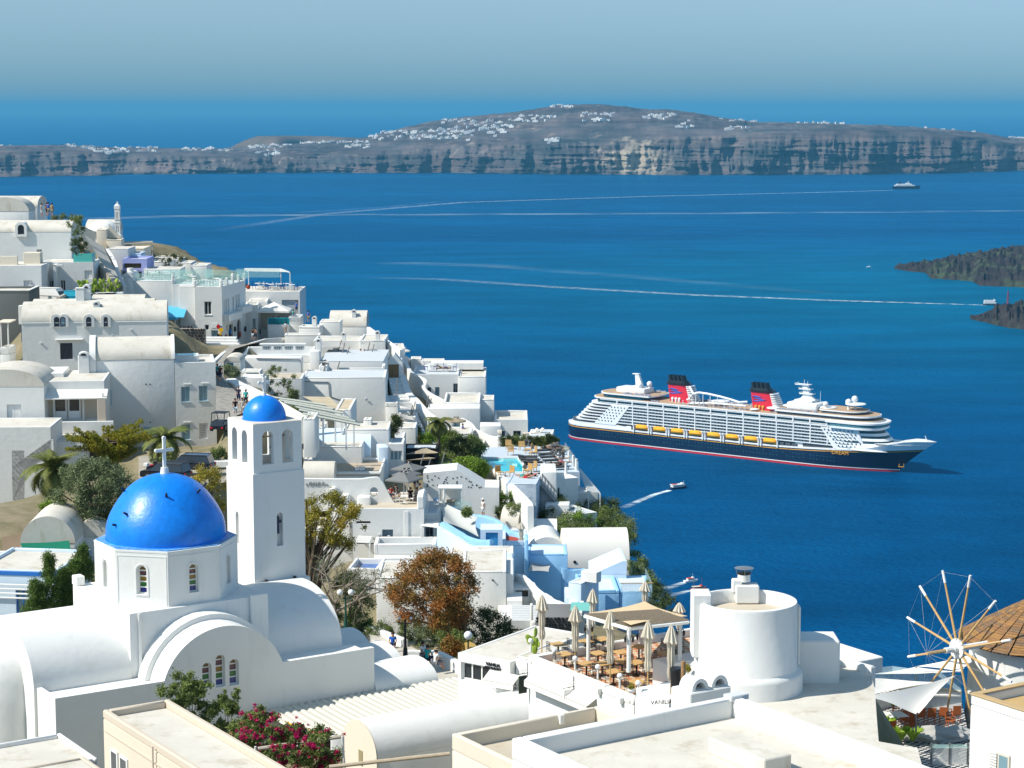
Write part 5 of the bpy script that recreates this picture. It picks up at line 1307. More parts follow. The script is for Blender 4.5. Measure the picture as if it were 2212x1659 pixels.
# -- second barrel house (large shaded wall)
B2=V('barrel_vault_house','big white house with fat barrel vault and pale blue shuttered windows',Ra(772,1442),Ra(1446,0),205,Rb(0,640),depth=6.5,rot=10,roof='vx',rise=1.95,down=1)
B2b=V('flat_wing','flat wing with blue shutters beside the fat barrel vault',Ra(1448,1462),Ra(1787,0),B2.O.y+B2.W*.174+.0,Rb(0,660),cat='house',depth=7,rot=10,par=.3,pw=.35,rm=ROOFW,holes=[(Rb(1500,112),Rb(1576,236),'win',dict(fm=mat('pale_blue_joinery',(.36,.52,.58),.6,.3),gm=GLASSL,sill=True)),(Rb(1648,104),Rb(1723,228),'win',dict(fm=mat('pale_blue_joinery',()),gm=GLASSL,sill=True)),(Rb(1504,425),Rb(1580,550),'win',dict(fm=mat('pale_blue_joinery',()),gm=GLASSL,sill=True)),(Rb(1650,415),Rb(1726,542),'win',dict(cols=7,rows=9))])
for(a,t)in((1520,92),(1668,84),(1520,408)):x0,z=B2b.loc(Rb(a,t));B2b.box('window_hood',x0,-.1,z,x0+.8,-.002,z+.06)
for s_ in((1190,406),(1246,406),(1210,90),(1244,90)):
 x0,z=B2.loc(Rb(*s_));bm=NB_();Tb(bm,(x0,-.05,z),(x0,.02,z),.07,.07,8);B2.part('vent',bm,METAL)
x0,z=B2.loc(Rb(868,140));x1,z1=B2.loc(Rb(928,268));bm=NB_();Bx(bm,x0,-.04,z1,x1,-.002,z);B2.part('window',bm,mat('pale_blue_joinery',()))
x0,z1=B2.loc(Rb(1186,445));bm=NB_();Bx(bm,x0,-.04,z1-1.5,x0+.9,-.002,z1);B2.part('window',bm,mat('pale_blue_joinery',()))
bm=NB_();Pz(bm,He(-.25,6.75,B2.h-.0,2.15,20),lambda p,t:Vc((-.35 if t==0 else .25,p[0],p[1])));Bx(bm,-.35,-.25,0,.25,6.75,B2.h-.002);B2.part('end_wall',bm,WHITE,40)
x0=B2.W;bm=NB_();Pz(bm,He(-.12,6.62,B2.h-.0,2.1,20),lambda p,t:Vc((x0-.25 if t==0 else x0+.06,p[0],p[1])));B2.part('end_wall',bm,WHITE,40)
bm=NB_();Bx(bm,-1.45,-.6,0,-.36,.5,B2.h+.55,.06);st_=B2.part('chimney',bm,WHITE);bm=NB_();Pz(bm,He(-1.4,-.4,B2.h+.56,.35,8),lambda p,t:Vc((p[0],-.6+t*1.1,p[1])));Fn('cowl',bm,WHITE,st_);bm=NB_();Pz(bm,He(-1.2,-.6,B2.h+.57,.22,6),lambda p,t:Vc((p[0],-.62-t*.02,p[1])));Fn('flue',bm,BLACK,st_)
x_=B2b.W*.02;bm=NB_();Bx(bm,x_,2.6,B2b.h-.28,B2b.W*.62,4.6,B2b.h+.42,.04);B2b.part('pool_tub',bm,WHITE);bm=NB_();Bx(bm,x_+.3,2.9,B2b.h+.425,B2b.W*.62-.3,4.3,B2b.h+.43);B2b.part('tub_water',bm,mat('tub_water_green',(.12,.55,.50),.1,.6))
# cream terrace house with awning
C1=V('awning_terrace_house','cream roofed house with white awning and recessed curtained doors',Ra(305,1618),Ra(862,0),198,Rb(0,410),depth=8.5,rot=6,rm=ROOFW,par=.05,m=WHITE,holes=[(Rb(372,200),Rb(862,378),'open',dict(gm=BEIGE))])
C1.box('roof_kerb',-.1,3.2,C1.h,2.2,8.4,C1.h+.4)
x0,z1=C1.loc(Rb(372,152));x1,z0=C1.loc(Rb(898,202))
bm=NB_();Pz(bm,[(-1.7,z0+.12),(-.02,z1+.1),(-.02,z1+.2),(-1.7,z0+.22)],lambda p,t:Vc((x0 if t==0 else x1,p[0],p[1])));C1.part('awning',bm,SAILW)
xr,zb=C1.loc(Rb(862,382));C1.box('balcony_wall',x0-.3,-1.9,0,x1+.6,-1.6,zb+.1,WHITE);C1.box('balcony_floor',x0-.3,-1.6,zb-.3,x1+.3,0,zb-.05,GREYW);C1.box('pier',x1-.9,-1.7,zb+.1,x1-.1,-1.3,zb+2.3,BEIGE)
for(a,b)in((445,550),(562,665)):
 q0,zt_=C1.loc(Rb(a,203));q1,_=C1.loc(Rb(b,203));bm=NB_();Pl(bm,rect(q0,q1,zb+.1,zt_),[rect(q0+.12,q1-.12,zb+.85,zt_-.12)],.12,.20);d_=C1.part('door',bm,WOODW)
 bm=NB_();Bx(bm,q0+.1,.21,zb+.8,q1-.1,.225,zt_-.1);Fn('pane',bm,mat('curtained_glass',(.10,.085,.06),.2,.5,vs=9,c2=(.03,.03,.03)),d_)
for a in(440,685,858):q0,_=C1.loc(Rb(a,203));C1.box('post',q0,-.35 if a<800 else-1.6,zb-.1,q0+.16,-.2 if a<800 else-1.45,z1)
C2=V('barrel_roof_house','white barrel gabled house with pale double doors at the left edge',(L_-30,Rb(0,112)[1]),Rb(364,0),196,Rb(0,450),depth=7,rot=2,roof='vy',rise=1.65,holes=[(Rb(55,258),Rb(180,446),'shut_door',dict(gm=WOODW,fm=WOODW))])
C3=V('left_edge_house','white house with six paned window at the left edge by the palm',(L_-40,Rb(0,450)[1]),Rb(418,0),189,Rb(0,1080),depth=6,rot=2,par=.1,rm=ROOFW,holes=[(Rb(97,640),Rb(205,775),'win',dict(cols=2,rows=3)),(Rb(102,930),Rb(203,1055),'shut',dict(fm=WHITE2,gm=WHITE2)),(Rb(424,545),Rb(520,700),'open',dict(gm=BLACK))])
C4=V('garage_wall','white wall with roller shutter behind the palm and tamarisk',Rb(420,560),Rb(690,0),192,Rb(0,1150),cat='wall',depth=5,rot=5,par=.1)
bm=NB_();x0,z1=C4.loc(Rb(490,945));x1,z0=C4.loc(Rb(640,1150))
for k in range(14):Bx(bm,x0,-.05-(k%2)*.02,z0+(z1-z0)*k/14,x1,-.002,z0+(z1-z0)*(k+.9)/14)
C4.part('roller_shutter',bm,GREYW)
# vaulted sheds behind the dome, yard wall, blue trimmed house
D1=V('vaulted_shed','white vaulted shed with green awning left of the big dome',Rb(172,1412),Rb(622,0),152,Rb(0,1470),cat='shed',depth=5.5,rot=2,roof='vy',rise=2.05,down=4)
D2=V('vaulted_shed','smaller white vaulted shed between green awning shed and dome',Rb(624,1358),Rb(900,0),156,Rb(0,1430),cat='shed',depth=5,rot=2,roof='vy',rise=1.3,down=4)
o=empty('green_awning',D1.local(.1,0,D1.h-.0),0,'sagging dark green cloth awning tied to the vaulted shed','awning')
vs_=[];fs_=[]
for i in range(9):
 for j in range(5):
  s,t=i/8,j/4;vs_.append((s*3.6-.1+t*.7*(1 if True else 0),-.05-t*2.2,.05-.55*t-.22*sin(pi*s)*t-.06*sin(pi*s)+.2*s*(1-t)))
for i in range(8):
 for j in range(4):a=i*5+j;fs_.append((a,a+5,a+6,a+1))
pydata('cloth',vs_,fs_,mat('green_shade_cloth',(.01,.16,.10),.8,.15,var=.1),o,ang=80)
D3=V('yard_wall','long low white wall in front of the vaulted sheds',(L_,Rb(0,1482)[1]),Rb(745,0),146,Rb(0,1570),cat='wall',depth=.35,rot=5,par=0,down=3,roof='none',bev=.06)
D4=V('blue_trim_house','white house with bright blue trim and blue door at the left',(L_-20,Rc(0,8)[1]),Rc(455,0),136,Rc(0,420),depth=7,rot=-8,par=.25,rm=ROOFW,m=BLUEL,holes=[(Rc(128,183),Rc(250,400),'door',dict(fm=BLUETRIM,gm=GLASSL))])
D4.box('blue_band',0,-.05,D4.h-.35,D4.W+.03,-.003,D4.h-.05,BLUETRIM);D4.box('blue_band',D4.W+.003,0,D4.h-.35,D4.W+.05,7,D4.h-.05,BLUETRIM)
for k in range(4):D4.box('pergola_slat',0,-.6-k*.55,D4.h-.9-k*.16,D4.W-.4-k*.1,-.42-k*.55,D4.h-.82-k*.16,WOODW,.01)
x0,z=D4.loc(Rc(290,175));bm=NB_();Lz(bm,[(.16,0),(.05,.13),(0,.15)],10,(x0,-.7,z));D4.part('hanging_lamp',bm,WOODW)
# -- path side buildings at the top: cream walls, white chapel with campanile
E0=V('chapel','small white domed chapel with barrel roof near the top of the path',Ra(708,372),Ra(958,0),318,Ra(0,430),cat='chapel',depth=6,rot=0,roof='vx',rise=1.7)
bm=NB_();Lz(bm,[(2.6,0),(2.3,.7),(1.4,1.35),(0,1.65)],24,(2.6,1.0,E0.h+.1));E0.part('dome',bm,WHITE,60)
q=at(Ra(979,400),314);cp=empty('campanile',(q.x,q.y,q.z-2),0,'slender white campanile with three tiers and cross near the top left','bell tower')
bm=NB_();w=.42;hs=[0,2.1,6.2,6.35,10.5,10.7,12.6]
# tiers: plates with slots
def tier(z0,z1,w,n,nm='tier'):
 bm=NB_()
 for k in range(4):
  a=k*pi/2;M=Matrix.Rotation(a,4,'Z')@MT_((0,-w,0));ho=[arch(-w*.55+i*w*.66,-w*.55+i*w*.66+w*.34,z0+.35,z1-.35,6)for i in range(n)]
  s=w-(.0 if k%2==0 else .12);Pl(bm,rect(-s,s,z0,z1),ho,0,.12,M)
 t_=Fn(nm,bm,WHITE,cp);bm=NB_();Bx(bm,-w*.55,-w*.55,z0,w*.55,w*.55,z1-.05);Fn('core',bm,GREYW,t_)
TS=.2604*314/4500
def hz_(y):return(400-y)*TS+2
tier(hz_(395),hz_(300),.40,2);tier(hz_(300)+.1,hz_(190),.37,2)
bm=NB_();Bx(bm,-.6,-.6,0,.6,.6,hz_(396),.05);Bx(bm,-.46,-.46,hz_(300),.46,.46,hz_(292));Bx(bm,-.45,-.45,hz_(272),.45,.45,hz_(266));Fn('ledge',bm,WHITE,cp)
bm=NB_();Bx(bm,-.42,-.42,hz_(188),.42,.42,hz_(156),.04);Lz(bm,[(.42,0),(.2,.22),(0,.3)],12,(0,0,hz_(156)));Fn('cap',bm,WHITE,cp)
bm=NB_();Bx(bm,-.05,-.05,hz_(150),.05,.05,hz_(122));Bx(bm,-.2,-.04,hz_(136),.2,.04,hz_(132));Fn('cross',bm,WHITE,cp)
E1=V('cream_gate_house','cream walled house beside the top steps with dark doorway slit',Ra(800,356),Ra(882,0),303,Ra(0,545),m=CREAM,depth=5,rot=5,par=.1,rm=CREAM)
E2=V('cream_curved_wall','cream wall with stepped curving top right of the gate house',Ra(883,440),Ra(1008,0),302,Ra(0,500),cat='wall',m=CREAM,depth=4,rot=5,par=.15,rm=CREAM)
bm=NB_();W2=E2.W;Pz(bm,[(-.0,E2.h),(W2*.8,E2.h),(W2*.55,E2.h+.7),(W2*.25,E2.h+1.5),(0,E2.h+2.1)],lambda p,t:Vc((p[0],3.5+.4*t,p[1])));E2.part('curved_top',bm,CREAM)
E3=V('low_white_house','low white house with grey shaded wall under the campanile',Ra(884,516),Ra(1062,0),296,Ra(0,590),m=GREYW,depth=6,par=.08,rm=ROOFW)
E4=V('cream_shed','cream roofed shed right of the campanile',Ra(1032,520),Ra(1195,0),306,Ra(0,600),m=CREAM,depth=6,par=.0,roof='flat',rm=CREAM)
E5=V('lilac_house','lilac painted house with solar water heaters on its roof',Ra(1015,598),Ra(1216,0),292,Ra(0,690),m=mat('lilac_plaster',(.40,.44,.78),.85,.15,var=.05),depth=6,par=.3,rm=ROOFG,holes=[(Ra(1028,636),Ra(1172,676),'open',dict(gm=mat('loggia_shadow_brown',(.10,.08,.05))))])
E6=V('small_blue_house','little white and lilac block behind the lilac house',Ra(1062,552),Ra(1170,0),298,Ra(0,600),m=BLUEL,depth=4,par=.2)
for k,(a,b,y0,y1,Y)in enumerate(((1272,1440,590,620,312),(1320,1500,603,640,309),(1240,1400,622,655,304),(1500,1585,632,662,306),(1585,1715,652,690,300),(1190,1492,684,720,290),(1000,1180,690,760,292))):
 V('low_roof_house',('flat cream roof farthest out behind the glass terrace','pale flat roof with thin white edge beside the flagpole','low cream roof behind the solar heaters','small white roof block by the tall white pole','white flat roof with chimney pots behind the glass terrace','long pale green edged roof directly behind the glass terrace','white wall block left of the glass roof terrace')[k],Ra(a,y0),Ra(b,0),Y,Ra(0,y1),m=(CREAM,WHITE2,WHITE2,WHITE,WHITE,WHITE2,WHITE)[k],depth=5,par=.15,rm=ROOFW)
 # pergola by the sea
def pergola(name,label,pix,z,Yb,m,n,hpost,slat=.08,posts=True,drop=.0,th=.1,pw=.12):
 """flat slatted canopy: pix = 4 corners (back-left, back-right, front-right, front-left) on height z"""
 P=[Oz(p,z)for p in pix];c=sum(P,Vc())/4;t=empty(name,(c.x,c.y,z-hpost),0,label,'pergola');off=Vc((c.x,c.y,z-hpost))
 for i in range(n):
  f=(i+.5)/n;a=P[0].lerp(P[3],f)-off;b=P[1].lerp(P[2],f)-off;bm=NB_();d=(b-a).normalized();s=Vc((-d.y,d.x,0))*slat
  vs=[a-s,b-s,b+s,a+s];A=[bm.verts.new(v)for v in vs];B=[bm.verts.new(v+Vc((0,0,-th)))for v in vs]
  bm.faces.new(A);bm.faces.new(B[::-1]);[bm.faces.new((A[q],B[q],B[(q+1)%4],A[(q+1)%4]))for q in range(4)];Fn('slat',bm,m,t)
 for a,b in((P[0],P[3]),(P[1],P[2])):
  bm=NB_();Tb(bm,a-off+Vc((0,0,-.18)),b-off+Vc((0,0,-.18)),.07,.07,5);Fn('beam',bm,m,t)
 if posts:
  for p in P:
   q=p-off;bm=NB_();Bx(bm,q.x-pw/2,q.y-pw/2,-.1,q.x+pw/2,q.y+pw/2,hpost-.2);Fn('post',bm,m,t)
 return t
zz=at(Ra(1268,455),322).z
pergola('pergola','thin cream pergola reaching towards the sea below the campanile',[Ra(1020,452),Ra(1268,450),Ra(1262,462),Ra(1012,478)],zz,322,CREAM,8,3.2)
# -- shop building with glass roof terrace
S1=V('corner_shop_house','white shop house wing with rounded pillar left of the glass terrace',Ra(1105,782),Ra(1432,0),282,Ra(0,1105),depth=8,rot=-2,par=.1,rm=ROOFG)
bm=NB_();Bx(bm,-1.45,-.15,0,-.01,4.2,S1.h+.45,.05);Pz(bm,He(-1.45,-.01,S1.h+.44,.75,14),lambda p,t:Vc((p[0],-.15+4.3*t,p[1])));Tb(bm,(-.8,2,S1.h+1),(-.8,2,S1.h+1.6),.5,.45,12);S1.part('rounded_pillar',bm,WHITE,50)
S2=V('shop_house_bay','white bay with one window and flower box beside the shop corner',Ra(1433,812),Ra(1612,0),281.6,Ra(0,1105),depth=8,rot=-2,par=.15,rm=ROOFG,holes=[(Ra(1494,946),Ra(1560,1058),'win',dict(sill=True))])
S3=V('shop_house','tall white shop house corner with souvenir plates round its door',Ra(1614,830),Ra(1838,0),280,Ra(0,1345),depth=7,rot=-2,par=.15,rm=ROOFG,holes=[(Ra(1692,952),Ra(1755,1062),'win',dict(sill=True)),(Ra(1697,1145),Ra(1733,1190),'win',dict(cols=1)),(Ra(1750,1190),Ra(1810,1252),'win',dict(cols=1,gm=GLASSL))])
for k,x in enumerate((S1,S2)):x.box('base_wall',0,.3,0,x.W,x.D-.5,.4)
S4=V('shop_side_house','white shop side with tall windows and two balconies along the path',Ra(1841,828),Ra(2036,0),280.1,Ra(0,1345),depth=6,rot=80,par=.15,rm=ROOFG,down=2,holes=[(Ra(1852,945),Ra(1866,1055),'win',dict(cols=1,fm=GREYW,gm=GLASSL)),(Ra(1870,935),Ra(1884,1050),'win',dict(cols=1,fm=GREYW,gm=GLASSL)),(Ra(1889,930),Ra(1902,1040),'win',dict(cols=1,fm=GREYW,gm=GLASSL)),(Ra(1928,915),Ra(1944,1030),'win',dict(cols=1,fm=GREYW,gm=GLASSL)),(Ra(1955,900),Ra(1970,1010),'win',dict(cols=1,fm=GREYW,gm=GLASSL)),(Ra(1974,893),Ra(1988,1000),'win',dict(cols=1,fm=GREYW,gm=GLASSL)),(Ra(1965,1105),Ra(1999,1262),'arch_open',dict(gm=GLASS)),(Ra(1895,1150),Ra(1935,1310),'open',dict(gm=BLACK))])
for(a,b,t,bt)in((1850,1958,1062,1120),(1958,2054,1000,1045)):
 x0,z1=S4.loc(Ra(a,t));x1,z0=S4.loc(Ra(b,bt));x1=min(x1,S4.W);z0=z1-.95;S4.box('balcony',x0,-1.0,z0,x1,-.01,z1,WHITE)
for k in range(5):x0=S4.W*k/4;S4.box('merlon',x0-.18,-.02,S4.h,x0+.18,.35,S4.h+1.0+.35*(k==2),WHITE,.08)
for k,(b_,xx)in enumerate(((S3,0),(S3,S3.W*.98),(S2,S2.W*.97),(S1,S1.W))):b_.box('merlon',xx-.18,0,b_.h,xx+.18,.36,b_.h+.85,WHITE,.08)
for b_ in(S1,S2,S3):
 bm=NB_();Bx(bm,.2,.35,b_.h+.05,b_.W-.2,.4,b_.h+1.05);b_.part('glass_balustrade',bm,GLAZE)
bm=NB_();Bx(bm,.2,.4,S4.h+.1,S4.W-.2,.45,S4.h+1.2);S4.part('glass_balustrade',bm,GLAZE)
# round souvenirs and boards by the shop door
for k,(a,b,r,c)in enumerate(((1812,1160,.21,RED),(1836,1187,.24,YEL),(1838,1160,.10,BLUETRIM),(1826,1222,.15,OLV),(1865,1240,.14,BLACK))):
 x0,z=S3.loc(Ra(min(a,1834),b));bm=NB_();Tb(bm,(x0,-.08,z),(x0,-.02,z),r*1.3,r*1.3,14);S3.part('souvenir_plate',bm,c if c is not OLV else YEL)
for k,(a,b,c)in enumerate(((1885,1170,CREAM),(1905,1200,BLUETRIM),(1870,1250,TERRA),(1888,1290,BLACK),(1945,1180,BLACK),(1985,1225,TERRA),(2030,1180,BLACK),(1925,1270,BLUETRIM))):
 x0,z=S4.loc(Ra(a,b));x0=min(x0,S4.W-.3);bm=NB_();Tb(bm,(x0,-.16,z),(x0,-.04,z),.38,.38,12);S4.part('souvenir_plate',bm,c)
x0,z=S3.loc(Ra(1822,1280));t=empty('notice_board',S3.local(x0-.1,-.5,z-.5),0,'tall narrow black and yellow board at the shop corner','sign');bm=NB_();Bx(bm,-.18,-.05,0,.18,.05,1.5);Fn('board',bm,BLACK,t);bm=NB_();Bx(bm,-.15,-.07,.1,.15,-.052,.6);Fn('poster',bm,YEL,t)
x0,z=S3.loc(Ra(1780,1150));bm=NB_();Bx(bm,x0-.4,-.05,z-.35,x0+.45,-.005,z+.3);S3.part('shop_sign',bm,WOODW)
# blue awning, railing and stone wall at the shop terrace
t=empty('blue_awning',S1.local(.9,-.1,S1.h-3.55),0,'bright blue awning on the terrace under the shop house','awning');bm=NB_();Pz(bm,[(-3.2,-1.15),(0,.0),(0,.12),(-3.2,-1.03)],lambda p,t_:Vc((-1.2+7.6*t_,p[0],p[1])));Bx(bm,-1.0,-3.24,-1.4,5.6,-3.2,-1.03);Fn('cloth',bm,mat('bright_blue_cloth',(.10,.46,.70),.7,.2,var=.05),t)
for x in(.2,5.2):bm=NB_();Tb(bm,(x,-3.1,-3.6),(x,-3.1,-1.2),.05);Fn('post',bm,WOODW,t)
# -- restaurant house with roof terrace, loggia and kiosk by the path
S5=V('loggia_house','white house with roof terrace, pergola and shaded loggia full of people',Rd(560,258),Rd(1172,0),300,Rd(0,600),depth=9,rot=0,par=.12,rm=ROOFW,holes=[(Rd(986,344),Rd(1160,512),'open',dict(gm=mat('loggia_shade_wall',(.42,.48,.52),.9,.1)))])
S6=V('small_annexe','small white stepped annexe beside the shop side wall',Rd(600,400),Rd(737,0),291,Rd(0,700),cat='annexe',depth=5,rot=4,par=.3,holes=[(Rd(684,540),Rd(714,634),'win',dict(cols=1,gm=GLASSL,fm=GREYJ))])
S7=V('door_annexe','white annexe with dark doorway and little lamp by the path',Rd(640,362),Rd(836,0),295,Rd(0,740),cat='annexe',depth=5,rot=4,par=.12,holes=[(Rd(748,560),Rd(768,700),'door',dict(cols=1,gm=BLACK,fm=GREYJ))])
S8=V('cafe_terrace','low white cafe terrace wall with turquoise railing',Rd(838,600),Rd(1056,0),289,Rd(0,735),cat='terrace',depth=5,par=.02,rm=ROOFG,roof='flat')
S9=V('cafe_terrace_wall','white rounded terrace wall right of the turquoise railing',Rd(1056,522),Rd(1181,0),290,Rd(0,720),cat='wall',depth=4,par=.6,rm=ROOFG)
RAILT=mat('turquoise_railing_paint',(.03,.38,.48),.5,.3)
x0=.05;n=16;bm=NB_();Bx(bm,0,.05,S8.h+.85,S8.W,.12,S8.h+.95);S8.part('rail',bm,RAILT)
for i in range(n):x=S8.W*(i+.3)/n;S8.box('baluster',x,.05,S8.h+.02,x+.28,.1,S8.h+.85,RAILT,0)
q=at(Rd(908,425),293);t=empty('cream_parasol',(q.x,q.y,q.z-2.3),0,'square cream parasol roof over the turquoise railed cafe','parasol');bm=NB_()
P=[bm.verts.new((a*2.3,b*2,2.0))for a,b in((-1,-1),(1,-1),(1,1),(-1,1))];ap=bm.verts.new((0,0,3.1));Q=[bm.verts.new((v.co.x,v.co.y,1.75))for v in P]
for i in range(4):bm.faces.new((P[i],P[(i+1)%4],ap));bm.faces.new((P[i],P[(i+1)%4],Q[(i+1)%4],Q[i]))
Fn('canopy',bm,SAILW,t,10);bm=NB_();Tb(bm,(0,0,-.5),(0,0,3),.05);Fn('pole',bm,STEEL,t)
bm=NB_();Bx(bm,-2.2,-1.95,-.8,-2.1,1.9,1.75);Fn('side_curtain',bm,SAILW,t);bm=NB_();Bx(bm,-2.1,1.85,-.8,2.2,1.95,1.75);Fn('side_curtain',bm,CREAM,t)
zz=at(Rd(650,60),305).z
pergola('pergola','white slatted pergola on posts over the roof terrace by the sea',[Rd(600,14),Rd(975,18),Rd(1070,50),Rd(640,42)],zz+.3,303,WOODW,11,3.3,slat=.12)
# -- hotel terraces
GR=dict(rm=ROOFG)
H1=V('sea_vault_house','white barrel vaulted house at the cliff edge below the loggia',Rd(1480,622),Rd(1862,0),288,Rd(0,700),depth=5.5,roof='vx',rise=2.0)
H2=V('flat_block_house','white block with shelf and jars left of the cliff edge vault',Rd(1376,572),Rd(1592,0),283,Rd(0,720),depth=4,par=.1)
H3=V('stepped_wall','white stepped parapet wall with round horn vent by the path',Rd(1163,618),Rd(1378,0),281,Rd(0,700),cat='wall',depth=2.5,par=.3,rot=-6)
H3b=V('curved_wall','curving white path wall under the cafe terrace',Rd(1015,706),Rd(1385,0),276,Rd(0,770),cat='wall',depth=2.5,par=.2,rot=3)
H4=V('hotel_block','white hotel block with awning poles, left one',Rd(1310,768),Rd(1792,0),266,Rd(0,1000),depth=6,par=.25,rm=ROOFW,holes=[(Rd(1515,840),Rd(1575,895),'win',dict(gm=GLASSL))])
H5=V('hotel_block','tall white hotel block at the cliff edge with leaning poles',Rd(1792,762),Rd(2058,0),264,Rd(0,1100),depth=7,par=.2,rm=ROOFW)
H6=V('glass_front_house','low white house with grey roof and row of glazed panels',Rd(560,918),Rd(1296,0),243,Rd(0,1180),depth=9,rot=2,par=.9,pw=.3,rm=ROOFG)
for i in range(4):
 a=765+i*115;x0,z1=H6.loc(Rd(a,866));x1,z0=H6.loc(Rd(a+100,912));bm=NB_();Pl(bm,rect(x0,x1,z0+.25,z1+.3),[rect(x0+.12,x1-.12,z0+.32,z1+.18)],2.2,2.35);w_=H6.part('glazed_panel',bm,WOODW);bm=NB_();Bx(bm,x0+.1,2.36,z0+.3,x1-.1,2.38,z1+.2);Fn('pane',bm,GLASSL,w_)
 for k in range(1,5):x=x0+(x1-x0)*k/5;bm=NB_();Bx(bm,x-.03,2.2,z0+.3,x+.03,2.34,z1+.2);Fn('glazing_bar',bm,WOODW,w_)
x0,z1=H6.loc(Rd(740,850));x1,_=H6.loc(Rd(1230,850));H6.box('pergola_top',x0,2.1,z1+.15,x1,2.8,z1+.35,WHITE)
H6b=V('wall_pier','square white wall pier with steel cap at the end of the glazed panels',Rd(1275,876),Rd(1377,0),241.5,Rd(0,1150),cat='pier',depth=2.0,par=0,roof='none')
H7=V('lower_house','white lower wall with tan lean-to roof behind the olive tree',Rd(822,1162),Rd(1197,0),228,Rd(0,1400),depth=5,rot=2,m=WHITE2,par=.05,rm=ROOF)
H7b=V('white_retaining_wall','white retaining wall with thin pipe under the glazed panels',Rd(600,945),Rd(1195,0),238,Rd(0,1180),cat='wall',depth=2,par=0,roof='none',rot=2)
H8=V('hotel_main_block','largest plain white hotel block above the tan sloping roofs',Rd(1197,1150),Rd(2064,0),232,Rd(0,1640),depth=7,rot=2,par=.1,rm=ROOFG)
H8b=V('hotel_main_wing','lower right wing of the plain white hotel block',Rd(2064,1398),Rd(2188,0),233,Rd(0,1660),depth=5,rot=2,par=.1,rm=ROOFG)
for k,(a,b,y,Y,yb)in enumerate(((1525,1822,934,257,990),(1530,1862,985,253,1010),(1545,2012,1012,248,1060),(1575,2062,1050,243,1150))):
 h_=V('terrace_wall',('upper','second','third','lowest')[k]+' of four white stepped terrace walls above the hotel block',Rd(a,y),Rd(b,0),Y,Rd(0,yb),cat='wall',depth=.35,par=0,roof='none',rot=1,down=1.5)
 h_.box('end_pier',h_.W-.4,-.02,h_.h-.6,h_.W+.03,1.6,h_.h+.25+.1*(k>1),WHITE,.1)
H9=V('terrace_floor_block','grey terrace floor between the leaning hotel poles',Rd(1375,985),Rd(2040,0),246.5,Rd(0,1150),cat='terrace',depth=12,par=0,roof='flat',rm=ROOFG,rooft=.06,down=2)
H9b=V('terrace_side_wall','white side block of the hotel terraces with parasol mast',Rd(1370,1030),Rd(1455,0),238,Rd(0,1150),cat='wall',depth=3,par=.5)
# leaning poles with grey canopies
def pole(name,label,a,b,Ya,Yb,r=.06,m=None,cat='pole'):
 A,B=at(a,Ya),at(b,Yb);t=empty(name,A,0,label,cat);bm=NB_();Tb(bm,(0,0,0),B-A,r);Fn('shaft',bm,m or mat('weathered_grey_wood',(.22,.20,.18),.8,.2),t);return t
for k,(x0,y0,x1,y1,Y,w)in enumerate(((1555,930,1605,760,257,'back left red sofa'),(1595,970,1640,790,255,'second near red sofa'),(1640,965,1690,830,254,'third near red sofa'),(1865,930,1900,780,257,'left one of right pair'),(1910,930,1945,805,256,'right one of right pair'),(1408,1132,1445,985,238,'lower left one'),(1548,1135,1585,980,240,'lower right one'))):
 pole('leaning_pole','leaning wooden awning pole on hotel terrace, '+w,Rd(x0,y0),Rd(x1,y1),Y,Y)
def sail(name,label,pix,Ys,m,sag=.5,n=10,cat='shade sail'):
 P=[at(p,y)for p,y in zip(pix,Ys)];c=sum(P,Vc())/len(P);t=empty(name,c,0,label,cat);P=[p-c for p in P];vs=[];fs=[]
 if len(P)==3:P=[P[0],P[1],P[2],P[2]]
 for i in range(n+1):
  for j in range(n+1):
   s,q=i/n,j/n;pin=lambda e:1-.14*sin(pi*e)
   s2=.5+(s-.5)*pin(q);q2=.5+(q-.5)*pin(s)
   v=(P[0].lerp(P[1],s2)).lerp(P[3].lerp(P[2],s2),q2);v=v-Vc((0,0,sag*sin(pi*s)*sin(pi*q)));vs.append(v)
 for i in range(n):
  for j in range(n):a=i*(n+1)+j;fs.append((a,a+n+1,a+n+2,a+1))
 pydata('cloth',vs,fs,m,t,ang=80);return t
sail('shade_sail','grey shade sail over the hotel terrace, left one',[Rd(1375,765),Rd(1590,775),Rd(1650,830),Rd(1375,838)],(262,262,255,255),SAILG,.15)
sail('shade_sail','grey shade sail over the hotel terrace, right one',[Rd(1795,768),Rd(1925,775),Rd(1915,805),Rd(1800,812)],(263,263,257,257),SAILG,.1)
sail('shade_sail','small grey shade sail low on the hotel terrace',[Rd(1372,970),Rd(1445,962),Rd(1490,995),Rd(1375,990)],(243,243,239,239),SAILG,.1)
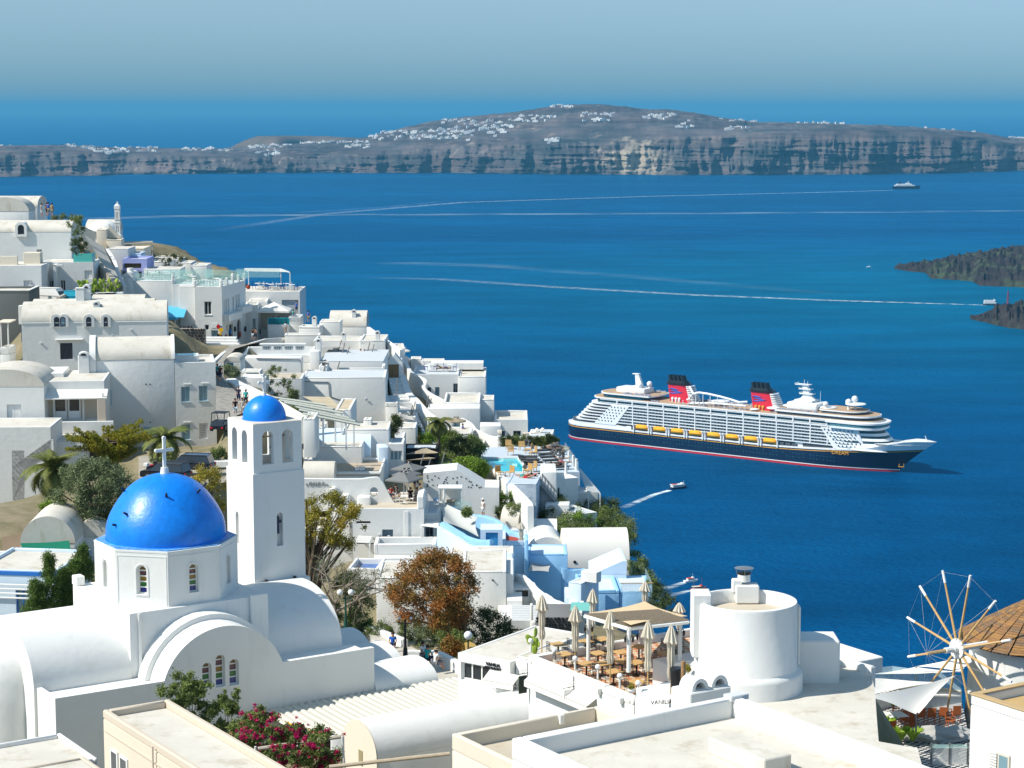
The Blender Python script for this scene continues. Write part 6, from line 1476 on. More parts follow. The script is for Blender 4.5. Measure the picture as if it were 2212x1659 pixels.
# small arched hut with blue door, path walls
Q1=V('arched_hut','little white arched hut with bright blue door beside the path',Rd(385,985),Rd(558,0),226,Rd(0,1085),cat='hut',depth=4,rot=0,roof='vy',rise=.55,holes=[(Rd(405,970+10),Rd(485,1085),'shut_door',dict(fm=SKYB,gm=SKYB))])
Q2=V('glass_front_patio','white patio wall with green glass pane below the arched hut',Rd(560,1085),Rd(760,0),222,Rd(0,1200),cat='wall',depth=2.5,par=.1,rot=0,holes=[(Rd(615,1085),Rd(750,1142),'win',dict(cols=1,gm=GLASSL))])
Q3=V('white_wall_block','white triangular wall below the arched hut',Rd(560,1150),Rd(820,0),219,Rd(0,1300),cat='wall',depth=3,par=.0,roof='none')
for k,(pts,Ys,th,dr,m_,lb)in enumerate((([Rd(385,1160),Rd(500,1225),Rd(620,1310),Rd(745,1385)],[216,209,203,197],1.2,1.6,WHITE,'thick white path wall beside the walking tourists'),([Rd(490,1180),Rd(640,1240),Rd(850,1345),Rd(1190,1560)],[214,210,203,190],.35,2.5,WHITE,'narrow white wall top running down to the long pergola'),([Rd(300,980),Rd(400,890),Rd(440,870),Rd(560,805)],[222,236,240,262],.5,1.4,WHITE2,'old whitewashed wall left of the upper path'),([Rd(560,808),Rd(440,862),Rd(390,890)],[262,250,238],.7,1.8,CONC,'curved concrete wall at the bend of the path'),([Rd(655,798),Rd(830,748),Rd(1015,735)],[266,272,277],.4,1.2,WHITE,'white parapet along the path below the cafe'))):
 Wst('path_wall',lb,'wall',[at(p,y)for p,y in zip(pts,Ys)],th,m_,dr)
 # path surfaces
def ground_patch(name,pix,Ys,m,label,off=.0):
 P=[at(p,y)for p,y in zip(pix,Ys)];n=len(P)//2;vs=[];fs=[]
 L_a,R_a=P[:n],P[n:][::-1]
 for a,b in zip(L_a,R_a):
  for k in range(5):vs.append(a.lerp(b,k/4))
  GROUND_PTS.append(((a.x+b.x)/2,(a.y+b.y)/2,(a.z+b.z)/2+.95));GROUND_PTS.append((a.x,a.y,a.z+.95));GROUND_PTS.append((b.x,b.y,b.z+.95))
 for i in range(n-1):
  for k in range(4):q=i*5+k;fs.append((q,q+1,q+6,q+5))
 o=pydata(name,vs,fs,m,ang=60);tag(o,label,None,None,'structure');return o
ground_patch('path',[Rd(300,1640),Rd(305,1400),Rd(305,1180),Rd(305,1000),Rd(370,880),Rd(440,820),Rd(640,800),Rd(900,745),Rd(1030,730),Rd(1130,700),Rd(960,735),Rd(760,775),Rd(600,820),Rd(500,850),Rd(385,980),Rd(385,1170),Rd(560,1340),Rd(660,1480)],[188,198,210,222,240,252,270,288,292,290,284,264,250,238,222,214,202,192][::1],PATH,'stepped grey stone path climbing past the shop')
# steps in front of the shop
t=empty('shop_steps',at(Rd(270,850),268),0,'white steps leading up to the souvenir shop door','steps')
for k in range(4):bm=NB_();Bx(bm,-3.2+k*.2,.0+k*.9,-1,3.6-k*.3,1.2+k*.9,.25+k*.3,.03);Fn('step',bm,WHITE2,t)
# -- deck building and cliff edge houses (right)
F1=V('dark_door_block','white gabled block with tall dark wooden door above the stairs',Rf(128,168),Rf(302,0),256,Rf(0,400),depth=5,par=.1,rot=3,holes=[(Rf(138,184),Rf(264,345),'shut_door',dict(fm=WOOD,gm=mat('dark_slate_door',(.05,.06,.08),.6,.3)))])
bm=NB_();Pz(bm,[(0,F1.h),(F1.W,F1.h),(F1.W*.55,F1.h+1.1)],lambda p,t:Vc((p[0],.05+t*2.5,p[1])));F1.part('gable',bm,WHITE)
F0=V('triangle_wall_house','white house with sloping parapet behind the dark door block',Rf(120,20),Rf(330,0),266,Rf(0,200),depth=6,par=.1,rot=5)
F2=V('deck_house','white house with sun deck on its roof and tall grey door',Rf(400,286),Rf(884,0),262,Rf(0,580),depth=9.5,par=.15,rm=ROOFG,rot=0,holes=[(Rf(828,382),Rf(880,543),'door',dict(GJ,rows=3,cols=2)),(Rf(640,420),Rf(686,515),'door',dict(GJ,rows=2,gm=GLASSL)),(Rf(553,422),Rf(600,500),'door',dict(GJ,rows=2))])
F2b=V('deck_house_wing','tall white wing with stepped parapets at the right of the sun deck',Rf(884,308),Rf(1166,0),261.8,Rf(0,575),depth=9.5,par=.15,rm=ROOFW,rot=0)
F2c=V('parapet_block','white stepped parapet behind the sun deck, left part',Rf(392,128),Rf(500,0),275,Rf(0,220),cat='wall',depth=3,par=.1,rot=3)
F2d=V('parapet_block','white stepped parapet behind the sun deck, middle part',Rf(500,150),Rf(742,0),274,Rf(0,240),cat='wall',depth=3,par=.1,rot=3)
F2e=V('parapet_block','white stepped parapet behind the sun deck, right part',Rf(742,192),Rf(930,0),273.5,Rf(0,300),cat='wall',depth=3,par=.1,rot=3)
x0,z=F2.loc(Rf(410,190));F2.box('roof_bench',2.2,5.5,F2.h-.1,9,8.5,F2.h+.75,WHITE)
F3=V('terrace_block','white terrace block with black water tank and loungers',Rf(728,578),Rf(1105,0),251,Rf(0,830),cat='terrace',depth=9,par=.45,rm=ROOFW)
F3b=V('curved_terrace_block','pale rounded retaining wall below the tank terrace',Rf(560,640),Rf(1105,0),247,Rf(0,1000),cat='wall',depth=4,par=0,roof='none',m=WHITE)
F4=V('narrow_tower_house','narrow tall white block with grey railing at its foot',Rf(1105,545),Rf(1252,0),256,Rf(0,800),depth=4,par=.2)
F5=V('sea_terrace_house','white sea terrace house with two dark windows at the cliff edge',Rf(1252,756),Rf(1602,0),252,Rf(0,1000),depth=8,par=.35,rm=ROOFW,holes=[(Rf(1330,874),Rf(1364,936),'win',dict(GJ,rows=1)),(Rf(1450,872),Rf(1530,935),'win',dict(GJ,rows=1))])
F6=V('sloping_wall_house','white stair wall house left of the hedge and pool',Rf(1105,822),Rf(1322,0),240,Rf(0,1090),depth=3,par=0,roof='none')
F6b=V('round_pier','thick rounded white pier with small lamp beside the pool',Rf(1288,905),Rf(1328,0),236,Rf(0,1085),cat='pier',depth=1.0,par=0,roof='vx',rise=.4)
F7=V('hotel_balcony_block','white block of shaded balconies left of the stairs, upper',Rf(-150,310),Rf(128,0),250,Rf(0,700),depth=6,par=.1)
for k,(y0,yb,Y)in enumerate(((560,700,232),(705,840,229),(830,960,226))):
 V('balcony_block',('top','middle','bottom')[k]+' shaded balcony block left of the white stairs',Rf(128 if k==0 else 250,y0+20),Rf(255 if k==0 else(385 if k==2 else 440),0),Y,Rf(0,yb),cat='balcony',depth=4,par=.5,rm=ROOFG)
 if k:
  sail('shade_sail','grey balcony shade sail beside the white stairs, '+('upper','lower')[k-1],[Rf(260,y0-140),Rf(400,y0-120),Rf(440,y0-60),Rf(260,y0-90)],(Y+4,Y+4,Y,Y),SAILG,.2)
for k,(x0,y0,x1,y1)in enumerate(((362,828,408,600),(375,800,436,568),(228,560,252,430),(238,420,250,340),(545,632,575,508),(578,632,602,535),(300,640,326,540))):
 pole('leaning_pole',('front left','front right','middle','topmost','left one near plants','right one near plants','short back')[k]+' leaning pole by the white stairs',Rf(x0,y0),Rf(x1,y1),230 if k<2 else 246,230 if k<2 else 246)
 # staircase
a,b=at(Rf(275,320),256),at(Rf(545,1010),226);st=empty('white_staircase',b,0,'long white outdoor staircase dropping towards the red plant pot','stairs');n=24
d=(a-b);dh=Vc((d.x,d.y,0)).normalized();s_=Vc((dh.y,-dh.x,0))
for i in range(n):
 p=d*(i/n);p2=d*((i+1)/n);w=2.3-.9*i/n;z0_,z1_=p.z,p2.z;bm=NB_()
 A=[Vc((p.x,p.y,0))-s_*w,Vc((p.x,p.y,0))+s_*.4,Vc((p2.x,p2.y,0))+s_*.4,Vc((p2.x,p2.y,0))-s_*w]
 Pz(bm,[(v.x,v.y)for v in A],lambda q,t_:Vc((q[0],q[1],z1_-t_*1.2)));Fn('step',bm,WHITE if i%2 else WHITE2,st)
 GROUND_PTS.append((b.x+p.x,b.y+p.y,b.z+p.z-.8))
Wst('stair_wall','thick white wall on the right of the long staircase','wall',Cpt([at(Rf(265,290),257),at(Rf(330,470),248),at(Rf(400,545),243),at(Rf(520,680),236),at(Rf(600,740),232)],5),.8,WHITE,3)
Wst('curved_wall','white wall curving down from the sun deck towards the stairs','wall',Cpt([at(Rf(300,130),264),at(Rf(360,240),262),at(Rf(420,290),261),at(Rf(515,345),258),at(Rf(512,440),256),at(Rf(720,565),252)],5),.5,WHITE,4.5)
Wst('curved_wall','thin curving white wall above the pool hedge','wall',Cpt([at(Rf(900,740),246),at(Rf(1000,800),243),at(Rf(1050,860),241),at(Rf(1180,920),238),at(Rf(1290,940),236)],5),.4,WHITE,5)
Wst('cliff_edge_wall','white parapet stepping down the cliff edge from the vault house','wall',[at(Rd(1865,625),287),at(Rd(2060,765),266),at(Rd(2210,862),262)],.5,WHITE,3.5)
Wst('cliff_edge_wall','white parapet stepping down beyond the lone white parasol','wall',[at(Rf(120,-10),268),at(Rf(250,40),272),at(Rf(390,125),276)],.5,WHITE,3.5)
# -- pool terrace
ZP=at(Rf(1300,1155),213).z
pool_t=empty('pool_terrace',(at(Rf(1300,1155),213).x,213,ZP-4),0,'pale blue grey terrace round the hotel pool at the cliff edge','terrace');o_=pool_t.location
def floorpoly(parent,name,pix,z,m,th=.2):
 P=[Oz(p,z)-Vc(parent.location)for p in pix];bm=NB_();Pz(bm,[(p.x,p.y)for p in P],lambda p,t:Vc((p[0],p[1],z-parent.location.z-(th if t else 0))));return Fn(name,bm,m,parent)
DECKB=mat('pale_blue_pool_deck',(.50,.58,.66),.8,.2,var=.06,vs=.6)
pw=[Rf(1088,1156),Rf(1512,1152),Rf(1562,1215),Rf(1562,1305),Rf(1275,1305)]
floorpoly(pool_t,'deck',[Rf(1060,1055),Rf(1330,1040),Rf(1720,1035),Rf(1990,1080),Rf(2140,1300),Rf(1880,1300),Rf(1690,1440),Rf(1380,1415),Rf(1275,1308),Rf(1562,1308),Rf(1565,1213),Rf(1513,1149),Rf(1085,1152),Rf(1062,1120)],ZP,DECKB,3.6)
floorpoly(pool_t,'pool_water',pw,ZP-.12,mat('pool_water',(.02,.58,.66),.08,.6,vs=.5,c2=(.015,.46,.58),bump=.03,bs=1.5),.3)
P=[Oz(p,ZP)for p in pw];t=pool_t
for p,q in zip(P,P[1:]+P[:1]):
 bm=NB_();d=(q-p).normalized();s=Vc((-d.y,d.x,0))*.16;A=[p-s,q-s,q+s,p+s];Pz(bm,[(v.x-o_.x,v.y-o_.y)for v in A],lambda p_,t_:Vc((p_[0],p_[1],4.07-t_*.5)));Fn('pool_edge',bm,WHITE,t)
for q in(Rf(1300,1170),Rf(1440,1220)):
 w=Oz(q,ZP)-Vc(o_);bm=NB_();Bx(bm,w.x,w.y-.8,3.7,w.x+.5,w.y+.8,3.93);Fn('pool_step',bm,mat('pale_pool_step',(.35,.80,.82),.4,.3),t)
W1=V('pool_head_wall','curved white wall with round black opening behind the pool',Rf(1055,1058),Rf(1245,0),219,Rf(0,1150),cat='wall',depth=1.2,par=0,roof='none',rot=-6)
x0,z=W1.loc(Rf(1158,1110));bm=NB_();Tb(bm,(x0,-.03,z),(x0,.05,z),.28,.28,14);W1.part('round_opening',bm,METAL)
W2_=V('pool_hedge_wall','white wall carrying the green hedge behind the pool',Rf(1328,945),Rf(1590,0),234,Rf(0,1050),cat='wall',depth=1.0,par=0,roof='none')
W3_=V('lounger_terrace_wall','low white wall with two cream loungers above the hedge',Rf(1602,935),Rf(1850,0),246,Rf(0,1010),cat='wall',depth=6,par=.05,rm=ROOFG,rot=-4)
Wst('pool_side_wall','curving white wall along the left side of the pool','wall',Cpt([at(Rf(1062,1150),216),at(Rf(1160,1230),210),at(Rf(1270,1320),203),at(Rf(1390,1420),196),at(Rf(1560,1590),186),at(Rf(1600,1650),183)],5),.55,WHITE,4)
Y1=Oz(Rx(985,400),ZP).y
B7=V('pool_support_house','tall blue grey shaded house wall holding up the pool deck',Rx(985,402),Rx(1320,0),Y1,Rx(0,760),depth=5,rot=22,par=0,roof='none',down=4,holes=[(Rx(985,540),Rx(1024,740),'open',dict(gm=BLACK))])
B8=V('stair_house','shaded wall with steep grey iron stair below the pool',Rx(745,292),Rx(985,0),Y1-1.5,Rx(0,800),depth=5,rot=0,par=0,roof='none',down=4)
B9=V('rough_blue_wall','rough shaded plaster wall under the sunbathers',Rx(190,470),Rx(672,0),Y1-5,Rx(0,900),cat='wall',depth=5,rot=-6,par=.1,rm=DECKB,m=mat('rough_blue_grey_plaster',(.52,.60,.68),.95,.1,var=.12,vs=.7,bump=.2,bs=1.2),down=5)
B10=V('lower_arch_house','white terrace house with tall arched niche at the cliff',Rx(1230,958),Rx(1615,0),Y1-6,Rx(0,1390),depth=6,rot=30,par=.05,down=6,rm=ROOFG,holes=[(Rx(1440,1012),Rx(1565,1380),'arch_open',dict(gm=GREYW))])
B11=V('palm_terrace_house','white wall with small palms on the cliff below the pool',Rx(1310,612),Rx(1635,0),Y1+3,Rx(0,960),depth=3,rot=8,par=0,roof='none',down=8)
B12=V('ruined_wall','white wall with ragged top below the iron stair',Rx(805,800),Rx(1180,0),Y1-4,Rx(0,960),cat='wall',depth=2,rot=-4,par=0,roof='none',down=4)
t=empty('iron_stair',B8.local(.3,-.6,0),0,'steep dark grey iron stair with handrail on the shaded wall','stairs');a,b=B8.hit(Rx(755,330)),B8.hit(Rx(985,745));za=a[1]+B8.h;zb=b[1]+B8.h
for s in(0,1.0):
 bm=NB_();Tb(bm,(a[0]-.3,s-.4,za-1.0),(b[0]-.3,s-.4,zb),.12);Fn('stringer',bm,STEEL,t);bm=NB_();Tb(bm,(a[0]-.3,s-.4,za+.1),(b[0]-.3,s-.4,zb+1.0),.04);[Tb(bm,(a[0]-.3+(b[0]-a[0])*k/5,s-.4,za-1+(zb-za+1)*k/5),(a[0]-.3+(b[0]-a[0])*k/5,s-.4,za+.1+(zb-za+.9)*k/5),.03)for k in range(6)];Fn('handrail',bm,STEEL,t)
for k in range(14):x=a[0]-.3+(b[0]-a[0])*(k+.5)/14;z=za-1+(zb-za+1)*(k+.5)/14;bm=NB_();Bx(bm,x-.15,-.4,z,x+.15,.6,z+.05);Fn('tread',bm,STEEL,t)
zz=at(Rx(1560,610),Y1+1).z
pergola('cliff_pergola','long white slatted pergola sloping down the cliff beside the pool',[Rx(1330,240),Rx(1345,232),Rx(1660,600),Rx(1480,600)],zz,Y1,WOODW,22,2.5,slat=.09)
# -- Galini cafe block
G0=V('pale_blue_vault_house','long pale blue barrel roof behind the tan roof with skylight',Rg(105,308),Rg(800,0),199,Rg(0,400),depth=4.5,rot=0,roof='vx',rise=2.4,rm=BLUEL,m=WHITE)
G0b=V('pale_blue_chimney_house','pale blue chimney shaped block beside the long vault',Rg(880,215),Rg(985,0),197,Rg(0,400),cat='chimney',depth=2.2,rot=8,par=0,roof='none',m=BLUEL)
G0c=V('glazed_lobby','white lobby with glazed doors under the red pot terrace',Rg(985,180),Rg(1142,0),199,Rg(0,360),depth=4,par=.1,rm=ROOFG,holes=[(Rg(995,250),Rg(1128,355),'win',dict(cols=3,gm=GLASSL))])
G0d=V('pot_terrace','white terrace wall carrying the big red pot',Rg(612,135),Rg(1142,0),205,Rg(0,250),cat='terrace',depth=5,par=.5,rm=ROOFG)
G1=V('skylight_roof_house','house with flat tan roof and square skylight',Rg(215,505),Rg(900,0),190,Rg(0,700),depth=7.5,rot=0,rm=mat('tan_roof_screed',(.50,.42,.32),.92,.1,vs=.6,c2=(.44,.37,.28),stain=((.32,.24,.16),2,.55,.8)),par=.0,roof='flat',rooft=.1)
x0,y0=3.4,3.6
def roofxy(b,p,dz_=.1):q=Oz(p,b.O.z+dz_)-b.O;return q.dot(b.ex),q.dot(b.ey)
x0,y0=roofxy(G1,Rg(600,470));x1,y1=roofxy(G1,Rg(770,428));G1.box('skylight',x0+.3,y0,G1.h+.1,x1-.2,y1,G1.h+.25,GLASSL,.02);G1.box('skylight_bar',(x0+x1)/2,y0,G1.h+.26,(x0+x1)/2+.06,y1,G1.h+.28,STEEL,0)
for(a,b,c,d_)in((-.2,0,.15,7.5),(-.2,-.25,G1.W+.1,.0),(G1.W-.1,0,G1.W+.12,7.5),(0.15,7.3,G1.W,7.5)):G1.box('roof_kerb',a,b,G1.h+.101,c,d_,G1.h+.38,WHITE,.06)
G1b=V('white_vault_shed','short white vault at the left of the cafe wall',Rg(100,535),Rg(418,0),186,Rg(0,700),cat='shed',depth=3,roof='vx',rise=1.3)
# cafe wall with round window (curved outline)
Yg=182;gO=at(Rg(100,840),Yg);gw=empty('cafe_wall',gO,0,'curving white cafe wall with round window and grey lettering','wall')
def gl(p):q=at(p,Yg)-gO;return(q.x,q.z)
outl=[gl(p)for p in(Rg(60,900),Rg(680,840),Rg(1065,806),Rg(1040,780),Rg(1000,720),Rg(960,640),Rg(925,570),Rg(890,535),Rg(860,526),Rg(800,530),Rg(700,545),Rg(400,545),Rg(60,540))]
hc=gl(Rg(836,678));rr_=.40
bm=NB_();Pl(bm,outl,[[(hc[0]+rr_*.92*cos(2*pi*i/24),hc[1]+rr_*1.12*sin(2*pi*i/24))for i in range(24)]],0,.5);Fn('wall',bm,WHITE,gw,30)
GROUND_PTS.append((gO.x+4,gO.y,gO.z-4))
bm=NB_();a_,b_=gl(Rg(672,835)),gl(Rg(760,705));Bx(bm,a_[0],-1.1,a_[1]-2,b_[0]+.4,-.002,b_[1],.15,seg=2);Fn('step_block',bm,WHITE,gw)
bm=NB_();a_,b_=gl(Rg(440,835)),gl(Rg(590,690));Bx(bm,a_[0],-1.6,a_[1]-3,b_[0],-.002,b_[1],.1);Fn('step_block',bm,WHITE,gw)
bm=NB_();a_,b_=gl(Rg(370,835)),gl(Rg(480,640));Pz(bm,He(a_[0],b_[0],a_[1]+1.2,b_[1]-a_[1]-1.0,12),lambda p,t:Vc((p[0],-1.2+1.19*t,p[1])));Bx(bm,a_[0],-1.2,a_[1]-3,b_[0],-.01,a_[1]+1.199);Fn('arched_hood',bm,WHITE,gw)
q=gl(Rg(240,595));text_mesh('sign_text','GALINI',.46,mat('grey_lettering',(.26,.27,.27),.6,.3),MT_((q[0],-.03,q[1]))@MX@Matrix.Diagonal((.95,1.1,1,1)),gw,.03)
q=gl(Rg(347,603));text_mesh('sign_text','cafe',.20,mat('grey_lettering',()),MT_((q[0],-.03,q[1]))@MX,gw,.03)
q=gl(Rg(140,600));text_mesh('sign_text','&',.3,mat('grey_lettering',()),MT_((q[0],-.03,q[1]))@MX,gw,.03)
G3=V('shuttered_house','white house with grey louvred shutters under the cafe terrace',Rg(612,850),Rg(1354,0),179,Rg(0,1218),depth=8,rot=0,par=.12,rm=ROOF,down=3,holes=[(Rg(920,1066),Rg(1035,1195),'win',dict(fm=GREYJ,gm=mat('grey_louvre',(.16,.24,.28),.6,.3),cols=2,rows=6,sill=True)),(Rg(652,980),Rg(800,1004),'open',dict(gm=BLACK)),(Rg(652,1205),Rg(850,1218),'open',dict(gm=BLACK))])
x0,z=G3.loc(Rg(1145,860));x1,_=G3.loc(Rg(1195,860));G3.box('pilaster',x0,-.08,0,x1,-.002,G3.h-.2,WHITE)
G3.box('parapet_pier',G3.W-.6,-.01,G3.h,G3.W,3.8,G3.h+1.1,WHITE,.08)
G3b=V('door_wing','white wing with glazed door and slatted canopy right of the shutters',Rg(1354,900),Rg(1512,0),180.5,Rg(0,1218),depth=6,par=.1,rm=ROOFG,holes=[(Rg(1358,1040),Rg(1452,1212),'door',dict(fm=GREYJ,gm=GLASS,cols=2,rows=2))])
G4=V('balcony_parapet','broad white balcony parapet in front of the shuttered house',Rg(835,1218),Rg(1482,0),175.5,Rg(0,1362),cat='balcony',depth=3.2,par=.9,pw=.35,rm=ROOFG,down=2.5)
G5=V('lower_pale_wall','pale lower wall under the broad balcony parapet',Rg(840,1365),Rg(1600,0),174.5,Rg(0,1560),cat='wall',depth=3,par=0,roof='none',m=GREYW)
G6=V('left_lower_house','shaded white house behind the bare branches',Rg(60,1050),Rg(612,0),181,Rg(0,1500),depth=5,par=.1,m=WHITE,rot=0)
G6b=V('low_garden_wall','small white wall with rail below the slatted porch',Rg(560,1465),Rg(880,0),170,Rg(0,1560),cat='wall',depth=4,par=.5,rot=-6,rm=mat('blue_tile_floor',(.12,.22,.5),.6,.3,var=.3,vs=3))
zz=at(Rg(740,1200),176).z
pergola('slatted_porch','white slatted porch roof sloping over a doorway',[Rg(735,1000),Rg(868,1008),Rg(790,1204),Rg(645,1196)],zz,176,WOODW,11,2.6,slat=.14)
zz=at(Rg(1420,1030),178).z
pergola('slatted_porch','white slatted canopy over the glazed door right of the balcony',[Rg(1448,900),Rg(1508,900),Rg(1515,1045),Rg(1325,1020)],zz,178,WOODW,9,3.0,slat=.14)
# dotted wall, cabana, big sail
Yd=190;dO=at(Rg(1345,960),Yd);dw=empty('dotted_wall',dO,0,'white sloping wall dotted with little black drain holes','wall')
def dl(p):q=at(p,Yd)-dO;return(q.x,q.z)
bm=NB_();Pl(bm,[dl(p)for p in(Rg(1345,1000),Rg(2133,1000),Rg(2133,632),Rg(1985,628),Rg(1900,575),Rg(1800,512),Rg(1692,450),Rg(1345,482))],[],0,4.0);Fn('wall',bm,WHITE,dw,30)
bm=NB_();rng=random.Random(5)
for k in range(46):
 u_,v_=rng.uniform(1385,1960),0;top=480 if u_<1690 else 450+(u_-1690)*.6;v_=rng.uniform(top+22,640)
 if v_>632:continue
 q=dl(Rg(u_,v_));BO_.create_icosphere(bm,subdivisions=1,radius=.075,matrix=MT_((q[0],-.02,q[1]))@Matrix.Scale(.12,4,(0,1,0)))
o=Fn('drain_hole',bm,BLACK,dw);o['kind']='stuff'
GROUND_PTS+=[(dO.x+5,dO.y,dO.z-1),(dO.x+15,dO.y,dO.z-1)]
q=at(Rg(1620,830),184);t=empty('cabana',q,0,'white framed cabana bed with curtain beside the dotted wall','cabana');bm=NB_()
for x in(-1.0,1.02):
 for y in(0,1.4):bm=NB_();Bx(bm,x,y,-.1,x+.08,y+.08,1.62);Fn('post',bm,WOODW,t)
bm=NB_();Bx(bm,-1.05,-.06,1.62,1.15,1.55,1.74,.02);Fn('canopy',bm,WOODW,t);bm=NB_();Bx(bm,-.95,1.45,.1,1.05,1.5,1.62);Fn('curtain',bm,SAILW,t)
bm=NB_();Ptb(bm,[(-.5,-.02,1.6),(-.46,-.02,1.0),(-.55,-.02,.6),(-.5,-.02,.05)],[.08,.11,.07,.15],8);Fn('curtain',bm,SAILW,t)
bm=NB_();Bx(bm,-.5,.2,.0,1.0,1.35,.32,.06);Fn('bed',bm,SAILG,t);bm=NB_();Bx(bm,-.3,.1,.32,.5,.4,.62,.08);Fn('cushion',bm,TAUPE,t)
bm=NB_();Pl(bm,[(.5,-.15),(1.95,-.25),(1.95,.45),(1.1,.75),(.5,.5)],[],-.3,-.27);Fn('glass_screen',bm,GLAZE,t)
sail('shade_sail','large grey shade sail stretched over the blue curved terrace',[Rg(1478,745),Rg(1910,935),Rg(1922,1142),Rg(1555,985)],(186,180,174,178),mat('pale_grey_sail',(.50,.52,.50),.9,.1),.5,14)
# -- blue curved house group and vaults by the cliff
def curvewall(name,label,pix,Ys,th,m,drop,k=5):return Wst(name,label,'wall',Cpt([at(p,y)for p,y in zip(pix,Ys)],k),th,m,drop,bev=.1)
BLW=mat('sky_blue_plaster',(.33,.60,.86),.85,.15,var=.08,vs=.6,bump=.06,bs=2)
curvewall('blue_curved_wall','sky blue wall sweeping down past the blue door, front one',[Rh(95,300),Rh(200,365),Rh(330,450),Rh(440,510),Rh(520,545),Rh(790,555)],(172,171,169,167,166,165),.4,BLUEL,5)
curvewall('blue_curved_wall','sky blue wall sweeping down past the blue door, middle one',[Rh(120,262),Rh(250,345),Rh(380,410),Rh(480,432),Rh(580,432)],(177,175,173,171,170),.5,BLW,3)
curvewall('blue_curved_wall','deep blue rounded wall behind the large grey sail',[Rh(60,40),Rh(330,180),Rh(520,210),Rh(640,260),Rh(740,345),Rh(840,370),Rh(850,440)],(188,184,182,180,178,177,175),.5,BLW,6)
K1=V('blue_door_porch','pale blue porch with bright blue plank door',Rh(495,335),Rh(700,0),172,Rh(0,545),cat='porch',depth=2.5,par=0,roof='none',m=BLUEL,holes=[(Rh(545,362),Rh(657,540),'shut_door',dict(fm=SKYB,gm=SKYB))],down=2)
K2=V('blue_side_house','pale blue house wall with small plant ledge behind the white house',Rh(700,440),Rh(925,0),174,Rh(0,760),depth=5,par=.4,m=BLUEL,rm=TERRA)
K3=V('blue_pier','narrow blue ribbed pier between porch and white vault',Rh(905,430),Rh(938,0),170,Rh(0,760),cat='pier',depth=2.5,par=0,roof='none',m=BLW)
K4=V('blue_courtyard_house','deep blue courtyard wall under the small grey sail',Rh(930,560),Rh(1300,0),171,Rh(0,1000),depth=4,par=.1,m=BLW,rm=BLUEL)
curvewall('blue_curved_wall','deep blue wall dropping right beside the courtyard',[Rh(940,545),Rh(1100,575),Rh(1180,625),Rh(1240,670),Rh(1330,700),Rh(1480,708)],(173,173,172,171,171,171),.6,BLW,5)
sail('shade_sail','small grey shade sail over the deep blue courtyard',[Rh(948,598),Rh(1170,640),Rh(1125,722),Rh(930,718)],(172,172,168,168),SAILG,.15)
K5=V('blue_house','sky blue house with roof terrace at the cliff edge',Rh(1412,895),Rh(1778,0),163,Rh(0,1120),depth=6,par=.3,m=BLW,rm=BLUEL,rot=2)
K5b=V('blue_house_wing','sky blue wing with glass railed terrace at the cliff edge',Rh(1778,912),Rh(2092,0),163.2,Rh(0,1120),depth=6,par=.05,m=BLW,rm=BLUEL,rot=2)
bm=NB_();Bx(bm,.1,.05,K5b.h,K5b.W-.1,.09,K5b.h+.7);K5b.part('glass_balustrade',bm,GLAZE2);bm=NB_();Bx(bm,.05,.02,K5b.h+.7,K5b.W,.12,K5b.h+.76);K5b.part('handrail',bm,OAK)
bm=NB_();Bx(bm,K5b.W-.15,.1,K5b.h,K5b.W-.1,5.5,K5b.h+.7);K5b.part('glass_balustrade',bm,GLAZE2)
K6=V('blue_wedge_house','pale blue wedge shaped house rising towards the sea',Rh(1530,745),Rh(1843,0),168,Rh(0,910),depth=5,par=0,roof='none',m=BLUEL,rot=2)
bm=NB_();Pz(bm,[(0,K6.h),(K6.W,K6.h),(K6.W,K6.h+1.05),(K6.W*.9,K6.h+1.1)],lambda p,t:Vc((p[0],5*t,p[1])));K6.part('sloping_top',bm,BLUEL)
K7=V('blue_low_wall','pale blue garden wall with white cabinet left of the blue house',Rh(1305,815),Rh(1425,0),160,Rh(0,1080),cat='wall',depth=3,par=.1,m=BLUEL,rot=-30)
K7.box('cabinet',.8,.6,K7.h,2.2,1.4,K7.h+.85,WOODW)
for k,(a,b)in enumerate(((1275,915),(1290,960),(1320,1010))):V('blue_step',('top','middle','lowest')[k]+' pale blue step beside the blue garden wall',Rh(a,b),Rh(a+75,0),161-k,Rh(0,b+45),cat='step',depth=2,par=0,roof='none',m=BLUEL,down=1.2)
M1=V('white_vault_house','cream white vault with arched shaded front at the foot of the long ramp',Rh(945,545),Rh(1272,0),178,Rh(0,690),depth=6,roof='vy',rise=1.35,rm=WHITE,rot=3)
M2=V('round_shoulder_house','round shouldered white house behind the arched vault',Rh(895,470),Rh(1200,0),183,Rh(0,560),depth=4,roof='vx',rise=1.9,rm=WHITE)
M3=V('long_vault_house','long cream white barrel vault with three dark vents at the cliff edge',Rh(1272,704),Rh(1868,0),176,Rh(0,760),depth=5.2,roof='vx',rise=3.1,rot=3,rm=mat('warm_white_plaster',(.74,.72,.66),.85,.15,var=.04,vs=.5))
for a,b in((1355,605),(1555,595),(1750,585)):
 q=at(Rh(a,b),177.2)-M3.O;x=q.dot(M3.ex);z=q.z+M3.h;bm=NB_();Tb(bm,(x,.35,z),(x,-.05,z-.02),.13,.13,10);M3.part('vent',bm,METAL)
M3.box('end_pier',M3.W-.3,1.0,M3.h-1,M3.W+.35,1.6,M3.h+.35,WHITE)
M4=V('white_shoulder','small white curved roof left of the lava stone wall',Rh(680,300),Rh(840,0),188,Rh(0,380),depth=3,roof='vx',rise=1.7,rot=-18)
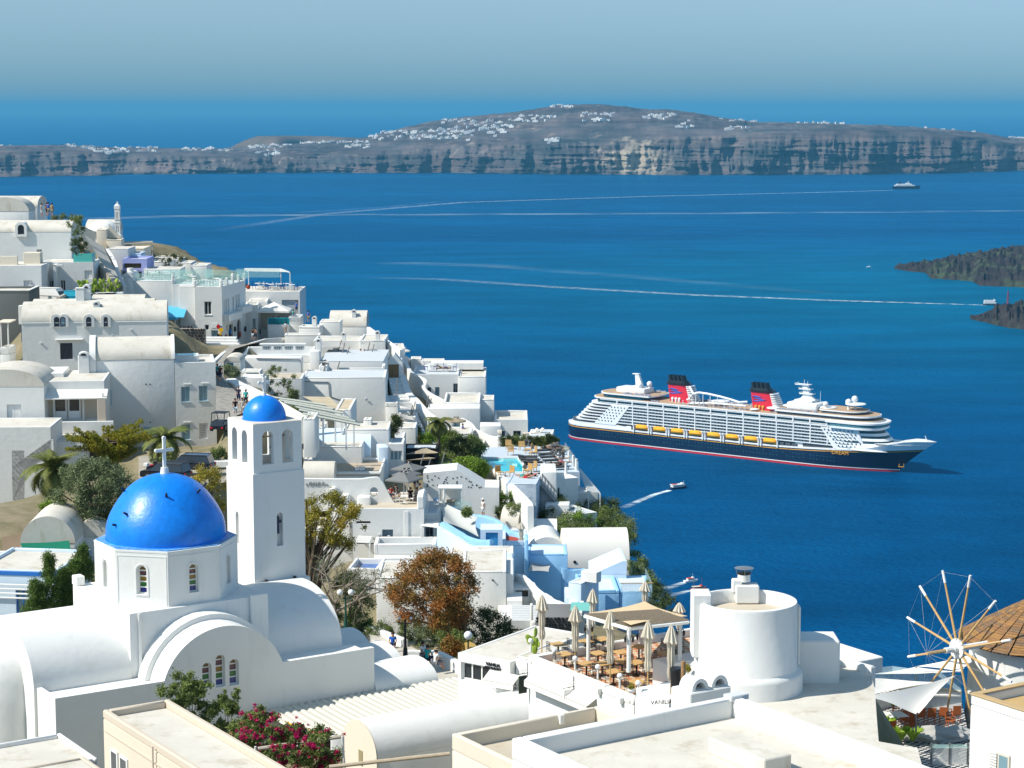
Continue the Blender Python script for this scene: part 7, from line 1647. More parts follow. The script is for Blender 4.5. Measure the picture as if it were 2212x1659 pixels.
t=Wst('white_ramp','broad white sloping ramp wall running diagonally down the cliff','ramp',[at(p,y)for p,y in((Rh(690,-15),206),(Rh(900,140),199),(Rh(1120,310),192),(Rh(1290,430),187),(Rh(1420,505),184))],2.4,WHITE,4.5,side=-1)
Wst('white_ramp','narrow upper white ramp above the first one by the scrub','ramp',[at(p,y)for p,y in((Rh(1215,400),190),(Rh(1330,440),188),(Rh(1440,502),186))],1.2,WHITE,2.5)
# stone walls with separate stones
def stone_wall(name,label,b,x0,x1,z0,z1,y=-.02,size=.32,shape=None,mortar=MORTAR,m=STONE,parent=None,seed=1):
 rng=random.Random(seed);bm=NB_();n=0;r=0;z=z0+size*.5
 while z<z1:
  x=x0+rng.uniform(0,size)
  while x<x1:
   w=size*rng.uniform(.55,1.15);hh=size*rng.uniform(.7,1.0)
   if shape is None or shape(x,z):
    k=rng.choice((5,6,7));a0=rng.random()*6;P=[(x+w*.5*cos(a0+2*pi*i/k)*rng.uniform(.8,1.05),z+hh*.5*sin(a0+2*pi*i/k)*rng.uniform(.8,1.05))for i in range(k)]
    A=[bm.verts.new((p[0],y,p[1]))for p in P];cx=sum(p[0]for p in P)/k;cz=sum(p[1]for p in P)/k
    B=[bm.verts.new((cx+(p[0]-cx)*.75,y-.06-.04*rng.random(),cz+(p[1]-cz)*.75))for p in P]
    bm.faces.new(B)
    for i in range(k):bm.faces.new((A[i],A[(i+1)%k],B[(i+1)%k],B[i]))
    n+=1
   x+=w*1.02
  z+=size*.86
 o=Fn('stones',bm,m,parent or b.root,20);o['kind']='stuff';return o
N1=V('lava_stone_wall','dark lava stone wall between the ramp and the round house',Rh(792,268),Rh(1113,0),190,Rh(0,395),cat='wall',depth=.6,par=0,roof='none',m=mat('dark_mortar',(.20,.20,.20),.95,.1),rot=12,down=1.5)
stone_wall('','',N1,.05,N1.W-.05,N1.h-3.2,N1.h-.15,size=.34,seed=4);N1.box('cap',-.05,-.08,N1.h+.002,N1.W+.05,.65,N1.h+.1,WHITE)
N2=V('lava_rock_wall','dark rough lava wall below the small green plunge pool',Rh(1012,1135),Rh(1395,0),146,Rh(0,1375),cat='wall',depth=4,par=0,roof='none',m=mat('dark_mortar',()),rot=-4,down=2)
stone_wall('','',N2,.05,N2.W-.05,N2.h-3.4,N2.h-.1,size=.26,seed=9,m=mat('black_rock',(.035,.037,.04),.95,.1,vs=3,c2=(.015,.016,.018),bump=.05,bs=5))
N2.box('pool_rim',3.0,.2,N2.h,N2.W+.3,3.8,N2.h+.3,WHITE);N2.box('pool_water',3.9,.7,N2.h+.3,N2.W-.6,3.2,N2.h+.32,mat('plunge_pool_green',(.20,.58,.45),.1,.6));
# -- white house behind the russet tree and stair stack
O1=V('bright_white_house','bright white house with blue shadow behind the russet tree',Rh(320,720),Rh(735,0),156,Rh(0,1410),depth=8,par=.12,rot=0,down=2)
O1b=V('flat_white_roof_house','white flat roofed house with round chimney above the russet tree',Rh(195,625),Rh(802,0),164,Rh(0,760),depth=6,par=.12,rot=0)
O1b.chimney(.3,.4,.5,.55);O1b.chimney(2.1,3.5,.25,.5)
for a,b in((438,795),(610,800),(438,912)):x0,z=O1.loc(Rh(a,b));bm=NB_();Tb(bm,(x0,-.12,z),(x0,0,z),.07,.07,8);O1.part('spout',bm,METAL)
O2=V('stair_tower','white stair stack with little landings beside the bright white house',Rh(735,740),Rh(800,0),157,Rh(0,1100),depth=5,par=0,roof='none')
for k,(y0,yb,Y,xe)in enumerate(((875,985,158,950),(985,1120,155,880))):V('stair_landing',('upper','lower')[k]+' white landing with dark opening in the stair stack',Rh(800-k*60,y0+5),Rh(xe,0),Y,Rh(0,yb),cat='landing',depth=3,par=0,roof='none',holes=[(Rh(820-40*k,y0+(8 if k==0 else 60)),Rh(xe-8,yb-30),'open',dict(gm=GLASS if k==0 else mat('dark_red_door',(.12,.02,.015))))])
O4=V('arched_window_wall','white wall with quarter arched window and small glass pool',Rh(708,1150),Rh(935,0),151,Rh(0,1410),cat='wall',depth=4,par=0,roof='none',rot=6,holes=[(Rh(722,1150),Rh(868,1225),'arch_open',dict(gm=GLASS)),(Rh(735,1238),Rh(845,1270),'open',dict(gm=GLASS))])
for k in range(9):
 q=at(Rh(918,1175-k*16),150+k*.4);
 if k==0:t=empty('dark_stair',q,0,'narrow shaded stair climbing between the stair stack and curved wall','stairs');o_=q.copy()
 p=q-o_;bm=NB_();Bx(bm,p.x-1.1,p.y,p.z-.6,p.x+1.1,p.y+.5,p.z+.02);Fn('step',bm,GREYW,t)
for k,y in enumerate((1025,1185,1275)):V('stair_pier',('upper','middle','lowest')[k]+' small white pier at the right of the shaded stair',Rh(955+k*5,y),Rh((980,1005,1012)[k],0),149.5-k,Rh(0,y+110),cat='pier',depth=.5,par=0,roof='none',down=1)
curvewall('curved_wall','white wall swooping down to the plunge pool',[Rh(805,740),Rh(900,790),Rh(1000,890),Rh(1120,970),Rh(1230,1020),Rh(1340,1040),Rh(1400,1130)],(161,159,157,154,152,150,148),.5,WHITE,5)
# restaurant
RS=Blk('restaurant_house','white restaurant house with tiled roof terrace full of tables','house',Rj(622,612),Rj(1500,0)[0],98.5,Rj(0,860)[1],-57,14,WHITE,'flat',mat('terracotta_checker_tiles',(.52,.24,.12),.7,.2),par=.42,pw=.3,down=4)
# chequered terrace tiles
m=_mats['terracotta_checker_tiles'];N,L=nodes_of(m);geo=N.new('ShaderNodeNewGeometry');mp=N.new('ShaderNodeMapping');mp.inputs['Rotation'].default_value=(0,0,radians(33));ck=N.new('ShaderNodeTexChecker');ck.inputs['Scale'].default_value=3.3
ck.inputs['Color1'].default_value=(.50,.20,.09,1);ck.inputs['Color2'].default_value=(.60,.50,.36,1);L.new(geo.outputs['Position'],mp.inputs[0]);L.new(mp.outputs[0],ck.inputs[0]);L.new(ck.outputs[0],N['Principled BSDF'].inputs['Base Color'])
ZT_=RS.O.z-.42+.05
def rsl(p,z=None):
 q=Oz(p,ZT_ if z is None else z)-RS.O;return q.dot(RS.ex),q.dot(RS.ey)
 # front building with windows and the sign
RV=Blk('sign_house','white restaurant front with wide window and black lettering','house',Rj(38,592),Rj(470,0)[0],104,Rj(0,870)[1],-35,7,WHITE,'flat',ROOFW,par=.08,pw=.2,down=3,holes=[(Rj(62,665),Rj(300,860),'win',dict(cols=3,gm=GLASS))])
q=RV.loc(Rj(332,692));text_mesh('sign_text','VANILIA',.24,BLACK,MT_((q[0],-.03,q[1]))@MX,RV.root,.03);q=RV.loc(Rj(332,722));text_mesh('sign_text','RESTAURANT',.19,BLACK,MT_((q[0],-.03,q[1]))@MX@Matrix.Scale(.85,4,(1,0,0)),RV.root,.03)
def awning(name,label,A,B,out,dz_,m,th=.05):
 c=(A+B)/2;t=empty(name,c,0,label,'awning');bm=NB_();vs=[A-c,B-c,B-c+out+Vc((0,0,dz_)),A-c+out+Vc((0,0,dz_))]
 X=[bm.verts.new(v)for v in vs];Y=[bm.verts.new(v-Vc((0,0,th)))for v in vs];Z=[bm.verts.new(v-Vc((0,0,.3)))for v in vs[2:]]
 bm.faces.new(X);bm.faces.new(Y[::-1]);[bm.faces.new((X[i],Y[i],Y[(i+1)%4],X[(i+1)%4]))for i in range(4)];bm.faces.new((X[2],X[3],Z[1],Z[0]));Fn('cloth',bm,m,t,20)
 bm=NB_();[Tb(bm,a,b,.025,n=5)for a,b in((vs[0]-Vc((0,0,.7)),vs[3]),(vs[1]-Vc((0,0,.7)),vs[2]))];Fn('arm',bm,STEEL,t);return t
x0,z0=RS.loc(Rj(640,655));x1,_=RS.loc(Rj(1190,850));awning('long_awning','long narrow white awning along the restaurant wall',RS.local(x0+.3,-.02,RS.h-.75),RS.local(x1,-.02,RS.h-.75),-RS.ey*.55,-.3,SAILW)
x0,z0=RV.loc(Rj(330,770));x1,_=RV.loc(Rj(560,770));awning('small_awning','small white awning with round lamp beside the cactus',RV.local(x0-.2,-.02,z0+.2),RV.local(min(x1,RV.W+.6),-.02,z0+.2),-RV.ey*.6,-.35,SAILW)
RS2=Blk('cactus_pier','white stepped pier holding potted cactus beside hanging sign','pier',RV.local(RV.W+.05,.4,RV.h+.25),None,100,None,-35,3.5,WHITE,'flat',ROOFW,par=.1,pw=.15,hh=4,w=1.6,down=0)
def hanging_sign(name,label,p,lines,h_,w_,m,tm,title=None):
 x,z=RS.loc(p);t=empty(name,RS.local(x,-.05,z),RS.r,label,'sign');bm=NB_();Tb(bm,(0,.05,.25),(0,-w_-.1,.25),.02);Tb(bm,(0,0,.75),(0,0,-h_*.4),.02)
 for k in range(14):a=k*.5;r=.14-k*.008;Tb(bm,(0,-.22+r*cos(a),.32+r*sin(a)),(0,-.22+(r-.008)*cos(a+.5),.32+(r-.008)*sin(a+.5)),.012,n=4)
 Fn('bracket',bm,METAL,t);bm=NB_();Bx(bm,-.03,-w_-.05,-h_,.03,-.05,.15);b_=Fn('board',bm,m,t)
 MS=MT_((-.045,-w_/2-.05,0))@Matrix.Rotation(-pi/2,4,'Z')@MX
 if title:text_mesh('sign_text',title,w_*.36,YEL if tm is None else RED,MS@MT_((0,0.0-.0,0)),b_,.01)
 for k,s_ in enumerate(lines):text_mesh('sign_text',s_,.062,CREAM,MS@MT_((0,-.17-k*.068,0)),b_,.005)
hanging_sign('menu_sign','tall dark green hanging menu sign with yellow heading',Rj(622,800),('LUNCH DINNER','MOUSSAKA','PIZZA PASTA','FRESH FISH','SALADS','WINES','COFFEE','DRINKS'),0.72,.45,mat('dark_green_board',(.02,.035,.025),.6,.3),None,'Vanilia')
hanging_sign('name_sign','small white hanging sign with red lettering on scrolled bracket',Rj(1003,915),(),.28,.5,WOODW,1,'Vanilia')
x0,z1=RS.loc(Rj(1040,930));x1,z0=RS.loc(Rj(1135,1020));bm=NB_();Bx(bm,x0,-.04,z0,x1,-.002,z1);w_=RS.part('window',bm,GLASSL)
for k in range(6):bm=NB_();x=x0+(x1-x0)*(k+.5)/6;Tb(bm,(x,-.1,z0),(x,-.1,z1),.012,n=4);Fn('bar',bm,METAL,w_)
for a,b in((1218,912),(1402,988),(1588,1062)):
 x,z=RS.loc(Rj(a,b));
 bm=NB_();Bx(bm,x-.12,-.22,z-.12,x+.12,-.002,z+.16,.02);RS.part('wall_lamp',bm,WHITE)
RS3=Blk('side_parapet_house','low white block with dark lettering at the terrace corner','wall',Rj(1505,880),Rj(1785,0)[0],89.5,Rj(0,1080)[1],-57,7,WHITE,'none',par=0,down=3)
RS4=V('lettering_wall','short white wall with black lettering below the terrace',Rj(1785,965),Rj(1985,0),86,Rj(0,1080),cat='wall',depth=.5,par=0,roof='none',rot=12,down=3)
q=RS4.loc(Rj(1885,992));text_mesh('sign_text','VANILIA RESTAURANT',.26,BLACK,MT_((q[0],-.03,q[1]))@MX,RS4.root,.02)
# back walls and benches of the terrace
def rs_box(name,label,cat,x0,y0,x1,y1,h0,h1,m=WHITE):
 t=empty(name,RS.local(x0,y0,RS.h-.42+h0),RS.r,label,cat);bm=NB_();Bx(bm,0,0,0,x1-x0,y1-y0,h1-h0,.04);Fn('wall',bm,m,t);return t
rs_box('bench_wall','white bench wall along the back of the tables','bench',.4,11.2,4.6,13.4,0,.5);rs_box('bench_wall','white seat block at the sea side of the terrace','bench',6.2,10.6,10.5,13.4,0,.75)
q=rsl(Rj(1850,830));rs_box('serving_block','white angular serving block near the round tower','counter',q[0]-.3,q[1]-1.2,q[0]+.9,q[1]+1.8,0,1.25)
# lamps on the parapet
def globe_lamp(name,label,base,h,r=.17,m=None,n=1):
 t=empty(name,base,0,label,'lamp');bm=NB_()
 if n==1:Tb(bm,(0,0,0),(0,0,h),.05 if h<2 else .07,.04,8)
 else:Tb(bm,(0,0,0),(0,0,h),.09,.05,8);Tb(bm,(-.35,0,h-.25),(.35,0,h-.25),.03);Tb(bm,(0,0,0),(0,0,.6),.16,.12,8);Tb(bm,(-.35,0,h-.25),(-.35,0,h),.03);Tb(bm,(.35,0,h-.25),(.35,0,h),.03)
 Fn('post',bm,m or WHITE,t)
 for x in((0,)if n==1 else(-.35,.35)):
  bm=NB_();BO_.create_uvsphere(bm,u_segments=16,v_segments=10,radius=r,matrix=MT_((x,0,h+r*.9)));Fn('globe',bm,mat('frosted_globe',(.80,.81,.80),.3,.4),t)
 return t
for k,(a,b,b2,nm)in enumerate(((642,490,585,'first from the left, behind the sign house roof'),(838,572,665,'second from the left'),(1010,637,735,'third from the left'),(1198,708,808,'fourth from the left'),(1380,782,885,'fifth from the left'),(1532,842,885,'sixth, by the flower pot'),(1885,920,985,'lowest, beside the wooden post'))):
 Y=(101,97.5,95.3,93,90.8,89,85.5)[k];bq=at(Rj(a,b2),Y);tq=at(Rj(a,b),Y);globe_lamp('globe_lamp','white globe lamp on the terrace parapet, '+nm,bq,tq.z-bq.z-.13,.13)
 # umbrella, chair and table makers
def closed_umbrella(name,label,top,bot,Y,m,group=None,r=.26,pole=OAK,k_=1.0):
 A,B=at(bot,Y),at(top,Y);h=B.z-A.z;t=empty(name,A,R.uniform(0,6),label,'umbrella',group);bm=NB_();Tb(bm,(0,0,0),(0,0,h-.05),.03,n=6);Fn('pole',bm,pole,t)
 bm=NB_();rows_=[(.02,1.0),(.10,.95),(.17,.88),(.24,.80),(.29,.745),(.17,.735),(.13,.66),(.15,.52),(.11,.42),(.15,.33),(.11,.25),(.05,.24)];n=20;V_=[]
 for(a,z)in rows_:V_.append([bm.verts.new((a*r/.26*(1+.22*cos(i*pi))*cos(2*pi*i/n),a*r/.26*(1+.22*cos(i*pi))*sin(2*pi*i/n),z*h+(.02*h if i%2 and a>.25 else 0)))for i in range(n)])
 for a,b in zip(V_[:-1],V_[1:]):
  for i in range(n):bm.faces.new((a[i],a[(i+1)%n],b[(i+1)%n],b[i]))
 bm.faces.new(V_[0]);Fn('canopy',bm,m,t,25);return t
UG='closed cream umbrellas on the restaurant terrace'
for k,(x,y0,y1,Y,lb)in enumerate(((734,110,600,99,'leftmost, against the black lava wall'),(1010,200,700,95.5,'second from left, in front of a white column'),(1155,62,490,107,'in front of the blue house, left'),(1300,242,825,93,'in the middle before the sand coloured sail'),(1588,0,300,110,'behind the sand coloured sail'),(1612,322,878,90,'in front, right of the white columns'),(1872,175,470,104,'nearest the round tower, far side'),(1803,358,950,87.5,'frontmost, beside the black bin'))):
 closed_umbrella('closed_umbrella','tall closed cream umbrella, '+lb,Rj(x,y0),Rj(x,y1),Y,CANVAS,UG)
q0=at(Rj(1850,920),87);t=empty('litter_bin',q0,0,'black cylindrical bin near the frontmost umbrella','bin');bm=NB_();Lz(bm,[(0,0),(.24,0),(.28,.95),(.30,1.0),(.28,1.08),(0,1.08)],16);Fn('body',bm,BLACK,t)
q0=at(Rj(1905,1000),85);t=empty('wooden_post',q0,0,'thick dark wooden post by the terrace lettering wall','post');bm=NB_();Tb(bm,(0,0,-.3),(0,0,1.75),.10,.10,8);Fn('shaft',bm,WOOD,t)
# white columns and the pergola with sail
cols_=[(1120,310,668,97,'left front'),(1455,400,735,92,'middle front'),(1553,405,620,100,'back middle'),(1878,355,655,94.5,'right by the round tower')]
for(x,y0,y1,Y,lb)in cols_:
 A,B=at(Rj(x,y1),Y),at(Rj(x,y0),Y);t=empty('white_column',A,0,'round white pergola column with dark lantern, '+lb,'column');bm=NB_();Tb(bm,(0,0,-.1),(0,0,B.z-A.z),.10,.095,16);Fn('shaft',bm,WHITE,t)
 for s in(-.17,.17):bm=NB_();z=(B.z-A.z)*.8;Tb(bm,(s*.5,-.05,z+.1),(s,-.1,z+.1),.02);Lz(bm,[(0,-.22),(.05,-.16),(.07,.02),(0,.1)],8,(s,-.1,z));Fn('lantern',bm,METAL,t)
zc=at(Rj(1455,395),92).z
Pp=[Oz(p,zc)for p in(Rj(1090,290),Rj(1450,395),Rj(1950,340),Rj(1700,255))];c=sum(Pp,Vc())/4;t=empty('reed_pergola',c,0,'reed covered pergola frame under the sand coloured sail','pergola')
for a,b in zip(Pp,Pp[1:]+Pp[:1]):bm=NB_();Tb(bm,a-c,b-c,.09,.09,6);Fn('beam',bm,WOODW,t)
REED=mat('dry_reed',(.30,.25,.18),.9,.1,vs=12,c2=(.16,.13,.10))
for i in range(60):
 f=i/59;a=Pp[0].lerp(Pp[1],f)-c;b=Pp[3].lerp(Pp[2],f)-c;bm=NB_();Tb(bm,a+Vc((0,0,.1)),b+Vc((0,0,.1+R.uniform(0,.03))),.03,.03,4);Fn('reed',bm,REED,t)
sail('sand_sail','sand coloured shade sail with peaked corner over the terrace',[Rj(1118,262),Rj(1588,165),Rj(1945,288),Rj(1470,362)],(97.6,105.6,94.6,91.0),SAILT,-.06,14)
def box_mesh(name,boxes,m,bev=0.0):
 bm=NB_()
 for b in boxes:Bx(bm,*b,bev)
 BO_.recalc_face_normals(bm,faces=bm.faces);me=bpy.data.meshes.new(name);bm.to_mesh(me);bm.free();me.materials.append(m);return me
def kit(root,parts):
 for nm,me in parts:link(NO_(nm,me),root)
 return root
 # iron chair with lattice back, wooden table
lat=[(-.2,.19,.5,-.18,.21,1.12),(.18,.19,.5,.2,.21,1.12)]+[(-.2,.19,.5+k*.15,.2,.21,.52+k*.15)for k in range(5)]+[(-.1+k*.1-.008,.19,.5,-.1+k*.1+.008,.21,1.12)for k in range(3)]
legs=[(x,y,0,x+.025,y+.025,.45)for x in(-.21,.19)for y in(-.2,.19)]
IRON=[('backrest',box_mesh('backrest',lat,METAL)),('seat',box_mesh('seat',[(-.22,-.22,.44,.22,.22,.52)],mat('cream_cushion',(.62,.58,.50),.9,.1),.02))]+[('leg',box_mesh('leg',[l],METAL))for l in legs]
WTAB=[('tabletop',box_mesh('tabletop',[(-.45,-.4,.72,.45,.4,.77)],OAK,.01)),('base',box_mesh('base',[(-.04,-.04,0,.04,.04,.72),(-.25,-.03,0,.25,.03,.04),(-.03,-.25,0,.03,.25,.04)],METAL))]
def place(kitparts,name,label,cat,loc,rz,group=None,s=1.0):
 t=empty(name,loc,rz,label,cat,group);t.scale=(s,s,s);return kit(t,kitparts)
tabs=[(870,525,'near the leftmost umbrella'),(1095,500,'behind the left column'),(1240,480,'at the far wall, middle'),(925,605,'left edge by second lamp'),(1200,598,'right of the left column'),(1390,590,'between the two front columns'),(1105,685,'beside third lamp, left half'),(1235,685,'beside third lamp, right half'),(1540,545,'in shade behind the middle column'),(1520,675,'right of the middle column'),(1330,750,'near fourth lamp'),(1525,835,'by the yellow flower pot'),(1820,500,'far right below the sail'),(1400,665,'centre of the terrace'),(1690,890,'front right near the low block'),(1930,920,'lowest right beside the post'),(1760,600,'far right near the tower')]
rng=random.Random(3)
for(x,y,lb)in tabs:
 p=Oz(Rj(x,y),ZT_+.62);p.z=ZT_+.03;place(WTAB,'wooden_table','square honey coloured wooden table '+lb,'table',p,RS.r+rng.uniform(-.05,.05),'wooden tables on the restaurant terrace',.82)
 for k,(dx,dy,rz)in enumerate(((0,.45,0),(0,-.45,pi),(.52,0,-pi/2))):
  if rng.random()<.82 or k==0:
   d=Matrix.Rotation(RS.r,3,'Z')@Vc((dx,dy,0));place(IRON,'iron_chair','black iron lattice chair, '+('far','near','right')[k]+' side of table '+lb,'chair',p+d,RS.r+rz+rng.uniform(-.2,.2),'iron chairs on the restaurant terrace',.74)
# terrain under the village
XE=[(0,40),(95,30),(104,16),(120,11),(136,10),(150,10.2),(170,9.5),(185,9.2),(200,8.8),(215,7),(232,4),(245,-1),(262,-6),(285,-20),(300,-28),(330,-50),(360,-66),(420,-90)]
GROUND_PTS+=[(-25,60,262),(0,60,262),(30,60,258),(-30,90,256),(-10,95,256),(5,100,257),(24,96,254),(-30,125,252),(-12,125,252),(0,120,254),(-35,150,251),(-10,150,249)]
for p,Y in((Rb(1500,760),183),(Rb(1700,700),186),(Rb(1200,800),178),(Rb(450,1150),168),(Rb(150,1120),165),(Rb(1900,450),188),(Ri(1100,560),142),(Ri(1500,640),136),(Ri(700,500),150),(Rj(100,560),130),(Rh(300,1400),140),(Rh(600,1420),138),(Rh(1250,330),192),(Rh(1450,500),188),(Rh(1400,300),196),(Rf(900,1150),205),(Rf(700,1300),200),(Rf(1000,1350),200),(Rf(600,1000),225)):
 q=at(p,Y);GROUND_PTS.append((q.x,q.y,q.z+.9))
import numpy as np
G_=np.array(GROUND_PTS)
def ground(x,y):
 d2=(G_[:,0]-x)**2+(G_[:,1]-y)**2+1.0;w=d2**-3.2;z=float((w*G_[:,2]).sum()/w.sum())-1.3
 if x<-27.4 and 160<y<207:z=min(z,257.2)
 if-16<x<9 and 92<y<116:z=min(z,256.5)
 e=x-Itp(XE,y)
 if e>0:z-=e*1.5+max(0,e-2)*2.0
 e2=y-345
 if e2>0:z-=e2*1.2
 return max(z,-2)
vs_=[];fs_=[];NX,NY=118,122
for j in range(NY):
 for i in range(NX):
  x=-130+i*2.0 if i<90 else 50+(i-90)*5.0;y=30+j*2.9;z=ground(x,y);vs_.append((x,y,z+.25*noise.noise(Vc((x*.3,y*.3,0)))+(3*noise.noise(Vc((x*.08,y*.08,4)))if x>Itp(XE,y)+4 else 0)))
for j in range(NY-1):
 for i in range(NX-1):a=j*NX+i;fs_.append((a,a+1,a+NX+1,a+NX))
o=pydata('cliff_ground',vs_,fs_,SOIL,ang=60);tag(o,'dry earth slope of the caldera rim under the village',None,None,'structure')
def gpt(p,Y,dz_=0.0):q=at(p,Y);return Vc((q.x,q.y,q.z+dz_))
LANE=mat('pale_lane_concrete',(.42,.38,.32),.95,.1,vs=.7,c2=(.33,.30,.25),bump=.03,bs=6)
def sheet(name,pix,Ys,m,label,n=10):
 """surface patch that follows four corners (far-left, far-right, near-right, near-left)"""
 P=[at(p,y)for p,y in zip(pix,Ys)];vs=[];fs=[]
 for i in range(n+1):
  for j in range(n+1):s,t=i/n,j/n;vs.append(P[0].lerp(P[1],s).lerp(P[3].lerp(P[2],s),t))
 for i in range(n):
  for j in range(n):a=i*(n+1)+j;fs.append((a,a+n+1,a+n+2,a+1))
 o=pydata(name,vs,fs,m,ang=60);tag(o,label,None,None,'structure');return o
sheet('lane',[Rb(1150,690),Rb(1880,640),Rb(1890,900),Rb(1150,1000)],(189,191,172,166),LANE,'pale concrete lane with parked cars behind the dome')
sheet('yard',[Rb(20,1075),Rb(700,1060),Rb(900,1300),Rb(20,1500)],(183,184,158,150),mat('brown_gravel',(.24,.18,.12),.95,.1,vs=3,c2=(.17,.13,.09)),'brown gravel yard beside the palm tree')
sheet('yard_strip',[Rb(222,1062),Rb(262,1062),Rb(640,1240),Rb(560,1240)],(182,182,160,160),LANE,'pale kerb strip across the gravel yard')
sheet('lower_lane',[Ri(980,470),Ri(1130,480),Ri(1850,900),Ri(1500,960)],(143,143,117,116),mat('cream_lane',(.55,.52,.45),.95,.1,vs=.9,c2=(.46,.43,.37)),'cream lane dropping past the low vaults')
# trees and shrubs
def tonecrown(name,cl,n,size,m,parent,seed,el=1.8):return leaves(name,cl,n,size,m,parent,random.Random(seed),el)
# yellow cypress with spreading upswept limbs
b=gpt(Rb(900,770),172);t=empty('golden_cypress',b,0,'golden green cypress with spreading upswept branches beside the palm','tree');rng=random.Random(21);bm=NB_();cl=[]
Tb(bm,(0,0,-1),(0,0,2.4),.25,.12)
for i in range(26):
 a=rng.uniform(0,2*pi);L=rng.uniform(2.2,4.1)*(1 if abs(cos(a))>.5 else .75);z0=rng.uniform(.2,2.2);up=rng.uniform(.15,1.5)*(1 if L<3.4 else .5);k=9;prev=Vc((0,0,z0))
 for j in range(1,k+1):
  f=j/k;q=Vc((cos(a)*L*f,sin(a)*L*f,z0+up*f**1.5));Tb(bm,prev,q,.05*(1.1-f),.04*(1.1-f),4);prev=q
  if f>.25:
   cl.append((q+Vc((0,0,.1)),.26+.18*(1-f)))
   for s in(-1,1):cl.append((q+Vc((-sin(a)*s*.35,cos(a)*s*.35,.05+rng.uniform(0,.3))),.2))
Fn('trunk',bm,BARK,t,60);tonecrown('crown',[(c,r_*.8)for c,r_ in cl],36000,.075,PINE,t,5,2.0)
# tamarisk and other crowns
def blob(name,label,base,ell,n,size,m,seed,k=60,r=.45,trunk=.12,stems=5,cat='tree',el=1.8,cz=.55,gap=.0,lean=(0,0)):
 rng=random.Random(seed);t=empty(name,base,0,label,cat);cl=[];bm=NB_();rx,ry,rz=ell
 for i in range(k):
  a=rng.uniform(0,2*pi);z=rng.uniform(-.95,1);e=sqrt(1-z*z)*(rng.random()**.35);c=Vc((rx*e*cos(a)+lean[0],ry*e*sin(a),rz*(1+z*(1-cz*.0))+lean[1]))
  if rng.random()>gap:cl.append((c,r*rng.uniform(.55,1.25)))
 for i in range(stems if trunk else 0):
  q=cl[i*len(cl)//max(1,stems)][0];p=Vc((0,0,-.3));mid=Vc((q.x*.35,q.y*.35,q.z*.55));Ptb(bm,[p,mid,q],[trunk,trunk*.6,trunk*.25],6)
  for j in range(4):q2=cl[rng.randrange(len(cl))][0];Tb(bm,mid,q2,trunk*.35,trunk*.1,5)
 if trunk:Fn('trunk',bm,BARK,t,60)
 tonecrown('crown',cl,n,size,m,t,seed,el);return t
blob('tamarisk','airy grey green tamarisk tree behind the big blue dome',gpt(Rb(790,1260),158),(3.0,2.4,2.5),26000,.085,TAM,31,150,.50,.13,9,el=3.0)
blob('olive_bush','yellow green bush between the dome and the bell tower',gpt(Rb(1720,1200),138),(1.4,1.2,1.7),9000,.075,YOL,33,60,.34,.07,6,'bush')
bush('planter_shrub','leafy green shrub in a white planter beside the parked car',gpt(Rb(1820,715),180),1.1,.8,1.3,OLV,1600,.11,7)
q=gpt(Rb(1820,745),179.5);t=empty('white_planter',q,0,'low white planter box under the leafy shrub','planter');bm=NB_();Bx(bm,-.9,-.5,-.3,.9,.5,.25,.03);Fn('box',bm,WHITE,t)
for k,(x,y,Y,hh,lb)in enumerate(((300,380,124,2.0,'shortest, nearest the blue door'),(420,360,125,3.6,'with a tall tip beside the blue corner'),(540,350,126,2.6,'low one right of the tall tip'),(690,130,128,2.4,'round topped one touching the drum'),(620,330,127,3.0,'middle one behind the church roof'))):
 b=gpt(Rc(x,y),Y);rng=random.Random(40+k);cl=[]
 for i in range(40):f=i/40;w=.62*(1-f**1.6)+.1;a=rng.uniform(0,6.3);cl.append(((w*cos(a)*rng.random()**.5,w*sin(a)*rng.random()**.5,hh*f),.30))
 t=empty('juniper',b,0,'dense upright green juniper, '+lb,'shrub','junipers beside the blue trimmed house');tonecrown('foliage',cl,15000,.065,HEDGE,t,40+k,1.5)
palm('date_palm','date palm with thick trunk by the gravel yard',gpt(Rb(448,1120),166),3.1,3.1,44,5,PALMF,trunk=.42,leafw=.07,up=.75)
palm('date_palm','low spreading palm in front of the shuttered white house',gpt(Rb(1375,690),183),1.5,2.9,36,8,PALMF,trunk=.30,leafw=.07,up=.55)
palm('fan_palm','tall shaggy palm rising above the taupe sails',gpt(Rf(680,1290),208),5.0,1.9,44,9,PALMF,trunk=.18,leafw=.055,up=.35)
for k in range(3):palm('small_palm',('left','middle','right')[k]+' one of three little palms on the cliff terrace',gpt(Rx(1365+k*35,850),208),.9+.15*k,.75,12,60+k,DGRN,trunk=.06,leafw=.02,group='little palms on the cliff terrace')
bush('palm_foot_plants','green plants round the foot of the date palm',gpt(Rb(440,1120),163),1.3,.8,.9,GRN,900,.12,9,cat='plants')
bush('palm_foot_plants','green plants at the foot of the low spreading palm',gpt(Rb(1370,740),180),1.6,.6,.5,OLV,700,.12,10,cat='plants')
blob('yellow_tree','open crowned tree with yellowing leaves right beside the bell tower',gpt((665,1345),142),(2.6,1.9,1.9),15000,.09,YOL,51,120,.42,.20,13,lean=(1.5,5.2),gap=.38,el=1.6)
blob('olive_tree','grey green shrub behind the twin globe lamp',gpt(Ri(930,540),141),(1.6,1.3,2.1),12000,.07,DGRN,52,60,.42,.08,6,'shrub')
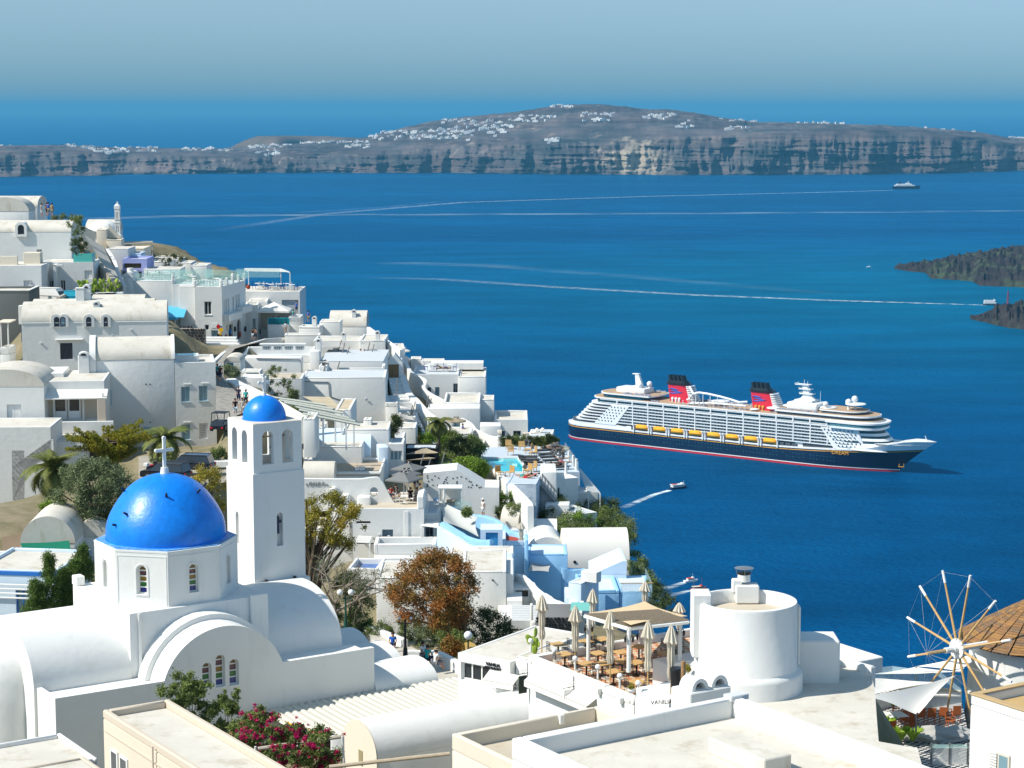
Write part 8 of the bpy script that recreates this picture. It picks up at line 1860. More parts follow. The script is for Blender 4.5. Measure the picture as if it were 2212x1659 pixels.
# bare tree
b=gpt(Ri(800,430),138);t=empty('bare_tree',b,0,'bare branching grey tree between bell tower and russet tree','tree');bm=NB_();tips=[];rng=random.Random(77);branches(bm,Vc((0,0,-.5)),Vc((-.1,0,1)),1.6,.17,6,tips,rng,.62,5,.0);branches(bm,Vc((0,0,.6)),Vc((.9,0,.5)).normalized(),1.5,.12,5,tips,rng,.5,5,.0);Fn('trunk',bm,mat('grey_bark',(.26,.22,.18),.95,.1),t,60)
tonecrown('twig_leaves',[(q,.3)for q in tips if rng.random()<.5],1800,.06,TAM,t,5)
blob('russet_tree','round russet and olive tree in front of the white houses',gpt(Ri(1890,650),131),(3.1,2.3,2.25),30000,.085,REDF,53,190,.48,.16,10,lean=(-2.1,1.5),el=1.9,gap=.12)
blob('dark_shrub','dark green shrub mound right of the russet tree trunk',gpt(Ri(1990,700),133),(2.3,1.5,1.35),15000,.07,DGRN,54,70,.42,0,0,'shrub')
blob('dark_shrub','dark shrub in the shade left of the russet tree trunk',gpt(Ri(1750,640),135),(1.6,1.2,1.0),8000,.07,DGRN,55,40,.4,0,0,'shrub')
for k,(x,y,Y,rx,rz,m_,lb)in enumerate(((1330,590,138,2.2,.6,OLV,'low wide shrub under the russet tree, left'),(1550,650,135,1.9,.8,TAM,'low wide shrub under the russet tree, middle'),(1760,740,128,1.3,.8,OLV,'low shrub beside the yellow rocks'),(1000,520,142,1.0,.7,GRN,'small bright shrub by the old lane wall'))):
 blob('low_shrub',lb,gpt(Ri(x,y),Y),(rx,1.0,rz),6000,.065,m_,70+k,30,.3,0,0,'shrub')
 # pool garden and hedges
for k,(x,y,Y,rx,ry,rz,m_,nm,lb)in enumerate(((900,1215,209,2.6,2,1.3,DGRN,'garden_tree','dense dark green tree between the tall palm and pool'),(1000,1130,212,1.5,1.3,.9,OLV,'garden_tree','olive green tree touching the pool wall'),(940,1360,203,2.5,1.4,.9,GRN,'garden_bush','bright yellow green bush below the dark tree'),(620,1080,219,1.7,1.0,.9,GRN,'garden_bush','bright green bush left of the tall palm'),(780,1000,224,1.4,1,.5,OLV,'garden_bush','light shrub under the lounge terrace'),(740,1290,207,1.4,1,.8,OLV,'garden_bush','low green plants at the foot of the tall palm'),(1090,1340,200,1.0,.8,.7,GRN,'garden_bush','bright green end of bush by the closed dark umbrella'),(420,960,227,.7,.6,.6,DGRN,'garden_bush','small dark shrub beside the stair foot'),(420,1010,225,1.0,.5,.3,REDF,'garden_bush','reddish flower bed above the lava wall'))):
 blob(nm,lb,gpt(Rf(x,y),Y),(rx,ry,rz),9000,.10,m_,80+k,60,.42,0,0,'tree' if 'tree' in nm else 'bush')
for k,(x0,x1,y,Y)in enumerate(((1335,1460,1035,231),(1470,1590,1032,231),(1610,1710,1030,230),(1710,1800,1035,230),(1800,1900,1005,229))):
 a,b_=at(Rf(x0,y),Y),at(Rf(x1,y),Y);cl=[(a.lerp(b_,i/9)-a+Vc((0,R.uniform(-.3,.3),R.uniform(.2,.95))),.36)for i in range(10)]*2;t=empty('hedge',a,0,('leftmost','second','third','fourth','rightmost')[k]+' clipped green hedge piece behind the pool','hedge','hedge behind the pool');tonecrown('foliage',cl,3500,.09,OLV if k%2 else DGRN,t,90+k)
 # cliff scrub
rng=random.Random(12);C_=[((950,1010,201,2.2),DGRN),((1120,1080,199,2.0),OLV),((1000,1180,196,1.8),DGRN),((1180,1230,194,1.7),TAM),((1340,1230,192,1.8),GRN),((1150,1330,191,1.8),TAM),((1300,1400,188,1.8),OLV),((1420,1420,187,1.2),GRN),((700,960,203,1.3),TAM),((560,870,206,1.1),OLV),((450,740,209,1.1),TAM),((900,1090,198,1.2),TAM),((1050,1290,193,1.3),GRN),((1400,1290,191,1.3),DGRN)]
for k,((x,y,Y,r),m_)in enumerate(C_):blob('cliff_shrub','scrubby cliff bush under the pool houses, '+('dark uppermost','rounded olive upper','dark middle','grey middle','vivid green by the iron steps','grey lower','olive lowest','vivid green lowest','grey by the rough wall','small by the white ramp top','topmost by the white ramp','tiny grey beside the dark one','green beside the ramp','dark next to the niche')[k],gpt(Rx(x,y+40),Y),(r,r*.9,r*.62),3200,.09,m_,100+k,26,.42,0,0,'shrub')
C2=[(1700,1010,203),(1770,1120,202),(1850,1230,200),(1700,1210,201),(1950,1330,198),(1860,1400,196),(1990,1450,195),(1770,1350,197),(1900,1500,193)]
for k,(x,y,Y)in enumerate(C2):blob('cliff_scrub','bushy green clump on the outer cliff edge, '+('highest','second highest','bulging over the sea','inner by the white stair','outermost upper','inner lower','outermost lower','low by the white wall','lowest behind the long vault')[k],gpt(Rx(x-30,y),Y),(2.0,1.8,1.0),4200,.09,(DGRN,OLV,OLV,DGRN,TAM,DGRN,OLV,DGRN,OLV)[k],130+k,34,.5,0,0,'shrub')
C3=[(1905,760,178),(1955,830,176),(1990,900,173),(2040,980,170),(2100,1080,166),(2150,1140,163),(2060,1060,166),(2190,1190,160)]
for k,(x,y,Y)in enumerate(C3):blob('cliff_scrub','scrub clump beside the blue house on the cliff, '+('first from the top','second','third','fourth','fifth','outermost low','tucked behind the wall','lowest')[k],gpt(Rh(x,y),Y),(1.1,1.2,1.1),2600,.08,(OLV,OLV,TAM,OLV,DGRN,DGRN,OLV,DGRN)[k],150+k,22,.4,0,0,'shrub')
for k,(p,Y,rx,rz,m_,lb)in enumerate(((Rx(170,1000),190,1.0,.7,DGRN,'dark green garden bush right of the dotted wall'),(Rx(300,1040),189,1.2,.7,OLV,'olive garden bush under the closed brown umbrella'),(Rx(430,1060),188,.9,.8,TAM,'spiky grey plant above the lava stone wall'),(Rx(180,880),193,1.1,.8,GRN,'light green bush by the white ramp'),(Rd(960,1350),221,1.9,1.7,OLV,'thin olive tree in front of the white hotel wall'),(Rd(1105,1370),218,.6,.5,TAM,'small dry shrub by the tan roof'),(Rd(450,1130),219,1.3,.5,TAM,'creeping plant over the path wall'),(Ra(628,470),262,1.1,1.9,OLV,'bushy green tree at the top of the stone wall'),(Ra(650,560),260,1.2,1.0,DGRN,'dark bush below the tree by the stone wall'),(Ra(545,310),283,1.9,.7,TAM,'grey scrub on the ridge by the blue dome tip'),(Ra(1445,675),300,1.9,1.0,DGRN,'round dark bush on a roof near the flagpole'),(Ri(1740,700),127,.5,.4,REDF,'little dry plants by yellow rocks'),(Rd(1130,1560),196,.5,.4,OLV,'small plant on the white ledge'),(Rg(1060,60),203,.5,.8,DGRN,'blue green agave like plant beside the red pot'),(Rh(370,190),178,.25,.15,OLV,'small green plant on the wall under the glass screen'))):
 blob('shrub',lb,gpt(p,Y),(rx,rx*.8,rz),3200,.085,m_,170+k,30,.33,0,0,'shrub')
 # bougainvillea in front of the church
def bougain(name,label,pts,Y,n,pink,r=.5,seed=1):
 rng=random.Random(seed);b=at(pts[0],Y);t=empty(name,b,0,label,'bougainvillea');cl=[];bm=NB_()
 for i,p in enumerate(pts):
  q=at(p,Y+rng.uniform(-.8,.8))-b
  for k in range(9):cl.append((q+Vc((rng.gauss(0,r*1.5),rng.gauss(0,r),rng.gauss(0,r*1.1))),r*rng.uniform(.5,1.2)))
  if i:Tb(bm,(q.x*.5,q.y,-.6),q,.025,.01,5)
 Fn('stem',bm,BARK,t);tonecrown('foliage',cl,n,.075,OLV,t,seed)
 if pink:tonecrown('blossom',[(c+Vc((rng.gauss(0,.16),-.1+rng.gauss(0,.1),.05+rng.gauss(0,.14))),rng.uniform(.05,.12))for c,rr in cl for _ in range(3)if rng.random()<.5],pink,.07,PINK,t,seed+1,1.1)
bougain('climbing_shrub','leafy reddish green climber in front of the church facade',[Rc(1560,1190),Rc(1480,1100),Rc(1600,1050),Rc(1700,1130),Rc(1640,1000),Rc(1560,980),Rc(1750,1220),Rc(1430,1080),Rc(1800,1330),Rc(1500,940)],95,13000,0,.22,3)
bougain('climbing_shrub','arching climber over the white wall beside the facade',[Rc(1900,1400),Rc(1850,1340),Rc(1960,1350),Rc(2050,1290),Rc(1880,1080),Rc(1920,1160),Rc(1860,1150),Rc(2100,1380)],94,6000,0,.16,4)
bougain('bougainvillea','pink flowering bougainvillea beside the beige house roof',[Rc(2000,1480),Rc(2080,1460),Rc(2150,1540),Rc(2200,1600),Rc(2050,1400),Rc(2150,1250),Ri(60,1460),Ri(120,1480)],90,11000,6500,.24,5)
bougain('bougainvillea','pink flowering bougainvillea under the yellow roof edge',[Ri(420,1370),Ri(350,1400),Ri(500,1360),Ri(620,1380),Ri(680,1400),Ri(250,1420),Ri(180,1280),Ri(100,1250)],92,12000,5600,.22,6)
bougain('bougainvillea','bright pink bougainvillea lowest by the wooden gate',[Ri(300,1580),Ri(220,1620),Ri(380,1560),Ri(450,1620),Ri(620,1500),Ri(700,1560),Ri(680,1640),Ri(560,1480),Ri(500,1560)],87,13000,9000,.24,7)
for k,(a,b_,Y,m_,r,lb)in enumerate(((Ri(150,1500),Ri(860,1395),88,CONC,.09,'grey rail behind the bougainvillea'),(Ri(740,1650),Ri(1740,1540),86,PALEWOOD,.09,'long tan rail in front of the barrel vault'),(Ri(128,1480),Ri(128,1580),87,WHITE,.045,'short white post among the bougainvillea'),(Ri(848,1400),Ri(868,1659),87,WHITE2,.05,'thin white post at the vault corner'))):
 A,B=at(a,Y),at(b_,Y);t=empty('rail',A,0,lb,'rail');bm=NB_();Tb(bm,(0,0,0),B-A,r,r,8);Fn('bar',bm,m_,t)
t=V('gate_wall','tan gate and white wall beside the bougainvillea',Ri(750,1400),Ri(862,0),90,Ri(0,1659),cat='wall',depth=.3,par=0,roof='none',m=WHITE2,down=3);t.box('gate_board',.05,-.06,0,t.W-.1,-.01,t.h-.9,PALEWOOD)
# cactus, pots
def cactus(name,label,base,s,seed,n=14,cat='cactus'):
 rng=random.Random(seed);t=empty(name,base,0,label,cat);P=[(Vc((0,0,0)),0)]
 me=box_mesh('pad',[],CACT);bm=NB_();BO_.create_icosphere(bm,subdivisions=2,radius=1,matrix=MT_((0,0,.9))@Matrix.Diagonal((.62,.16,1,1)));bm.to_mesh(me);bm.free();smooth(me,80);me.attributes.new('rnd','FLOAT','POINT').data.foreach_set('value',[rng.random()*.5 for _ in me.vertices])
 for i in range(n):
  q,g=rng.choice(P);
  if g>2:q,g=P[0]
  an=rng.uniform(-.9,.9);d=Vc((sin(an),rng.uniform(-.3,.3),cos(an)));o=link(NO_('pad',me),t);o.location=q*s;o.rotation_euler=(rng.uniform(-.3,.3),an,rng.uniform(0,3));o.scale=(s*.34,)*3;P.append((q+d*.55,g+1))
 return t
cactus('prickly_pear','prickly pear cactus on the white pier by the menu sign',RV.local(RV.W+.7,1.2,RV.h+.3),.75,3,16)
for k in range(6):
 b=gpt(Ra(660+k*58,905-3*k),255);cactus('prickly_pear',('leftmost','second','third','fourth','fifth','rightmost')[k]+' prickly pear in the planter row by the stone wall',b+Vc((0,0,.2)),1.15,20+k,12);
 t=empty('white_planter',b,0,('leftmost','second','third','fourth','fifth','rightmost')[k]+' white planter box below the stone wall','planter');bm=NB_();Bx(bm,-1.1,-.4,-.5,1.1,.4,.25,.03);Fn('box',bm,WHITE,t)
def pot(name,label,base,r,h,m,cat='pot'):
 t=empty(name,base,0,label,cat);bm=NB_();Lz(bm,[(0,0),(r*.6,0),(r,h*.45),(r*.95,h*.7),(r*.62,h*.92),(r*.72,h),(r*.6,h),(r*.5,h*.85),(0,h*.8)],20);Fn('body',bm,m,t);return t
b=gpt(Rg(1028,172),203);pot('red_pot','big round terracotta red pot with cactus on white terrace',b,.40,.62,TERRA)
t=empty('barrel_cactus',b+Vc((0,0,.55)),0,'shaggy columnar cactus growing from the red pot','cactus');bm=NB_();Lz(bm,[(.2,0),(.24,.4),(.3,.75),(0,.85)],10);Fn('stem',bm,mat('shaggy_cactus',(.22,.20,.08),.9,.1,vs=9,c2=(.12,.12,.04),bump=.05,bs=14),t)
pot('red_pot','small red ball shaped pot on the white cube by the tan roof',gpt(Rg(157,338),196),.14,.28,RED);pot('red_pot','red flower pot on the loggia house roof',gpt(Rd(640,232),297),.3,.6,TERRA)
pot('white_pot','white pot with yellow flowers on the restaurant parapet',gpt(Rj(1478,925),89.5),.17,.24,WHITE);bush('pot_flowers','yellow green flowers in the white pot on the parapet',gpt(Rj(1475,895),89.5),.17,.17,.3,YOL,500,.04,5,'flowers')
pot('white_pot','white pot with yellow conifer beside the round tower',gpt(Rj(1935,800),89.5),.17,.24,WHITE);bush('pot_conifer','small yellow conifer in a white pot beside the round tower',gpt(Rj(1935,770),89.5),.2,.2,.65,YOL,900,.04,6,'shrub')
# people
SKIN=mat('skin',(.42,.23,.15),.7,.3);HAIR=mat('dark_hair',(.03,.018,.012),.7,.3);
def cloth(n,c):return mat('cloth_'+n,c,.9,.1)
def skinmesh(name,vs,es,rs):
 me=bpy.data.meshes.new(name);me.from_pydata(vs,es,[]);o=NO_(name,me);col.objects.link(o)
 md=o.modifiers.new('s','SKIN');sd=o.modifiers.new('d','SUBSURF');sd.levels=1
 for i,r in enumerate(rs):v=me.skin_vertices[0].data[i];v.radius=(r,r);v.use_root=(i==0)
 dg=bpy.context.evaluated_depsgraph_get();m2=bpy.data.meshes.new_from_object(o.evaluated_get(dg));bpy.data.objects.remove(o);m2.name=name;m2.polygons.foreach_set('use_smooth',[True]*len(m2.polygons));return m2
def pose(J):
 """J: joint positions; returns body, shirt, trousers, hair meshes"""
 k=['pelvis','belly','chest','neck','head','crown','nose'];P=[J[q]for q in k];Rr=[.13,.12,.145,.055,.085,.095,.018];E=[(0,1),(1,2),(2,3),(3,4),(4,5),(4,6)]
 for s in('l','r'):
  n=len(P);P+=[J['sh'+s],J['el'+s],J['wr'+s],J['ha'+s]];Rr+=[.055,.042,.03,.036];E+=[(2,n),(n,n+1),(n+1,n+2),(n+2,n+3)]
  n=len(P);P+=[J['hp'+s],J['kn'+s],J['an'+s],J['to'+s]];Rr+=[.085,.058,.04,.035];E+=[(0,n),(n,n+1),(n+1,n+2),(n+2,n+3)]
 body=skinmesh('body',P,E,Rr)
 S=[J['belly'],J['chest'],J['shl'],J['ell'],J['shr'],J['elr'],J['pelvis']];S[3]=[(a+b)/2 for a,b in zip(J['shl'],J['ell'])];S[5]=[(a+b)/2 for a,b in zip(J['shr'],J['elr'])]
 shirt=skinmesh('shirt',S,[(0,1),(1,2),(2,3),(1,4),(4,5),(0,6)],[.145,.165,.075,.062,.075,.062,.15])
 tr=skinmesh('trousers',[J['pelvis'],J['hpl'],J['knl'],J['hpr'],J['knr']],[(0,1),(1,2),(0,3),(3,4)],[.155,.105,.075,.105,.075])
 c=J['crown'];bm=NB_();BO_.create_uvsphere(bm,u_segments=10,v_segments=7,radius=.115,matrix=MT_((c[0],c[1]+.025,c[2]-.01)));h=bpy.data.meshes.new('hair');bm.to_mesh(h);bm.free();return body,shirt,tr,h
def J_stand(w=0.0,arm=.1):
 return dict(pelvis=(0,0,.92),belly=(0,0,1.08),chest=(0,0,1.30),neck=(0,0,1.46),head=(0,-.02,1.56),crown=(0,0,1.64),nose=(0,-.11,1.57),shl=(-.18,0,1.38),ell=(-.24,w*.5,1.12),wrl=(-.25,-arm-w*.2,.90),hal=(-.25,-arm-.03-w*.2,.81),shr=(.18,0,1.38),elr=(.24,-w*.5,1.12),wrr=(.25,-arm,.92),har=(.25,-arm-.05,.83),hpl=(-.09,0,.86),knl=(-.10,-w,.48),anl=(-.10,-w*.7,.07),tol=(-.10,-w*.7-.14,.03),hpr=(.09,0,.86),knr=(.10,w*.4,.48),anr=(.10,w*1.3,.09),tor=(.10,w*1.3-.13,.03))
def J_sit():
 return dict(pelvis=(0,0,.5),belly=(0,0,.66),chest=(0,-.02,.88),neck=(0,-.03,1.03),head=(0,-.06,1.13),crown=(0,-.04,1.21),nose=(0,-.15,1.13),shl=(-.18,-.02,.96),ell=(-.23,-.1,.70),wrl=(-.15,-.32,.68),hal=(-.10,-.38,.68),shr=(.18,-.02,.96),elr=(.23,-.1,.70),wrr=(.15,-.32,.68),har=(.10,-.38,.68),hpl=(-.09,-.04,.48),knl=(-.11,-.44,.50),anl=(-.11,-.46,.08),tol=(-.11,-.60,.04),hpr=(.09,-.04,.48),knr=(.11,-.44,.50),anr=(.11,-.46,.08),tor=(.11,-.60,.04))
def J_lie():
 d={};
 for k,v in J_stand(.06).items():d[k]=(v[0],v[2]-.9,.14+(v[2]-.9)*(.35 if v[2]>1 else .0)-v[1]*.8)
 return d
POSE={'stand':pose(J_stand(0,.06)),'walk':pose(J_stand(.16,.1)),'sit':pose(J_sit()),'lie':pose(J_lie())}
CL=dict(white=(.75,.75,.73),navy=(.02,.03,.07),black=(.015,.015,.018),teal=(.02,.35,.33),blue=(.02,.12,.5),khaki=(.30,.24,.14),pale=(.45,.55,.62),grey=(.2,.2,.21),red=(.5,.02,.03),pink=(.6,.18,.2),skin=None,print=(.45,.42,.38))
def person(label,base,rz,ps='walk',top='white',bot='navy',hat=None,s=1.0,bag=None,group=None):
 t=empty('person',base,rz,label,'person',group);t.scale=(s,s,s);body,sh,tr,h=POSE[ps]
 def add(n,me,m):
  k_=(me.name,m.name)
  if k_ not in _cm:c=me.copy();c.materials.clear();c.materials.append(m);_cm[k_]=c
  link(NO_(n,_cm[k_]),t)
 add('body',body,SKIN)
 if top!='skin':add('shirt',sh,cloth(top,CL[top]))
 if bot!='skin':add('trousers',tr,cloth(bot,CL[bot]))
 add('hair',h,HAIR)
 if hat:
  c={'stand':(0,0,1.70),'walk':(0,0,1.70),'sit':(0,-.04,1.27),'lie':(0,.78,.4)}[ps];bm=NB_();Lz(bm,[(.2,0),(.12,.02),(.115,.1),(0,.12)],12,c);Fn('hat',bm,cloth(hat,CL.get(hat)or(.5,.4,.2)),t)
 if bag:bm=NB_();Bx(bm,-.15,.12,1.0,.15,.28,1.4,.04);Fn('backpack',bm,cloth(bag,CL[bag]),t)
 return t
_cm={}
for a in(('man in dark shirt and shorts walking down the stone path beside a woman in teal',Rd(540,1425),199,.1,'walk','navy','navy',None),('woman in teal top and white hat walking down the path',Rd(615,1455),197,-.1,'walk','teal','black','white'),('man in black shirt and pale shorts walking on the path',Rd(505,1555),192,.2,'walk','black','pale',None),('woman in long patterned dress behind the tower dome',Rd(580,1550),191,0,'walk','print','print',None),('woman in dark dress and pale hat standing at the path wall',Rd(350,1195),208,2.9,'stand','black','navy','pale'),('person with navy backpack standing behind the dark dressed woman',Rd(322,1180),210,2.6,'stand','teal','navy',None),('woman in dark top walking arm in arm past the shop side',Rd(688,765),280,2.8,'walk','black','pale',None),('shirtless man walking past the shop side',Rd(712,765),280,2.9,'walk','skin','navy',None),('woman in pale top climbing beside the cafe terrace wall',Rd(1027,700),283,3.0,'walk','pale','skin',None),('man in bright blue shirt and khaki shorts leaving beyond the cafe',Rd(1262,580),291,3.1,'walk','blue','khaki',None),('man in blue shirt standing in the loggia opening',Rd(1140,485),295,0,'stand','blue','navy',None),('woman in white dress standing at the ridge viewpoint',Ra(348,250),262,1.2,'stand','white','white',None),('person in black standing at the ridge viewpoint',Ra(392,245),263,2.8,'stand','black','black',None),('man in blue shirt standing at the ridge viewpoint',Ra(403,243),261,3.0,'stand','blue','khaki',None),('woman in olive top standing at the ridge viewpoint',Ra(433,250),260,2.9,'stand','khaki','khaki',None),('man in white shirt and cap on the ramp right of the dotted wall',Rg(1968,940),187,-.8,'stand','white','white','white'),('person in blue shirt standing among the cafe tables',Rg(1258,650),187,2.2,'stand','pale','navy',None)):
 person(a[0],gpt(a[1],a[2]),a[3],a[4],a[5],a[6],a[7])
SG='seated guests'
for k,(p,Y,rz,top,hat,lb)in enumerate(((Rd(1043,500),297,.4,'black',None,'guest in black seated in the loggia, left'),(Rd(1075,505),296.5,1.5,'grey',None,'guest in grey seated in the loggia, middle'),(Rd(1105,510),296,2.2,'teal',None,'guest in teal seated in the loggia, right'),(Rd(895,590),291,1.4,'navy',None,'guest in navy behind the turquoise railing, left'),(Rd(962,588),291,-1.4,'black',None,'guest in black behind the turquoise railing, right'),(Rg(1010,720),184,.7,'red',None,'guest in red seated under the grey parasols'),(Rg(1060,700),185,2.4,'black',None,'guest in black seated under the grey parasols'),(Rg(1215,735),183.5,.3,'black',None,'guest in black near the cafe parapet'),(Rg(1285,735),183.5,-.6,'print',None,'guest in patterned top near the cafe parapet'),(Rg(1310,690),185,1.9,'khaki',None,'guest in khaki at the right cafe table'),(Rg(1290,665),186,2.6,'white',None,'guest in white at the right cafe table'),(Rf(925,880),237,1.4,'blue',None,'man in blue seated on the small lounge terrace'),(Ri(1515,735),121,.9,'white',None,'woman in white sitting on the lane wall, left'),(Ri(1555,765),120,2.6,'teal',None,'person in teal top sitting on the lane wall'),(Ri(1625,800),118.5,2.2,'white','khaki','person in white with straw hat on the lane wall'),(Rd(1805,930),257,.3,'navy',None,'guest seated by the hotel poles, left'),(Rd(1845,935),257,-.3,'black',None,'guest seated by the hotel poles, right'),(Ri(1268,650),131,0,'blue',None,'man in pale blue shirt seated behind the low vaults'))):
 b=gpt(p,Y);person(lb,b-Vc((0,0,.35)),rz,'sit',top,'navy' if k%2 else 'grey',hat)
# pool furniture
def lounger_kit(m,m2):return[('frame',box_mesh('frame',[(-.32,-1.0,.22,.32,.95,.28)],m2)),('mattress',box_mesh('mattress',[(-.31,-1.0,.28,.31,.35,.40)],m,.04))]+[('leg',box_mesh('leg',[(x,y,0,x+.05,y+.05,.22)],m2))for x in(-.3,.25)for y in(-.9,.85)]
DG=mat('charcoal_cushion',(.07,.075,.08),.9,.1);lk=lounger_kit(DG,METAL);lk2=lounger_kit(CREAM,PALEWOOD);lk3=lounger_kit(mat('ochre_cushion',(.48,.31,.15),.9,.1),WOOD)
backs={}
def lounger(kit_,key,label,base,rz,m,up=.75,group=None):
 t=place(kit_,'sun_lounger',label,'sun lounger',base,rz,group)
 if key not in backs:bm=NB_();Bx(bm,-.31,0,0,.31,.72,.12,.04);me=bpy.data.meshes.new('backrest');bm.to_mesh(me);bm.free();me.materials.append(m);backs[key]=me
 o=link(NO_('backrest',backs[key]),t);o.location=(0,.33,.3);o.rotation_euler=(up,0,0);return t
def onp(p):return Oz(p,ZP+.01)
LG='charcoal loungers beside the pool'
for k,(x,y,rz,up)in enumerate(((1600,1170,1.62,.12),(1620,1200,1.62,.12),(1655,1228,1.62,.12),(1790,1100,-1.25,.8),(1810,1140,-1.25,.8),(1830,1170,-1.25,.8),(1860,1205,-1.25,.8),(1890,1240,-1.25,.8),(1930,1275,-1.25,.6),(1840,1070,-1.25,.7))):
 lounger(lk,'d','charcoal lounger '+('by the pool corner, farthest','by the pool corner, middle','by the pool corner, nearest','in the sea side row, second','in the sea side row, third','in the sea side row, fourth','in the sea side row, fifth','in the sea side row, sixth','in the sea side row, nearest','in the sea side row, farthest')[k],onp(Rf(x,y)),rz,DG,up,LG)
for k,(x,y,rz,top,bot)in enumerate(((1850,1100,-1.25,'skin','black'),(1950,1205,-1.25,'white','skin'),(1980,1245,-1.3,'pink','skin'),(1915,1270,-1.2,'black','black'),(1560,1385,1.3,'skin','teal'),(1600,1405,1.3,'skin','red'),(1640,1385,1.3,'pink','skin'))):
 person('sunbather lying '+('under the taupe parasol','on the sea side row with white top','on the sea side row with pink top','in black on the nearest sea side lounger','in teal trunks on the rounded terrace','in red trunks on the rounded terrace','in pink top on the rounded terrace')[k],onp(Rf(x,y))+Vc((0,0,.32)),rz+pi,'lie',top,bot)
wk=[('seat',box_mesh('seat',[(-.3,-.3,.38,.3,.3,.43)],OAK))]+[('slat',box_mesh('slat',[(-.3+k*.125,.28,.43,-.2+k*.125,.33,.95)],OAK))for k in range(5)]+[('leg',box_mesh('leg',[(x,y,0,x+.05,y+.05,.4)],OAK))for x in(-.3,.25)for y in(-.3,.25)]
for k,(x,y,rz)in enumerate(((1425,1125,0),(1408,1060,2.9),(1545,1075,2.9),(1610,1105,-1.8),(1655,1135,-1.2),(1310,1345,.6),(1415,1345,-.8),(1600,1320,-.9),(1650,1295,-1.1))):
 place(wk,'deck_chair','slatted wooden deck chair '+('nearest in the pair behind the pool','far one in the pair behind the pool','left of the striped umbrella','right of the striped umbrella, far','right of the striped umbrella, near','at the pool front, left','at the pool front, right','by the dark umbrella, left','by the dark umbrella, right')[k],'chair',onp(Rf(x,y)),rz,'wooden deck chairs round the pool',1.1)
for k,(x,y0,y1,Y,m_)in enumerate(((1822,905,1010,231,DCANVAS),(1858,935,1010,230,DCANVAS),(1590,945,1060,226,DCANVAS),(1650,1010,1120,219,DCANVAS),(1912,1000,1110,217,DCANVAS),(1940,1030,1150,215,DCANVAS),(1970,1065,1180,213,DCANVAS),(1588,1175,1290,209,DCANVAS),(1572,1215,1360,205,DCANVAS),(1043,1205,1380,200,DCANVAS))):
 closed_umbrella('closed_umbrella','closed dark brown umbrella '+('at the hedge end, left','at the hedge end, right','behind the pool by the hedge','beside the striped half open one','in the sea side row, farthest','in the sea side row, middle','in the sea side row, nearest','at the pool corner, far','at the pool corner, near','by the bright green bush')[k],Rf(x,y0),Rf(x,y1),Y,m_,'closed dark umbrellas',.24,METAL)
closed_umbrella('closed_umbrella','closed brown umbrella over the garden by the lava stone wall',Rh(847,95),Rh(845,270),189,DCANVAS,'closed dark umbrellas',.24,METAL)
closed_umbrella('closed_umbrella','closed cream umbrella on the blue plant terrace',Rh(880,265),Rh(872,500),175,CANVAS,None,.3,WOOD)
def open_umbrella(name,label,p,Y,r,h,m,base_drop=2.2,n=8,hub=.1):
 c=at(p,Y);t=empty(name,c-Vc((0,0,base_drop)),.3,label,'umbrella');bm=NB_();top=bm.verts.new((0,0,base_drop));E=[bm.verts.new((r*cos(2*pi*i/n),r*sin(2*pi*i/n),base_drop-h))for i in range(n)];F_=[bm.verts.new((r*cos(2*pi*i/n),r*sin(2*pi*i/n),base_drop-h-.12))for i in range(n)]
 for i in range(n):bm.faces.new((top,E[i],E[(i+1)%n]));bm.faces.new((E[i],F_[i],F_[(i+1)%n],E[(i+1)%n]))
 Fn('canopy',bm,m,t,8);bm=NB_();Tb(bm,(0,0,-.3),(0,0,base_drop+.1),.04);Fn('pole',bm,WOODW if m is GCANVAS else STEEL,t)
 for a in range(4):bm=NB_();Bx(bm,-.3,-.02,base_drop-.02,-.12,.02,base_drop+.12,0,Matrix.Rotation(a*pi/2,4,'Z'));Fn('vent_flap',bm,DCANVAS if m is GCANVAS else m,t)
 return t
open_umbrella('grey_parasol','large mid grey parasol over the cafe, front one',Rg(1145,470),183,1.75,.62,GCANVAS,2.2,4);open_umbrella('grey_parasol','large mid grey parasol over the cafe, rear one',Rg(1195,372),188,1.7,.5,GCANVAS,2.2,4)
open_umbrella('grey_parasol','mid grey parasol between the other two over the cafe',Rg(1175,440),186,1.4,.45,GCANVAS,2.2,4)
open_umbrella('taupe_parasol','wide taupe parasol over the sea side loungers',Rf(1880,1005),219,1.7,.45,TAUPE);open_umbrella('taupe_parasol','small taupe parasol on the lounge terrace behind the tall palm',Rf(860,735),240,1.2,.35,TAUPE);open_umbrella('white_parasol','lone white thatched parasol on the cliff edge against the sea',Rf(318,12),274,.85,.4,SAILW,1.1)
open_umbrella('striped_umbrella','half open dark umbrella with pale ribs behind the pool',Rf(1612,985),221,.55,1.1,DCANVAS,1.75)
for k,(x,y)in enumerate(((2028,1130),(2072,1178),(2105,1215),(1998,1255))):
 a=Oz(Rf(x,y+75),ZP-.1);t=empty('glass_post',a,0,('farthest','second','third','nearest')[k]+' white post of the glass rail on the sea side of the pool','post');bm=NB_();Tb(bm,(0,0,-.3),(0,0,1.25),.14,.14,12);Fn('shaft',bm,WHITE,t)
A,B=Oz(Rf(1985,1090),ZP),Oz(Rf(2125,1295),ZP);t=empty('glass_balustrade',A,0,'clear glass rail along the sea side of the pool deck','balustrade');d=B-A;bm=NB_();M=Matrix.Rotation(atan2(d.y,d.x),4,'Z');Bx(bm,0,-.02,0,d.length,.02,.95,0,M);Fn('pane',bm,GLAZE2,t);bm=NB_();Bx(bm,0,-.03,.95,d.length,.03,1.0,0,M);Fn('rail',bm,STEEL,t)
for k,(x,y)in enumerate(((1640,918),(1700,915))):lounger(lk2,'c','cream lounger above the hedge, '+('left','right')[k],gpt(Rf(x,y+5),249),-1.2,CREAM,.8)
